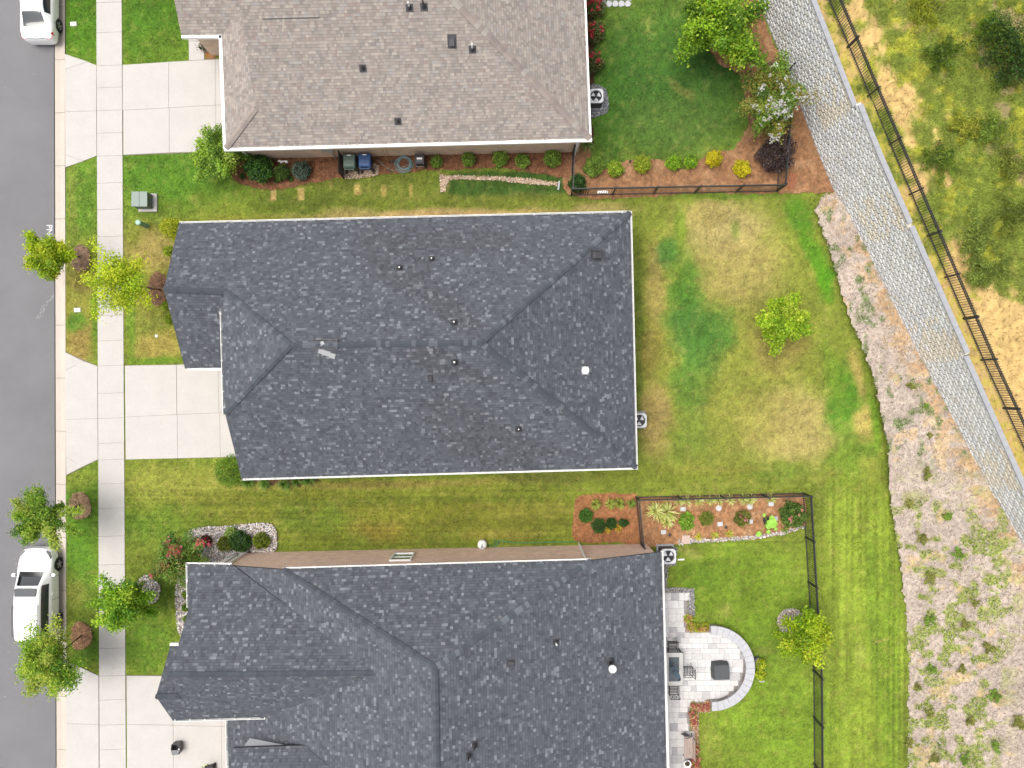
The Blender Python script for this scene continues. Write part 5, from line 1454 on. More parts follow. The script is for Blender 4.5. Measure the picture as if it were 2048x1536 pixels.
# weedy shrubs planted on the mulch slope
spots = [(1855, 948, .38), (1898, 1035, .34), (1820, 1005, .3), (1843, 1075, .42), (1920, 1107, .36), (1860, 1158, .42), (1950, 1207, .3), (1860, 1240, .42), (1930, 1247, .3), (1980, 1297, .36), (1864, 1339, .3), (1925, 1338, .3), (1835, 1372, .26), (1990, 1392, .42), (1862, 1428, .32), (1942, 1443, .34), (1992, 1495, .38), (1820, 1487, .28), (1870, 1518, .32), (1930, 1520, .38), (2040, 1446, .5), (1824, 773, .28), (1852, 812, .2), (1860, 870, .18)]
for i, (x, y, r) in enumerate(spots):
    shrub('slope_shrub', 'low olive-green shrub planted on the pale mulch slope below the block wall', (x, y), r * .92, [[(142, 154, 74), (166, 174, 88), (116, 130, 62), (156, 134, 88)], [(132, 164, 68), (156, 182, 82), (108, 140, 56)]][i % 3 == 1], 130 + i, h=r * 1.2, n=int(500 + 1800 * r), leaf=(.035, .018), z0='s', ragged=True, group='shrubs planted on the mulch slope')
# bushes on the hill
for i, (x, y, r, hgt, pal, lb) in enumerate((
    (1885, 105, .95, .9, [(92, 118, 36), (116, 140, 44), (72, 96, 30)], 'broad green clump of tall grass above the fence near the hilltop track'),
    (2022, 60, 1.9, 2.2, [(54, 84, 28), (76, 108, 36), (40, 62, 24), (96, 124, 44)], 'large dark green bush mass at the top of the hill'),
    (2046, 120, 1.5, 1.8, [(46, 76, 26), (66, 98, 34), (36, 56, 22)], 'very dark bush beside the largest bush on the hill'),
    (1985, 52, .8, .7, [(126, 150, 44), (104, 130, 38)], 'light green weedy bush at the edge of the dark hill bushes'),
    (1935, 250, .85, .6, [(150, 154, 48), (120, 132, 44), (168, 168, 60)], 'yellowish green weed clump halfway up the hill'),
    (1990, 268, .8, .6, [(104, 128, 46), (126, 146, 54)], 'green weed clump next to the yellowish one on the hill'),
    (1880, 310, .95, .6, [(104, 128, 42), (124, 144, 50), (84, 106, 36)], 'rounded green weed clump just above the fence'),
    (1965, 470, 1.3, .8, [(120, 138, 58), (142, 156, 70), (98, 116, 48)], 'wide dark green weed thicket on the lower hill'),
    (1980, 540, 1.2, .8, [(116, 136, 56), (136, 152, 66), (96, 114, 46)], 'dark green weed thicket above the bare sand'),
    (1850, 20, .9, .6, [(158, 164, 46), (130, 142, 42)], 'yellow-green weed patch near the top edge of the hill track'),
    (2030, 330, 1.1, .7, [(134, 142, 56), (112, 126, 48)], 'grey-green weed clump below the dark bushes'),
    (2030, 430, 1.0, .7, [(120, 132, 50), (98, 114, 42)], 'mixed green weed clump beside the thicket'))):
    shrub('hill_bush', lb, (x, y), r, pal, 160 + i, h=hgt, n=int(1500 * r), leaf=(.085, .022), z0=1, cat='bush', up=.9, ragged=True)

# ---------------------------------------------------------------- grass
def tufts(name, X, Y, Z, C, lens, wid, blades, lean, rng, label, matr=M_GRASS):
    n = len(X) * blades
    x = np.repeat(X, blades) + rng.normal(size=n) * .012; y = np.repeat(Y, blades) + rng.normal(size=n) * .012; z = np.repeat(Z, blades)
    a = rng.uniform(0, 6.283, n); L = rng.uniform(*lens, n); ln = rng.uniform(*lean, n)
    dx, dy = np.cos(a), np.sin(a)
    w = wid * rng.uniform(.7, 1.4, n)
    tip = np.stack([x + dx * L * np.sin(ln), y + dy * L * np.sin(ln), z + L * np.cos(ln)], -1)
    b0 = np.stack([x - dy * w, y + dx * w, z - .005], -1); b1 = np.stack([x + dy * w, y - dx * w, z - .005], -1)
    V = np.stack([b0, b1, tip], 1).reshape(-1, 3)
    c = np.repeat(C, blades, 0) * rng.uniform(.72, 1.32, (n, 1))
    o = np_obj(name, V, np.arange(3 * n).reshape(n, 3), matr, c, 'FACE')
    tag(o, label, 'grass', kind='stuff')
    return o
rg = np.random.default_rng(77)
N = 420000
gpx = rg.uniform(133, 1835, N); gpy = rg.uniform(-20, 1556, N)
ok = np.ones(N, bool)
HOUSES = [[(368, 460), (1252, 440), (1262, 925), (492, 945), (460, 735), (376, 722), (345, 578)], [(365, -40), (372, 60), (450, 64), (462, 285), (1170, 268), (1160, -40)], [(390, 1150), (560, 1150), (1180, 1135), (1312, 1120), (1322, 1600), (470, 1600), (460, 1432), (360, 1432), (330, 1395)]]
HARD = [[(128, 108), (200, 131), (200, 313), (128, 335)], [(240, 130), (470, 112), (470, 303), (240, 312)], [(377, 55), (450, 55), (450, 122), (377, 122)], [(128, 704), (200, 732), (200, 919), (128, 951)], [(248, 731), (480, 727), (484, 914), (248, 920)],
        [(128, 1332), (160, 1334), (200, 1352), (200, 1600), (128, 1600)], [(250, 1350), (480, 1352), (480, 1600), (250, 1600)], [(1322, 1180), (1386, 1180), (1386, 1560), (1322, 1560)], ell(1425, 1337, 86), [(1380, 1252), (1425, 1252), (1425, 1422), (1380, 1422)]]
for pl in HOUSES + HARD + EXCL: ok &= ~pip(pl, gpx, gpy)
ok &= ~((gpx > SWL(gpy) - .5) & (gpx < SWR(gpy) + .5))
GXp = (gpx - 1024) * H / F; GYp = -(gpy - 768) * H / F
ok &= wall_sd(GXp, GYp)[1] < -.1
GXp, GYp = GXp[ok], GYp[ok]
tufts('grass', GXp, GYp, np.full(len(GXp), -.012), nlin(lawn_rgb(GXp, GYp)) * K * 1.14, (.05, .11), .013, 2, (.6, 1.3), rg, 'short lawn grass, green with straw-coloured dry patches, around the houses')
# weeds on the hill
N = 95000
s_ = rg.uniform(-2, WALL_LEN + 2, N); d_ = .5 + rg.random(N) ** .8 * 12
X = np.zeros(N); Y = np.zeros(N)
si = np.interp(s_, ss, np.arange(len(ss))).astype(int); di = np.clip(((d_ - .58) / .14).astype(int), 0, ny - 2)
X = BX[si, di] + rg.normal(size=N) * .06; Y = BY[si, di] + rg.normal(size=N) * .06; Zh = hill_z(X, Y)
rgbh = hill_rgb(X, Y, Zh)
green = rgbh[:, 1] > rgbh[:, 0] * .97
keep = (green | (rg.random(N) < .10))
cc = nlin(np.clip(rgbh * np.where(green, 1.1, .85)[:, None], 0, 255)) * .72
cc[:, 0] *= .95; 
tufts('weeds', X[keep], Y[keep], Zh[keep], cc[keep], (.10, .26), .012, 4, (.35, 1.2), rg, 'wild grass and weeds scattered over the sandy hill')
# sparse weeds on the mulch slope
pts = sample_in(slope_px, 26000)
X = (pts[:, 0] - 1024) * H / F; Y = -(pts[:, 1] - 768) * H / F
rs = slope_col(pts[:, 0], pts[:, 1]); g_ = rs[:, 1] > rs[:, 0] * .985
tufts('weeds', X[g_], Y[g_], slope_z(X[g_], Y[g_]) + .05, nlin(rs[g_] * np.array((.86, 1.0, .72))) * K, (.05, .12), .012, 4, (.4, 1.2), rg, 'sparse pale green weeds sprouting on the mulch slope')
# ---------------------------------------------------------------- cars
def car(name, label, loc, stations, ws_idx, side_idx, rear_idx, wheels, W, wr=.34, sunroof=None, rails=None, lights_front=True, cabin_gap=()):
    t = thing(name, label, 'car', loc)
    rows = []
    for (y, hw, zb, zt, ht) in stations:
        hb = hw * .95
        sec = [(0, zt), (ht * .55, zt - .006), (ht * .9, zt - .03), (ht + .02, zt - .085 if zt - zb > .2 else (zt + zb) / 2 + .01), (hb, zb), (hw, zb - .14 if zb > .6 else zb - .08), (hw, .52), (hw - .02, .30), (max(hw - .14, .1), .19), (0, .19)]
        rows.append([(x, y, z) for x, z in sec] + [(-x, y, z) for x, z in sec[8:0:-1]])
    n = len(rows[0])
    vs = [v for r in rows for v in r]; fs = []; tags = []
    for i in range(len(rows) - 1):
        for k in range(n):
            k2 = (k + 1) % n
            fs.append((i * n + k, (i + 1) * n + k, (i + 1) * n + k2, i * n + k2))
            kk = k if k < 9 else 17 - k          # strip index counted from the roof centre
            tg = 0
            if i in ws_idx and kk in (0, 1): tg = 1
            elif i in rear_idx and kk in (0, 1): tg = 3
            elif i in side_idx and kk == 3: tg = 2
            tags.append(tg)
    fs.append(tuple(range(n))); tags.append(0)
    fs.append(tuple((len(rows) - 1) * n + k for k in range(n - 1, -1, -1))); tags.append(0)
    m = bpy.data.meshes.new('cage'); m.from_pydata(vs, [], fs)
    for q in range(4): m.materials.append(M_PAINT)
    m.polygons.foreach_set('material_index', tags)
    tmp = bpy.data.objects.new('cage', m); COLL.objects.link(tmp)
    ss_ = tmp.modifiers.new('s', 'SUBSURF'); ss_.levels = 3; ss_.render_levels = 3
    bpy.context.view_layer.update()
    em = bpy.data.meshes.new_from_object(tmp.evaluated_get(bpy.context.evaluated_depsgraph_get()))
    bpy.data.objects.remove(tmp); bpy.data.meshes.remove(m)
    co = np.zeros(len(em.vertices) * 3); em.vertices.foreach_get('co', co); co = co.reshape(-1, 3)
    bm = bmesh.new(); bm.from_mesh(em); bmesh.ops.recalc_face_normals(bm, faces=bm.faces); bm.to_mesh(em); bm.free()
    for tg, nm, mt in ((0, 'body', M_PAINT), (1, 'windshield', M_GLASS), (2, 'side_window', M_GLASS), (3, 'rear_window', M_GLASS)):
        polys = [tuple(p.vertices) for p in em.polygons if p.material_index == tg]
        groups = [polys] if tg != 2 else [[p for p in polys if co[p[0]][0] > 0], [p for p in polys if co[p[0]][0] <= 0]]
        for pl in groups:
            if not pl: continue
            used = sorted({v for p in pl for v in p}); mp = {v: i for i, v in enumerate(used)}
            MB().add([co[v] for v in used], [tuple(mp[v] for v in p) for p in pl]).build(nm, mt, t, smooth=True)
    bpy.data.meshes.remove(em)
    # wheels
    for (y, sx) in [(y, s) for y in wheels for s in (1, -1)]:
        x = W * sx
        arch = MB(); arch.cyl((x - sx * .12, y, wr + .02), (x + sx * .004, y, wr + .02), wr + .055, wr + .055, 28); arch.build('wheel_arch', M_BLACK, t)
        w = thing_child('wheel', t)
        ty = MB(); N_ = 28
        prof = [(wr * .66, .0), (wr * .7, .035), (wr * .93, .04), (wr, .0), (wr, -.16), (wr * .66, -.2)]
        vs_ = []; f_ = []
        for r, o in prof:
            vs_ += [(x + sx * (o - .005), y + r * math.cos(a), wr + r * math.sin(a)) for a in [2 * math.pi * k / N_ for k in range(N_)]]
        for i in range(len(prof) - 1):
            f_ += [(i * N_ + k, i * N_ + (k + 1) % N_, (i + 1) * N_ + (k + 1) % N_, (i + 1) * N_ + k) for k in range(N_)]
        ty.add(vs_, f_); ty.build('tyre', M_RUBBER, w, smooth=True)
        rm = MB()
        for k in range(5):
            for dd in (-.13, .13):
                a = 2 * math.pi * k / 5 + dd
                rm.bar((x + sx * .012, y, wr), (x + sx * .012, y + wr * .68 * math.cos(a), wr + wr * .68 * math.sin(a)), .035, .03)
        rm.cyl((x - sx * .02, y, wr), (x + sx * .03, y, wr), .06, .05, 12)
        rm.build('rim', M_ALLOY, w)
        MB().cyl((x - sx * .1, y, wr), (x - sx * .02, y, wr), wr * .67, wr * .67, 24).build('brake_disc', M_IRON, w)
    return t
def thing_child(name, parent):
    o = bpy.data.objects.new(name, None); COLL.objects.link(o); o.parent = parent; return o

van_st = [(2.56, .50, .62, .70, .34), (2.47, .78, .70, .80, .60), (2.25, .92, .80, .93, .70), (1.9, .965, .88, 1.03, .74), (1.5, .975, .96, 1.11, .78), (1.38, .98, .98, 1.14, .80),
          (1.05, .985, 1.0, 1.33, .74), (.62, .985, 1.02, 1.60, .68), (.48, .985, 1.03, 1.645, .68), (0, .985, 1.04, 1.70, .69), (-.9, .985, 1.05, 1.72, .70), (-1.9, .98, 1.05, 1.70, .69), (-2.22, .97, 1.05, 1.67, .66), (-2.36, .96, 1.04, 1.60, .62), (-2.52, .93, 1.0, 1.18, .62), (-2.58, .88, .86, .98, .58)]
vz = ZR + .005
vx = -26.33
van = car('minivan', 'white minivan with sunroof and roof rails parked at the kerb', (vx, -11.63, vz), van_st, (5, 6), (7, 8, 9, 10, 11), (13,), (1.55, -1.55), .975)
MB().prism([(-.55, .12), (.55, .12), (.58, .16), (.58, .52), (.52, .57), (-.52, .57), (-.58, .52), (-.58, .16)], 1.66, 1.703).build('sunroof', M_GLASS, van)
van.children[-1].location = (0, -.28, .0)
for s_ in (-1, 1):
    MB().tube([(s_ * .66, -.35, 1.68), (s_ * .68, -.5, 1.735), (s_ * .68, -1.9, 1.735), (s_ * .66, -2.05, 1.68)], .018, 6).build('roof_rail', M_IRON, van)
    MB().lathe((s_ * 1.1, 1.12, 1.0), [(.02, -.07), (.1, -.05), (.12, .0), (.1, .06), (.02, .08)], 12).build('mirror', M_PAINT, van, smooth=True)
    MB().bar((s_ * .93, 1.12, 1.02), (s_ * 1.08, 1.12, 1.02), .06, .05).build('mirror_arm', M_BLACK, van)
    MB().add([(s_ * .60, 2.36, .90), (s_ * .80, 2.16, .955), (s_ * .90, 1.96, .95), (s_ * .93, 2.08, .87), (s_ * .82, 2.32, .83), (s_ * .62, 2.45, .84)], [(0, 1, 2, 3, 4, 5)] if s_ < 0 else [(5, 4, 3, 2, 1, 0)]).build('headlight', mat('headlight_glass', (.16, .165, .17), .1, spec=.8), van)
    MB().box((s_ * .99, .1, .93), (.02, .16, .03)).build('door_handle', M_WHITE, van)
    MB().box((s_ * .99, -.95, .93), (.02, .16, .03)).build('door_handle', M_WHITE, van)
    for y in (.95, -.28, -1.35): MB().box((s_ * .982, y, .66), (.012, .012, .62)).build('door_seam', M_IRON, van)
MB().tube([(-.6, 2.47, .78), (-.3, 2.57, .76), (.3, 2.57, .76), (.6, 2.47, .78)], .012, 6).build('grille_bar', M_IRON, van)

sed_st = [(2.42, .5, .55, .62, .34), (2.32, .76, .62, .70, .6), (2.0, .90, .72, .84, .7), (1.4, .92, .82, .95, .74), (1.05, .925, .86, 1.0, .76), (.9, .925, .87, 1.03, .77), (.45, .925, .9, 1.28, .64), (.15, .925, .9, 1.40, .58), (-.3, .925, .91, 1.44, .57), (-.75, .925, .92, 1.42, .57), (-1.0, .925, .92, 1.36, .6), (-1.55, .92, .93, 1.10, .70), (-1.7, .92, .93, 1.06, .72), (-2.15, .90, .92, 1.02, .70), (-2.34, .82, .84, .95, .62), (-2.42, .62, .66, .76, .46)]
sed = car('sedan', 'white sedan seen from behind, parked at the kerb up the street', (-26.27, 21.42, vz), sed_st, (5, 6), (7, 8, 9), (10, 11), (1.38, -1.36), .915, .33)
for s_ in (-1, 1):
    MB().add([(s_ * .60, -2.31, .93), (s_ * .84, -2.05, .93), (s_ * .925, -1.96, .86), (s_ * .91, -2.13, .80), (s_ * .80, -2.33, .82), (s_ * .56, -2.385, .83)], [(0, 1, 2, 3, 4, 5)]).build('tail_light', mat('tail_red', (.35, .012, .02), .2, spec=.6), sed)
    MB().box((s_ * .932, -.15, .84), (.02, .15, .03)).build('door_handle', M_WHITE, sed)
MB().tube([(-.55, -2.335, .92), (0, -2.39, .93), (.55, -2.335, .92)], .012, 6).build('boot_seam', M_IRON, sed)

# ---------------------------------------------------------------- utilities on the front lawns
t = thing('transformer', 'green utility transformer cabinet on a concrete pad', 'utility box', P(297, 406))
MB().box((0, 0, .05), (1.04, 1.02, .14)).build('pad', M_CONC, t, bevel=.02)
M_TRF = mat('transformer_green', col(150, 166, 156), .5, scale=3, amt=.06)
MB().box((-.12, .03, .42), (.84, .8, .6)).build('cabinet', mat('transformer_dark', col(110, 124, 112), .5), t, bevel=.015)
MB().box((-.12, .03, .745), (.88, .84, .05)).build('lid', M_TRF, t, bevel=.012)
MB().box((-.12, .03, .773), (.02, .84, .008)).build('lid_seam', M_IRON, t)
t = thing('cable_pedestal', 'pale green round cable pedestal near the transformer', 'utility post', P(293, 452))
MB().lathe((0, 0, -.05), [(.13, 0), (.13, .9)], 18).build('tube', mat('pedestal_green', col(140, 190, 160), .5), t, smooth=False)
MB().lathe((0, 0, .85), [(.145, 0), (.145, .06), (.10, .1), (.02, .115)], 18).build('cap', mat('pedestal_cap', col(186, 224, 204), .5), t)
for (x, y, lb) in ((147, 48, 'pale rectangular meter lid set in the verge near the sedan'), (155, 620, 'pale rectangular meter lid set in the verge before the middle house')):
    t = thing('meter_lid', lb, 'lid', P(x, y)); MB().box((0, 0, .005), (.38, .26, .04), rz=.05).build('lid', M_CONC, t, bevel=.01); MB().box((0, 0, .005), (.3, .18, .05), rz=.05).build('inner_lid', M_WHITE, t, bevel=.01)
tag(MB().lathe(P(313, 672), [(.085, -.02), (.085, .02), (.05, .045), (.01, .05)], 14).build('cleanout_cap', M_WHITE), 'small round white cleanout cap in the dry front lawn', 'cap')

# ---------------------------------------------------------------- air conditioners
def ac_unit(label, top_px, rz=0.0, s=.8, h=.92):
    c = P(top_px[0], top_px[1], h); t = thing('air_conditioner', label, 'air conditioner', (c.x, c.y, 0), rz, group='air conditioners behind the houses')
    MB().box((0, 0, .03), (s + .16, s + .16, .1)).build('pad', mat('ac_pad', col(176, 178, 182), .85), t)
    cs = MB().box((0, 0, .08 + (h - .42) / 2), (s - .06, s - .06, h - .42))
    for (dx, dy) in ((1, 0), (-1, 0), (0, 1), (0, -1)):
        cs.box((dx * (s / 2 - .045), dy * (s / 2 - .045), h - .2), (.03 if dx else s - .06, .03 if dy else s - .122, .27))
    cs.build('coil_case', mat('ac_dark', (.05, .05, .055), .6, scale=40, amt=.2), t)
    m = MB(); N_ = 32; r = s * .40
    out = []
    for k in range(N_):
        a = 2 * math.pi * k / N_; q = max(abs(math.cos(a)), abs(math.sin(a))); rr = s / 2 / q
        rr = min(rr, s * .62); out.append((rr * math.cos(a), rr * math.sin(a)))
    inn = [(r * math.cos(2 * math.pi * k / N_), r * math.sin(2 * math.pi * k / N_)) for k in range(N_)]
    vs = [(x, y, h) for x, y in out] + [(x, y, h - .02) for x, y in inn] + [(x, y, h - .1) for x, y in out] + [(x, y, h - .12) for x, y in inn]
    f = [(k, (k + 1) % N_, N_ + (k + 1) % N_, N_ + k) for k in range(N_)] + [(2 * N_ + k, 2 * N_ + (k + 1) % N_, (k + 1) % N_, k) for k in range(N_)] + [(N_ + k, N_ + (k + 1) % N_, 3 * N_ + (k + 1) % N_, 3 * N_ + k) for k in range(N_)]
    m.add(vs, f).build('top_panel', mat('ac_white', col(226, 228, 232, .62), .45), t)
    MB().cyl((0, 0, h - .3), (0, 0, h - .25), r, r, 24).build('fan_well', M_BLACK, t)
    fan = thing_child('fan', t)
    for k in range(3):
        a = 2 * math.pi * k / 3 + .5
        b = MB(); pts = []
        for (rr, da, z) in ((.06, -.25, -.14), (r * .94, -.5, -.14), (r * .94, .5, -.07), (.06, .25, -.10)):
            pts.append((rr * math.cos(a + da), rr * math.sin(a + da), h + z))
        b.add(pts + [(p[0], p[1], p[2] - .006) for p in pts], [(0, 1, 2, 3), (7, 6, 5, 4), (0, 4, 5, 1), (1, 5, 6, 2), (2, 6, 7, 3), (3, 7, 4, 0)]).build('blade', mat('fan_blade', (.62, .63, .66), .45), fan)
    MB().cyl((0, 0, h - .16), (0, 0, h - .07), .07, .07, 12).build('hub', M_IRON, fan)
    g_ = MB()
    for q in np.linspace(.09, r, 4):
        ps = [(q * math.cos(2 * math.pi * k / 24), q * math.sin(2 * math.pi * k / 24), h - .012) for k in range(25)]
        for a_, b_ in zip(ps[:-1], ps[1:]): g_.bar(a_, b_, .005)
    for k in range(4):
        a = math.pi * k / 2; g_.bar((.05 * math.cos(a), .05 * math.sin(a), h - .012), (r * math.cos(a), r * math.sin(a), h - .012), .006)
    g_.build('guard', M_IRON, t)
    return t
ac_unit('air conditioner on grey gravel behind the tan-roofed house', (1192.5, 191.5), .02, .78)
ac_unit('air conditioner half under the gutter of the middle house', (1279, 841), .02, .80)
ac_unit('air conditioner beside the mulch bed behind the patio house', (1337, 1113), .02, .82)
tag(MB().box(P(1362, 1119, .03), (.36, .08, .05), rz=.06).build('splash_pipe', M_WHITE), 'short white drain pipe lying beside the air conditioner', 'pipe')

# ---------------------------------------------------------------- side yard of the tan-roofed house
def bin_(label, px, bodyc, lidc):
    c = P(px[0], px[1], 1.05); t = thing('wheelie_bin', label, 'bin', (c.x, c.y, .06), group='wheeled bins by the brick wall')
    bm_ = mat(bodyc[0], bodyc[1], .5); lm = mat(lidc[0], lidc[1], .42)
    MB().box((0, .02, .47), (.66, .66, .9)).build('body', bm_, t)
    b = t.children[-1]
    for v in b.data.vertices:
        if v.co.z < .2: v.co.x *= .8; v.co.y *= .8
    MB().add([(-.36, .40, .96), (.36, .40, .96), (.34, -.36, .92), (-.34, -.36, .92), (-.30, .34, 1.04), (.30, .34, 1.04), (.27, -.28, 1.0), (-.27, -.28, 1.0)],
             [(4, 7, 6, 5), (0, 4, 5, 1), (1, 5, 6, 2), (2, 6, 7, 3), (3, 7, 4, 0), (0, 1, 2, 3)]).build('lid', lm, t, bevel=.012)
    for y in (-.12, .08): MB().box((0, y, 1.032), (.44, .02, .012)).build('lid_rib', lm, t)
    MB().bar((-.26, -.44, .93), (.26, -.44, .93), .04).bar((-.24, -.34, .92), (-.24, -.45, .93), .04).bar((.24, -.34, .92), (.24, -.45, .93), .04).build('handle', lm, t)
    MB().box((0, .3, 1.045), (.22, .05, .006)).build('label_plate', M_WHITE, t)
    for s_ in (-1, 1): MB().cyl((s_ * .3, -.34, .12), (s_ * .36, -.34, .12), .12, .12, 14).build('wheel', M_RUBBER, t)
bin_('dark green wheeled bin on the gravel pad', (698, 322), ('bin_green_body', col(46, 82, 58)), ('bin_green', col(92, 114, 102)))
bin_('blue wheeled bin on the gravel pad', (729, 321), ('bin_blue_body', col(24, 46, 86)), ('bin_blue', col(48, 86, 140)))
t = thing('utility_cart', 'black wheeled cart with pale label leaning at the brick wall', 'cart', P(843, 327, 0))
MB().box((0, .05, .42), (.5, .42, .8)).build('body', M_BLACK, t, bevel=.02)
MB().box((0, -.02, .86), (.52, .56, .06)).build('lid', M_IRON, t, bevel=.01)
MB().box((0, .0, .893), (.3, .1, .006)).build('label_plate', M_WHITE, t)
MB().box((0, -.14, .893), (.34, .06, .006)).build('tray', mat('tray_grey', col(120, 124, 128), .5), t)
MB().bar((-.2, -.3, .7), (-.2, -.42, .8), .03).bar((.2, -.3, .7), (.2, -.42, .8), .03).bar((-.2, -.42, .8), (.2, -.42, .8), .03).build('handle', MATS['tray_grey'], t)
for s_ in (-1, 1): MB().cyl((s_ * .24, -.2, .1), (s_ * .3, -.2, .1), .1, .1, 14).build('wheel', M_RUBBER, t)
# lattice screen standing square to the wall
t = thing('lattice_screen', 'dark brown lattice screen beside the bins, square to the brick wall', 'screen', P(688, 357))
M_BRN = mat('dark_wood', (.035, .024, .02), .7, scale=10, amt=.3)
MB().bar((0, 0, 0), (0, 0, 1.35), .06).build('post', M_BRN, t); MB().bar((0, 1.1, 0), (0, 1.1, 1.35), .06).build('post', M_BRN, t)
for z in np.linspace(.06, 1.32, 16): MB().bar((0, 0, z), (0, 1.1, z), .02, .05).build('slat', M_BRN, t)
t = thing('push_broom', 'push broom with wooden handle leaning on the brick wall', 'broom', P(784, 324))
MB().cyl((0, 0, .08), (-.12, .32, 1.3), .014, .014, 8).build('handle', mat('broom_wood', col(214, 164, 80), .6), t)
MB().box((.02, -.02, .05), (.3, .1, .1), rz=.3).build('head', M_BLACK, t)
t = thing('rake', 'garden rake with thin pale handle leaning on the brick wall', 'rake', P(777, 322))
MB().cyl((.02, 0, .05), (-.18, .34, 1.35), .012, .012, 8).build('handle', MATS['broom_wood'], t)
MB().bar((-.1, 0, .05), (.14, 0, .05), .03).build('head', M_IRON, t)
hs = MB(); rr = random.Random(4); c = P(808, 328, .06); pts = []
for k in range(9 * 20):
    a = 2 * math.pi * k / 20; loop = k / 20
    r_ = .40 + .06 * math.sin(loop * 2.1) + .03 * math.sin(3 * a + loop)
    pts.append((c.x + .07 * math.sin(loop * 1.7) + r_ * math.cos(a), c.y + .06 * math.cos(loop * 2.3) + r_ * .95 * math.sin(a), .06 + .008 * loop + .02 * math.sin(a * 2 + loop)))
tail = [P(x, y, .06) for x, y in ((797, 338), (786, 341), (775, 337), (765, 329), (755, 319))]
pts = [tuple(p) for p in tail[::-1]] + pts
hs.tube(pts, .014, 6)
tag(hs.build('garden_hose', mat('hose_teal', col(150, 184, 186), .5), smooth=True), 'pale teal garden hose coiled on the rust mulch', 'hose')
t = thing('garden_lamp', 'white twin-headed garden floodlight by the brick wall', 'lamp', P(574, 328))
MB().cyl((0, 0, -.05), (0, 0, .5), .015, .015, 8).build('stake', M_WHITE, t)
for s_ in (-1, 1): MB().cyl((s_ * .03, 0, .5), (s_ * .2, -.06, .56), .05, .075, 12).build('lamp_head', M_WHITE, t)
MB().bar((-.3, .03, .42), (0, 0, .48), .03).cyl((-.36, .05, .36), (-.28, .03, .44), .05, .06, 10).build('side_spot', M_WHITE, t)
t = thing('planter_urn', 'terracotta urn beside the corner bush of the tan-roofed house', 'urn', P(482, 312))
MB().lathe((0, 0, 0), [(.12, 0), (.16, .12), (.2, .34), (.22, .38), (.18, .38), (.15, .3)], 18).build('pot', mat('terracotta', col(196, 128, 88), .8), t, smooth=True)
MB().cyl((0, 0, .28), (0, 0, .32), .16, .16, 14).build('soil', mat('soil', (.04, .028, .02), .95), t)
t = thing('planter_bowl', 'low bowl planter with white flowers on the front walk', 'planter', P(410, 96))
MB().lathe((0, 0, 0), [(.14, 0), (.22, .14), (.26, .2), (.22, .2), (.18, .14)], 18).build('bowl', mat('bowl_brown', col(120, 90, 60), .8), t)
rgx = np.random.default_rng(301)
pc = rgx.normal(size=(420, 3)) * np.array([.13, .13, .06]) + np.array([0, 0, .28])
V_, F_, C_ = leaf_quads(pc, .035, .02, 1.0, rgx, nlin(np.array([(70, 84, 44), (40, 44, 30), (236, 232, 220)], float)[rgx.integers(0, 3, 420)]) * .6)
np_obj('flowers', V_, F_, M_LEAF, C_, 'FACE', t)
t = thing('brick_pier', 'low brick pier with pale cap beside the front walk', 'pier', P(430, 96))
MB().box((0, 0, .5), (.5, .5, 1.1)).build('pier', M_BRICK1, t); MB().box((0, 0, 1.08), (.62, .62, .1)).build('cap', M_CONC, t)
tag(MB().box(P(1117.5, 371, .03), (.09, .5, .06), rz=-.12).build('drain_outlet', mat('grey_pipe', col(200, 208, 214), .5)), 'pale grey drain outlet at the end of the stone runnel', 'drain')
tag(MB().box(P(1205, 384, .05), (.6, .14, .05), rz=.02).build('plant_tray', M_WHITE), 'white tray lying on mulch behind the back fence', 'tray')
t = thing('garden_spotlight', 'small black garden spotlight at the lawn edge', 'lamp', P(1257, 326)); MB().cyl((0, 0, -.02), (0, 0, .18), .012, .012, 6).build('stake', M_BLACK, t); MB().cyl((0, 0, .18), (.1, .06, .26), .04, .055, 10).build('lamp_head', M_BLACK, t)
t = thing('garden_flag', 'small pink and white garden flag in the tan mulch', 'flag', P(1491, 289)); MB().cyl((0, 0, -.02), (0, 0, .75), .008, .008, 6).build('stake', M_IRON, t)
MB().add([(0, 0, .35), (.13, .1, .4), (.16, .2, .6), (.05, .1, .72), (-.02, .02, .6), (0, -.01, .35), (.13, .09, .4), (.16, .19, .6), (.05, .09, .72), (-.02, .01, .6)], [(0, 1, 2, 3, 4), (9, 8, 7, 6, 5)]).build('cloth', mat('flag_pink', col(226, 190, 196), .8, scale=12, amt=.25), t)
# rusty drain grate beside the fence corner
t = thing('drain_grate', 'rusty brown drain grate in the mulch by the fence corner', 'grate', P(1580, 362), -.25)
M_RUST = mat('rust', col(190, 120, 84), .8, scale=14, amt=.25)
for x in (-.27, -.09, .09, .27): MB().box((x, 0, .05), (.035, .92, .05)).build('bar', M_RUST, t)
for k in range(15): MB().box((0, -.44 + k * .063, .045), (.54, .02, .04)).build('bar', M_RUST, t)
MB().box((0, 0, .01), (.54, .92, .02)).build('sump', mat('sump', (.02, .014, .012), .9), t)
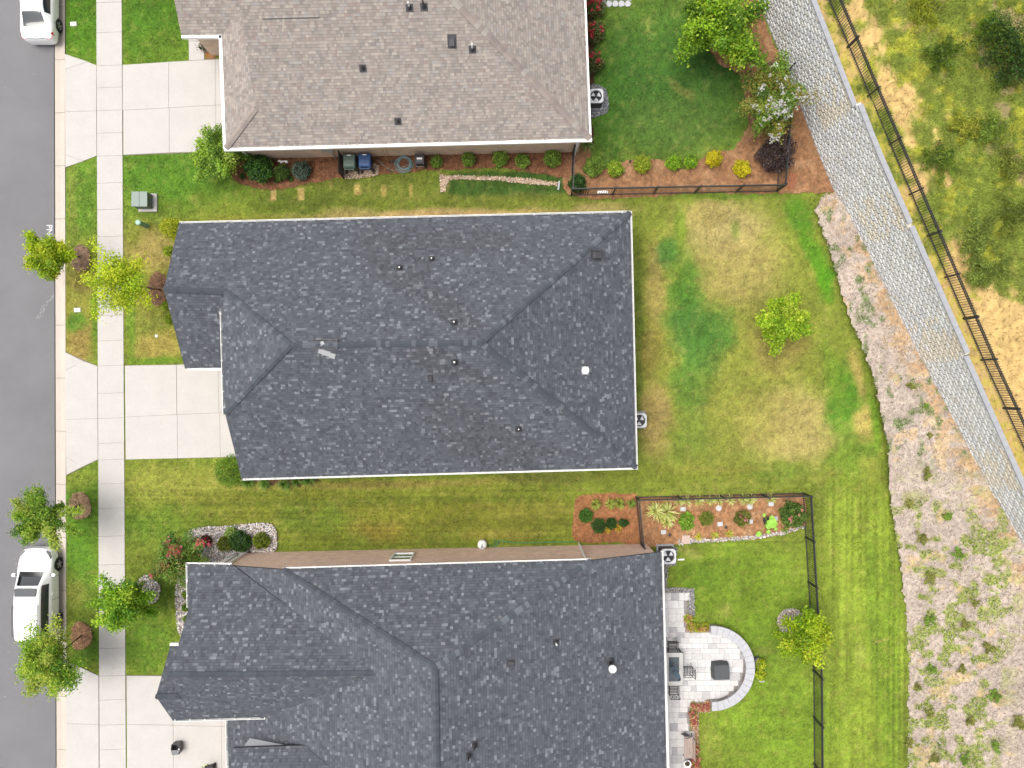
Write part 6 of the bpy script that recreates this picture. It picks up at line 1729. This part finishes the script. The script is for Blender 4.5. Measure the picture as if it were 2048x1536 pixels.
# stones and bench in the corner bed
for (x, y, r_, lb) in ((1502, 108, .16, 'pinkish flat stone, squarest of three in the rust mulch'), (1510, 125, .17, 'pinkish flat stone between two others in the rust mulch'), (1503, 133, .15, 'yellowish flat stone beside the white-flowered tree')):
    t = MB().prism([(P(a, b).x, P(a, b).y) for a, b in ell(x, y, r_ * 35, r_ * 30, 7, .14, int(x))], 0, .1).build('flat_stone', mat('pink_stone', col(206, 168, 144), .85, scale=8, amt=.15), bevel=.015)
    tag(t, lb, 'stone')
t = thing('garden_bench', 'black iron bench with a pale cushion under the white-flowered tree', 'bench', P(1541, 143), .45)
for x in (-.62, .62):
    for y in (-.22, .22): MB().bar((x, y, 0), (x, y, .45 if y < 0 else .95), .04).build('leg', M_BLACK, t)
    MB().tube([(x, .22, .68), (x, -.05, .7), (x, -.24, .62), (x, -.22, .45)], .018, 6).build('arm', M_BLACK, t)
for k in range(6): MB().bar((-.62, -.22 + k * .085, .45), (.62, -.22 + k * .085, .45), .03, .02).build('seat_slat', M_BLACK, t)
MB().tube([(-.62, .24, .92), (-.3, .25, 1.02), (.3, .25, 1.02), (.62, .24, .92)], .02, 6).build('back_rail', M_BLACK, t)
MB().bar((-.62, .23, .55), (.62, .23, .55), .03).build('back_rail', M_BLACK, t)
for k in range(11): MB().bar((-.55 + k * .11, .235, .55), (-.55 + k * .11, .245, .97), .014).build('back_bar', M_BLACK, t)
cu_ = MB(); n_ = 9
vs = []; 
for i in range(n_):
    for j in range(n_):
        u_, v_ = i / (n_ - 1) * 2 - 1, j / (n_ - 1) * 2 - 1
        pin = 1 - .16 * (1 - abs(u_ * v_)) * max(abs(u_), abs(v_)) ** 2
        vs.append((u_ * .24 * pin, v_ * .24 * pin, .07 * (1 - u_ ** 4) * (1 - v_ ** 4)))
f_ = [(i * n_ + j, (i + 1) * n_ + j, (i + 1) * n_ + j + 1, i * n_ + j + 1) for i in range(n_ - 1) for j in range(n_ - 1)]
o = cu_.add(vs, f_).add([(a, b, -c_) for a, b, c_ in vs], [q[::-1] for q in f_]).build('cushion', mat('cushion_cloth', (.68, .67, .65), .9, scale=30, amt=.06), smooth=True)
o.location = P(1553, 131, .66); o.rotation_euler = (-.5, .1, .9)
tag(o, 'pale square cushion on the black garden bench', 'cushion')
# paving stones behind the tan-roofed house
pv = setting('stepping_path')
rp = random.Random(8)
for i in range(5):
    for j in range(3):
        cx = 1206 + i * 12.4 + (j % 2) * 5; cy = 8 - j * 13
        if cx > 1262: continue
        MB().prism([(P(a, b).x, P(a, b).y) for a, b in ell(cx, cy, 6.3, 6.6, 9, .09, i * 7 + j)], -.05, .05).build('paving_stone', mat('paving', col(214, 214, 220), .85, scale=6, amt=.08), pv, bevel=.012)

# ---------------------------------------------------------------- garden of the patio house
t = thing('hose_reel', 'white domed hose reel box against the brick wall', 'hose reel', P(965, 1087))
MB().lathe((0, .02, 0), [(.22, 0), (.26, .2), (.26, .45), (.2, .56), (.06, .6)], 18).build('shell', M_WHITE, t, smooth=True)
MB().add([(-.09, -.12, .575), (.09, -.12, .575), (0, .16, .6), (-.09, -.12, .6), (.09, -.12, .6), (0, .16, .625)], [(2, 1, 0), (3, 4, 5), (0, 1, 4, 3), (1, 2, 5, 4), (2, 0, 3, 5)]).build('crank_cover', mat('reel_grey', col(186, 188, 200), .5), t)
for s_ in (-1, 1): MB().box((s_ * .08, -.24, .1), (.05, .06, .2)).build('foot', M_WHITE, t)
hs = MB(); pts = [P(x, y, .04) for x, y in ((975, 1089), (984, 1092), (990, 1094))]
for k in range(26):
    a = 2 * math.pi * k / 13; q = P(992, 1086, .05 + k * .001); pts.append(q + Vector((.11 * math.cos(a), .12 * math.sin(a), 0)))
pts += [P(x, y, .04) for x, y in ((1000, 1081), (1012, 1083), (1025, 1085), (1050, 1085.5), (1090, 1084.6), (1130, 1084), (1155, 1083.4))]
hs.tube(pts, .02, 6)
tag(hs.build('garden_hose', mat('hose_green', col(72, 168, 120), .45), smooth=True), 'bright green garden hose stretched along the foot of the brick wall', 'hose')
M_STEP = mat('step_block', col(222, 220, 220), .85, scale=8, amt=.08)
for (x, y, sh) in ((1366, 1018, 'b'), (1437, 1016, 'r'), (1499, 1013, 'r'), (1542, 1008, 'b'), (1327, 1064, 'b'), (1440, 1048, 'b'), (1500, 1043, 'b'), (1550, 1037, 'b')):
    if sh == 'b':
        o = MB().box(P(x, y, .05), (.30, .24, .1), rz=.06 + (x % 7 - 3) * .03).build('stepping_block', M_STEP, bevel=.012)
        tag(o, 'pale square stepping block on the mulch of the fenced bed', 'block', 'square stepping blocks in the fenced bed')
    else:
        o = MB().lathe(P(x, y, 0), [(.17, 0), (.17, .07), (.14, .09)], 18).build('stepping_disc', M_STEP)
        tag(o, 'pale round stepping stone on the mulch of the fenced bed', 'stepping stone', 'round stepping stones in the fenced bed')
tag(MB().box(P(1372, 1079, .06), (.46, .48, .12), rz=.02).build('corner_slab', mat('corner_slab', col(222, 196, 180), .85), bevel=.012), 'large pinkish paving slab at the end of the stone edging', 'slab')
for (x, y) in ((1338, 1068), (1449, 1053)):
    t = thing('solar_light', 'small black solar light beside a stepping block', 'lamp', P(x, y), group='solar lights in the fenced bed'); MB().cyl((0, 0, -.02), (0, 0, .2), .012, .012, 6).build('stake', M_BLACK, t); MB().lathe((0, 0, .2), [(.05, 0), (.085, .03), (.085, .05), (.03, .07)], 14).build('lamp_cap', M_BLACK, t)
# pot with a big-leaved plant
t = thing('potted_plant', 'dark pot with a large round-leaved bright green plant', 'potted plant', P(1530, 1040))
MB().lathe((0, 0, 0), [(.14, 0), (.2, .3), (.22, .34), (.18, .34), (.16, .28)], 18).build('pot', M_BLACK, t)
MB().cyl((0, 0, .24), (0, 0, .29), .17, .17, 14).build('soil', MATS['soil'], t)
rl = random.Random(15); M_BIG = mat('big_leaf', col(140, 190, 66, .8), .5, scale=5, amt=.2)
for (dx, dy, z, r_) in ((.1, -.05, .55, .2), (.28, .02, .5, .19), (.02, -.24, .5, .17), (.3, -.22, .45, .16), (.2, .2, .5, .15), (-.2, .35, .42, .1), (.45, -.15, .4, .12), (-.42, -.75, .2, .16), (.12, -.62, .2, .12), (.5, -.45, .3, .1)):
    lf = MB(); n_ = 12; vs = [(dx, dy, z - .03)]
    for k in range(n_):
        a = 2 * math.pi * k / n_; rr_ = r_ * (1 + .12 * math.sin(5 * a)); vs.append((dx + rr_ * math.cos(a), dy + rr_ * math.sin(a), z + .02 * math.sin(3 * a)))
    lf.add(vs, [(0, 1 + k, 1 + (k + 1) % n_) for k in range(n_)]).tube([(0, 0, .3), (dx * .5, dy * .5, max(.34, z * .8)), (dx, dy, z - .03)], .01, 5).build('leaf', M_BIG, t)
# garden globe in the rock ring
t = thing('garden_globe', 'dark green glazed garden ornament on the rock ring', 'ornament', P(1581, 1247))
MB().lathe((0, 0, 0), [(.1, 0), (.14, .06), (.05, .12), (.16, .2), (.23, .34), (.22, .46), (.14, .56), (.02, .6)], 20).build('globe', mat('green_glaze', (.02, .09, .045), .25, spec=.6), t, smooth=True)
MB().box((-.16, .06, .08), (.3, .22, .16), rz=.4).build('plinth', M_IRON, t, bevel=.02)
blade_plant('daylily', 'grey-green tuft behind the glazed ornament', (1600, 1238), .28, [(110, 140, 90), (84, 116, 70)], 322, 40)

# ---------------------------------------------------------------- patio
pat = setting('patio')
cxy = P(1425, 1337, .5); RC = Vector((cxy.x, cxy.y, 0)); RO = 85 * 39.5 / F; RI = RO - .50
strip = [(1318, 1186), (1374, 1186), (1374, 1232), (1372, 1262), (1425, 1262), (1425, 1406), (1380, 1406), (1380, 1600), (1318, 1600)]
M_PJ = mat('paver_joint', col(168, 162, 160), .95)
MB().prism([(P(*p).x, P(*p).y) for p in strip], -.1, .022).build('joint_bed', M_PJ, pat)
MB().prism([(RC.x + (RO - .2) * math.cos(a), RC.y + (RO - .2) * math.sin(a)) for a in np.linspace(-1.62, 1.62, 30)], -.1, .0215).build('joint_bed', M_PJ, pat)
pav_m = {}
pcs = [col(*c_, .62) for c_ in ((238, 236, 234), (230, 228, 226), (222, 219, 218), (206, 204, 204), (234, 231, 229), (192, 190, 192))]
M_PAV = mat_vc('paver', rough=.85, scale=5, amt=.10, bump=.3, bscale=50)
def paver(x0, x1, y0, y1):
    w_, h_ = round(x1 - x0, 3), round(y1 - y0, 3); ci = rp.choices(range(6), (5, 4, 3, 1.3, 4, .8))[0]
    key = (w_, h_, ci)
    if key not in pav_m: pav_m[key] = MB().box((0, 0, .0), (w_ - .012, h_ - .012, .06), c=pcs[ci]).mesh('paver', M_PAV)
    o = bpy.data.objects.new('paver', pav_m[key]); o.location = ((x0 + x1) / 2, (y0 + y1) / 2, .018 + rp.uniform(-.002, .002)); link(o, pat)
sp = [(P(*p).x, P(*p).y) for p in strip]
def inside(x, y):
    return bool(pip(sp, np.array([x]), np.array([y]))[0]) or ((x - RC.x) > -.1 and (x - RC.x) ** 2 + (y - RC.y) ** 2 < (RI + .12) ** 2)
y = P(0, 1600).y; npv = 0
while y < P(0, 1186).y:
    hh_ = rp.choice((.3, .3, .45))
    x = P(1318, 0).x - rp.random() * .3
    while x < RC.x + RO:
        ww_ = rp.choice((.3, .45, .45, .6)) if hh_ < .4 else rp.choice((.3, .45, .6))
        if inside(x + ww_ / 2, y + hh_ / 2): paver(x, x + ww_, y, y + hh_); npv += 1
        x += ww_
    y += hh_
# curved seat wall
sw = thing('seat_wall', 'curved pale stone seat wall round the patio', 'wall', RC)
M_SEAT = mat('seat_cap', col(212, 212, 216, .54), .8, scale=5, amt=.1)
A0, A1 = -math.pi / 2 - .02, math.pi / 2 + .04
n_ = 20
for k in range(n_):
    a = A0 + (A1 - A0) * (k + .012) / n_; b = A0 + (A1 - A0) * (k + .988) / n_
    arc = [a + (b - a) * i / 3 for i in range(4)]
    poly = [(RO * math.cos(q), RO * math.sin(q)) for q in arc] + [(RI * math.cos(q), RI * math.sin(q)) for q in arc[::-1]]
    MB().prism(poly, .44, .52).build('cap_stone', M_SEAT, sw, bevel=.008)
M_SEATB = mat_vc('seat_block', rough=.9, scale=12, amt=.2, bump=.4)
sc_ = [col(196, 188, 182), col(176, 166, 160), col(208, 202, 198), col(160, 152, 150)]
for lv in range(3):
    n2 = 24
    for k in range(n2):
        off = .5 if lv % 2 else 0
        a = A0 + (A1 - A0) * (k + off + .03) / n2; b = A0 + (A1 - A0) * min(k + off + .97, n2) / n2
        if a >= A1 or b - a < .01: continue
        r0, r1 = RI + .07, RO - .06
        poly = [(r1 * math.cos(a), r1 * math.sin(a)), (r1 * math.cos(b), r1 * math.sin(b)), (r0 * math.cos(b), r0 * math.sin(b)), (r0 * math.cos(a), r0 * math.sin(a))]
        MB().prism(poly, lv * .147 + .002, lv * .147 + .142, c=rp.choice(sc_)).build('block', M_SEATB, sw)
# covered fire pit
t = thing('covered_fire_pit', 'square fire pit under a dark grey fitted cover', 'fire pit', P(1438, 1337), .03)
M_COV = mat('cover_cloth', (.06, .064, .068), .7, scale=6, amt=.2, bump=.5, bscale=7)
cv = MB(); bt = [(-.46, -.46), (.46, -.46), (.49, 0), (.45, .45), (.1, .5), (-.45, .46), (-.5, 0)]
cv.add([(x, y, 0.03) for x, y in bt] + [(x * .97, y * .97, .40) for x, y in bt] + [(x * .86, y * .86, .60) for x, y in bt] + [(0.02, 0, .575)], [(i, (i + 1) % 7, 7 + (i + 1) % 7, 7 + i) for i in range(7)] + [(7 + i, 7 + (i + 1) % 7, 14 + (i + 1) % 7, 14 + i) for i in range(7)] + [(14 + i, 14 + (i + 1) % 7, 21) for i in range(7)])
cv.build('cover', M_COV, t, bevel=.02)
MB().tube([(x * .985, y * .985, .08) for x, y in bt + bt[:1]], .008, 5).build('draw_cord', M_BLACK, t)
# table, chairs, parasol
tb = P(1347.5, 1338, .74)
t = thing('patio_table', 'rectangular patio table with pale stone frame and dark glass centre', 'table', (tb.x, tb.y, .05))
M_TT = mat('table_stone', col(222, 220, 216), .7, scale=6, amt=.06)
for s_ in (-1, 1):
    for k in range(2): MB().box((s_ * .4, -.455 + k * .91, .71), (.22, .9, .04)).build('top_tile', M_TT, t, bevel=.006)
    MB().box((0, s_ * .79, .71), (.57, .24, .04)).build('top_tile', M_TT, t, bevel=.006)
MB().box((0, 0, .70), (.57, 1.33, .03)).build('glass_top', mat('table_glass', (.06, .075, .085), .15, spec=.7), t)
MB().box((0, 0, .675), (1.06, 1.86, .03)).build('apron', M_IRON, t)
for x in (-.45, .45):
    for y_ in (-.84, .84): MB().bar((x, y_, -.01), (x, y_, .67), .06).build('leg', M_IRON, t)
def chair(label, px, rz):
    q = P(*px); t = thing('patio_chair', label, 'chair', (q.x, q.y, .05), rz, group='black patio chairs')
    for x in (-.26, .26):
        MB().bar((x, .25, 0), (x, .25, .64), .03).build('leg', M_BLACK, t)
        MB().tube([(x, -.3, 0), (x, -.24, .42), (x, -.34, .96)], .016, 6).build('leg', M_BLACK, t)
        MB().tube([(x, -.27, .66), (x, 0, .67), (x, .26, .64)], .018, 6).build('arm', M_BLACK, t)
    for k in range(6): MB().bar((-.25, -.2 + k * .085, .43), (.25, -.2 + k * .085, .43), .035, .015).build('seat_slat', M_IRON, t)
    for x in (-.25, .25): MB().bar((x, -.24, .42), (x, .25, .43), .03).build('seat_rail', M_BLACK, t)
    for z in (.5, .95): MB().bar((-.26, -.25 - (z - .42) * .18, z), (.26, -.25 - (z - .42) * .18, z), .03).build('back_rail', M_BLACK, t)
    for (xa, xb) in ((-.25, .0), (0, .25), (-.12, .25), (-.25, .12)):
        MB().bar((xa, -.265, .5), (xb, -.345, .95), .014).bar((xb, -.265, .5), (xa, -.345, .95), .014).build('back_lattice', M_BLACK, t)
chair('black metal patio chair at the table end toward the air conditioner', (1341, 1285), math.pi)
chair('black metal patio chair between the table and the covered fire pit', (1370, 1335), math.pi / 2)
chair('black metal patio chair at the table end toward the bench', (1343, 1371), 0)
t = thing('parasol', 'closed blue-grey parasol standing through the patio table', 'parasol', (P(1338.5, 1323).x, P(1338.5, 1323).y, .05))
MB().lathe((0, 0, 0), [(.24, 0), (.24, .05), (.05, .09), (.03, .3)], 18).build('base', M_IRON, t)
MB().cyl((0, 0, .05), (0, 0, 2.45), .022, .02, 10).build('pole', M_IRON, t)
um = MB(); n_ = 16; prof = [(.06, 2.42), (.09, 2.2), (.12, 1.7), (.15, 1.25), (.17, 1.05), (.10, 1.04)]
vs = []
for (r_, z) in prof:
    for k in range(n_): 
        a = 2 * math.pi * k / n_; q = r_ * (1 + (.28 if k % 2 else -.28)); vs.append((q * math.cos(a), q * math.sin(a), z))
um.add(vs, [(i * n_ + k, i * n_ + (k + 1) % n_, (i + 1) * n_ + (k + 1) % n_, (i + 1) * n_ + k) for i in range(len(prof) - 1) for k in range(n_)] + [tuple(range(n_))])
um.build('canopy', mat('parasol_cloth', col(150, 176, 200), .85, scale=8, amt=.12), t)
MB().lathe((0, 0, 1.5), [(.16, 0), (.165, .04), (.15, .05)], 14).build('tie', M_IRON, t)
MB().lathe((0, 0, 2.42), [(.07, 0), (.04, .06), (.01, .1)], 10).build('finial', M_IRON, t)
# wooden bench, ornaments
t = thing('slatted_bench', 'weathered wooden bench with iron arms on the patio edge', 'bench', P(1374, 1487), math.pi / 2)
M_WOOD = mat('weathered_wood', col(206, 186, 174), .85, scale=12, amt=.15)
for x in (-.6, .6):
    MB().tube([(x, .24, 0), (x, .22, .42), (x, -.2, .42), (x, -.24, 0)], .02, 6).tube([(x, -.22, .85), (x, -.2, .42), (x, .1, .62), (x, .26, .60)], .018, 6).build('iron_end', M_IRON, t)
for k in range(5): MB().bar((-.62, .22 - k * .095, .45), (.62, .22 - k * .095, .45), .075, .025).build('seat_slat', M_WOOD, t)
for k in range(3): MB().bar((-.62, -.22 - k * .01, .55 + k * .12), (.62, -.22 - k * .01, .55 + k * .12), .025, .08).build('back_slat', M_WOOD, t)
t = thing('bird_figure', 'dark metal bird figure standing on the patio', 'ornament', P(1367, 1464))
MB().tube([(-.22, .02, .25), (-.1, .01, .28), (.02, 0, .3), (.12, -.01, .36), (.17, -.01, .42), (.24, -.02, .41)], [.015, .05, .085, .06, .045, .008], 10).build('body', M_BLACK, t, smooth=True)
for s_ in (-1, 1): MB().bar((.02, s_ * .03, 0.04), (.02, s_ * .03, .25), .012).build('leg', M_BLACK, t)
t = thing('white_urn', 'white urn with twiggy plant next to the wooden bench', 'urn', P(1371, 1519))
MB().lathe((0, 0, 0.04), [(.12, 0), (.08, .06), (.06, .16), (.16, .3), (.2, .42), (.21, .46), (.17, .46), (.14, .38)], 18).build('urn', M_WHITE, t, smooth=True)
MB().cyl((0, 0, .4), (0, 0, .44), .15, .15, 12).build('soil', MATS['soil'], t)
for i_, (x, y, lb) in enumerate(((1521, 1328, 'yellow-green shrub planter behind the seat wall, beside a dark stone'), (1521, 1350, 'yellow-green shrub planter on a white stand behind the seat wall'))):
    shrub('wall_planting', lb, (x, y), .27, [(176, 190, 36), (200, 204, 60), (140, 160, 36)], 330 + i_, h=.7, n=700, leaf=(.04, .024))
tag(MB().prism([(P(a, b).x, P(a, b).y) for a, b in ell(1512, 1320, 6, 9, 8, .15, 5)], -.02, .34).build('dark_stone', mat('dark_stone', col(120, 122, 130), .85, scale=8, amt=.2), bevel=.03), 'dark grey upright stone behind the seat wall', 'stone')
t = thing('wire_stand', 'small white wire plant stand behind the seat wall', 'stand', P(1520, 1355))
for (x, y_) in ((-.12, -.12), (.12, -.12), (.12, .12), (-.12, .12)): MB().bar((x, y_, 0), (x, y_, .3), .018).build('leg', M_WHITE, t)
for (a, b) in (((-.12, -.12), (.12, -.12)), ((.12, -.12), (.12, .12)), ((.12, .12), (-.12, .12)), ((-.12, .12), (-.12, -.12))): MB().bar((a[0], a[1], .3), (b[0], b[1], .3), .018).build('rail', M_WHITE, t)

# ---------------------------------------------------------------- things on the lower driveway
t = thing('tote_box', 'open dark grey fabric tote standing on the lower driveway', 'tote', P(359, 1490), .08)
M_TOTE = mat('tote_cloth', (.12, .12, .12), .8, scale=9, amt=.15)
bx_ = [(-.19, -.26), (.19, -.26), (.23, 0), (.19, .26), (-.19, .26), (-.23, 0)]
m = MB(); k = 6
m.add([(x, y, .03) for x, y in bx_] + [(x * 1.1, y * 1.1, .5) for x, y in bx_] + [(x * 1.04, y * 1.04, .5) for x, y in bx_] + [(x * .94, y * .94, .06) for x, y in bx_],
      [(i, (i + 1) % k, k + (i + 1) % k, k + i) for i in range(k)] + [(k + i, k + (i + 1) % k, 2 * k + (i + 1) % k, 2 * k + i) for i in range(k)] + [(2 * k + i, 2 * k + (i + 1) % k, 3 * k + (i + 1) % k, 3 * k + i) for i in range(k)] + [tuple(range(3 * k, 4 * k)), tuple(range(k - 1, -1, -1))])
m.build('shell', M_TOTE, t)
MB().add([(-.2, -.3, .51), (.17, -.3, .51), (.2, -.02, .53), (-.24, -.02, .53), (-.2, -.3, .5), (.17, -.3, .5), (.2, -.02, .52), (-.24, -.02, .52)], [(0, 1, 2, 3), (7, 6, 5, 4), (0, 4, 5, 1), (1, 5, 6, 2), (2, 6, 7, 3), (3, 7, 4, 0)]).build('flap', mat('tote_flap', (.16, .16, .165), .75), t)
MB().box((.17, -.08, .45), (.07, .22, .1), rz=-.3).build('contents', M_WHITE, t)
t = thing('mower', 'small dark push mower with green handle parts on the lower driveway', 'mower', P(424, 1534), .3)
M_LIME = mat('lime_plastic', col(176, 214, 90, .8), .5)
MB().box((0, -.1, .2), (.46, .6, .2)).box((0, -.1, .36), (.26, .3, .16)).build('deck', M_IRON, t, bevel=.03)
for (x, y_) in ((-.26, .12), (.26, .12), (-.26, -.34), (.26, -.34)): MB().cyl((x - .03, y_, .12), (x + .03, y_, .12), .11, .11, 14).build('wheel', M_RUBBER, t)
for s_ in (-1, 1): MB().tube([(s_ * .2, .1, .28), (s_ * .2, .4, .6), (s_ * .18, .5, .7)], .014, 6).build('handle_bar', M_BLACK, t)
MB().tube([(-.18, .5, .7), (-.08, .46, .74), (.0, .52, .74), (.1, .46, .74), (.18, .5, .7)], .02, 6).build('grip', M_LIME, t)
MB().box((0, -.02, .46), (.1, .3, .03), rz=.5).build('trim', M_WHITE, t)
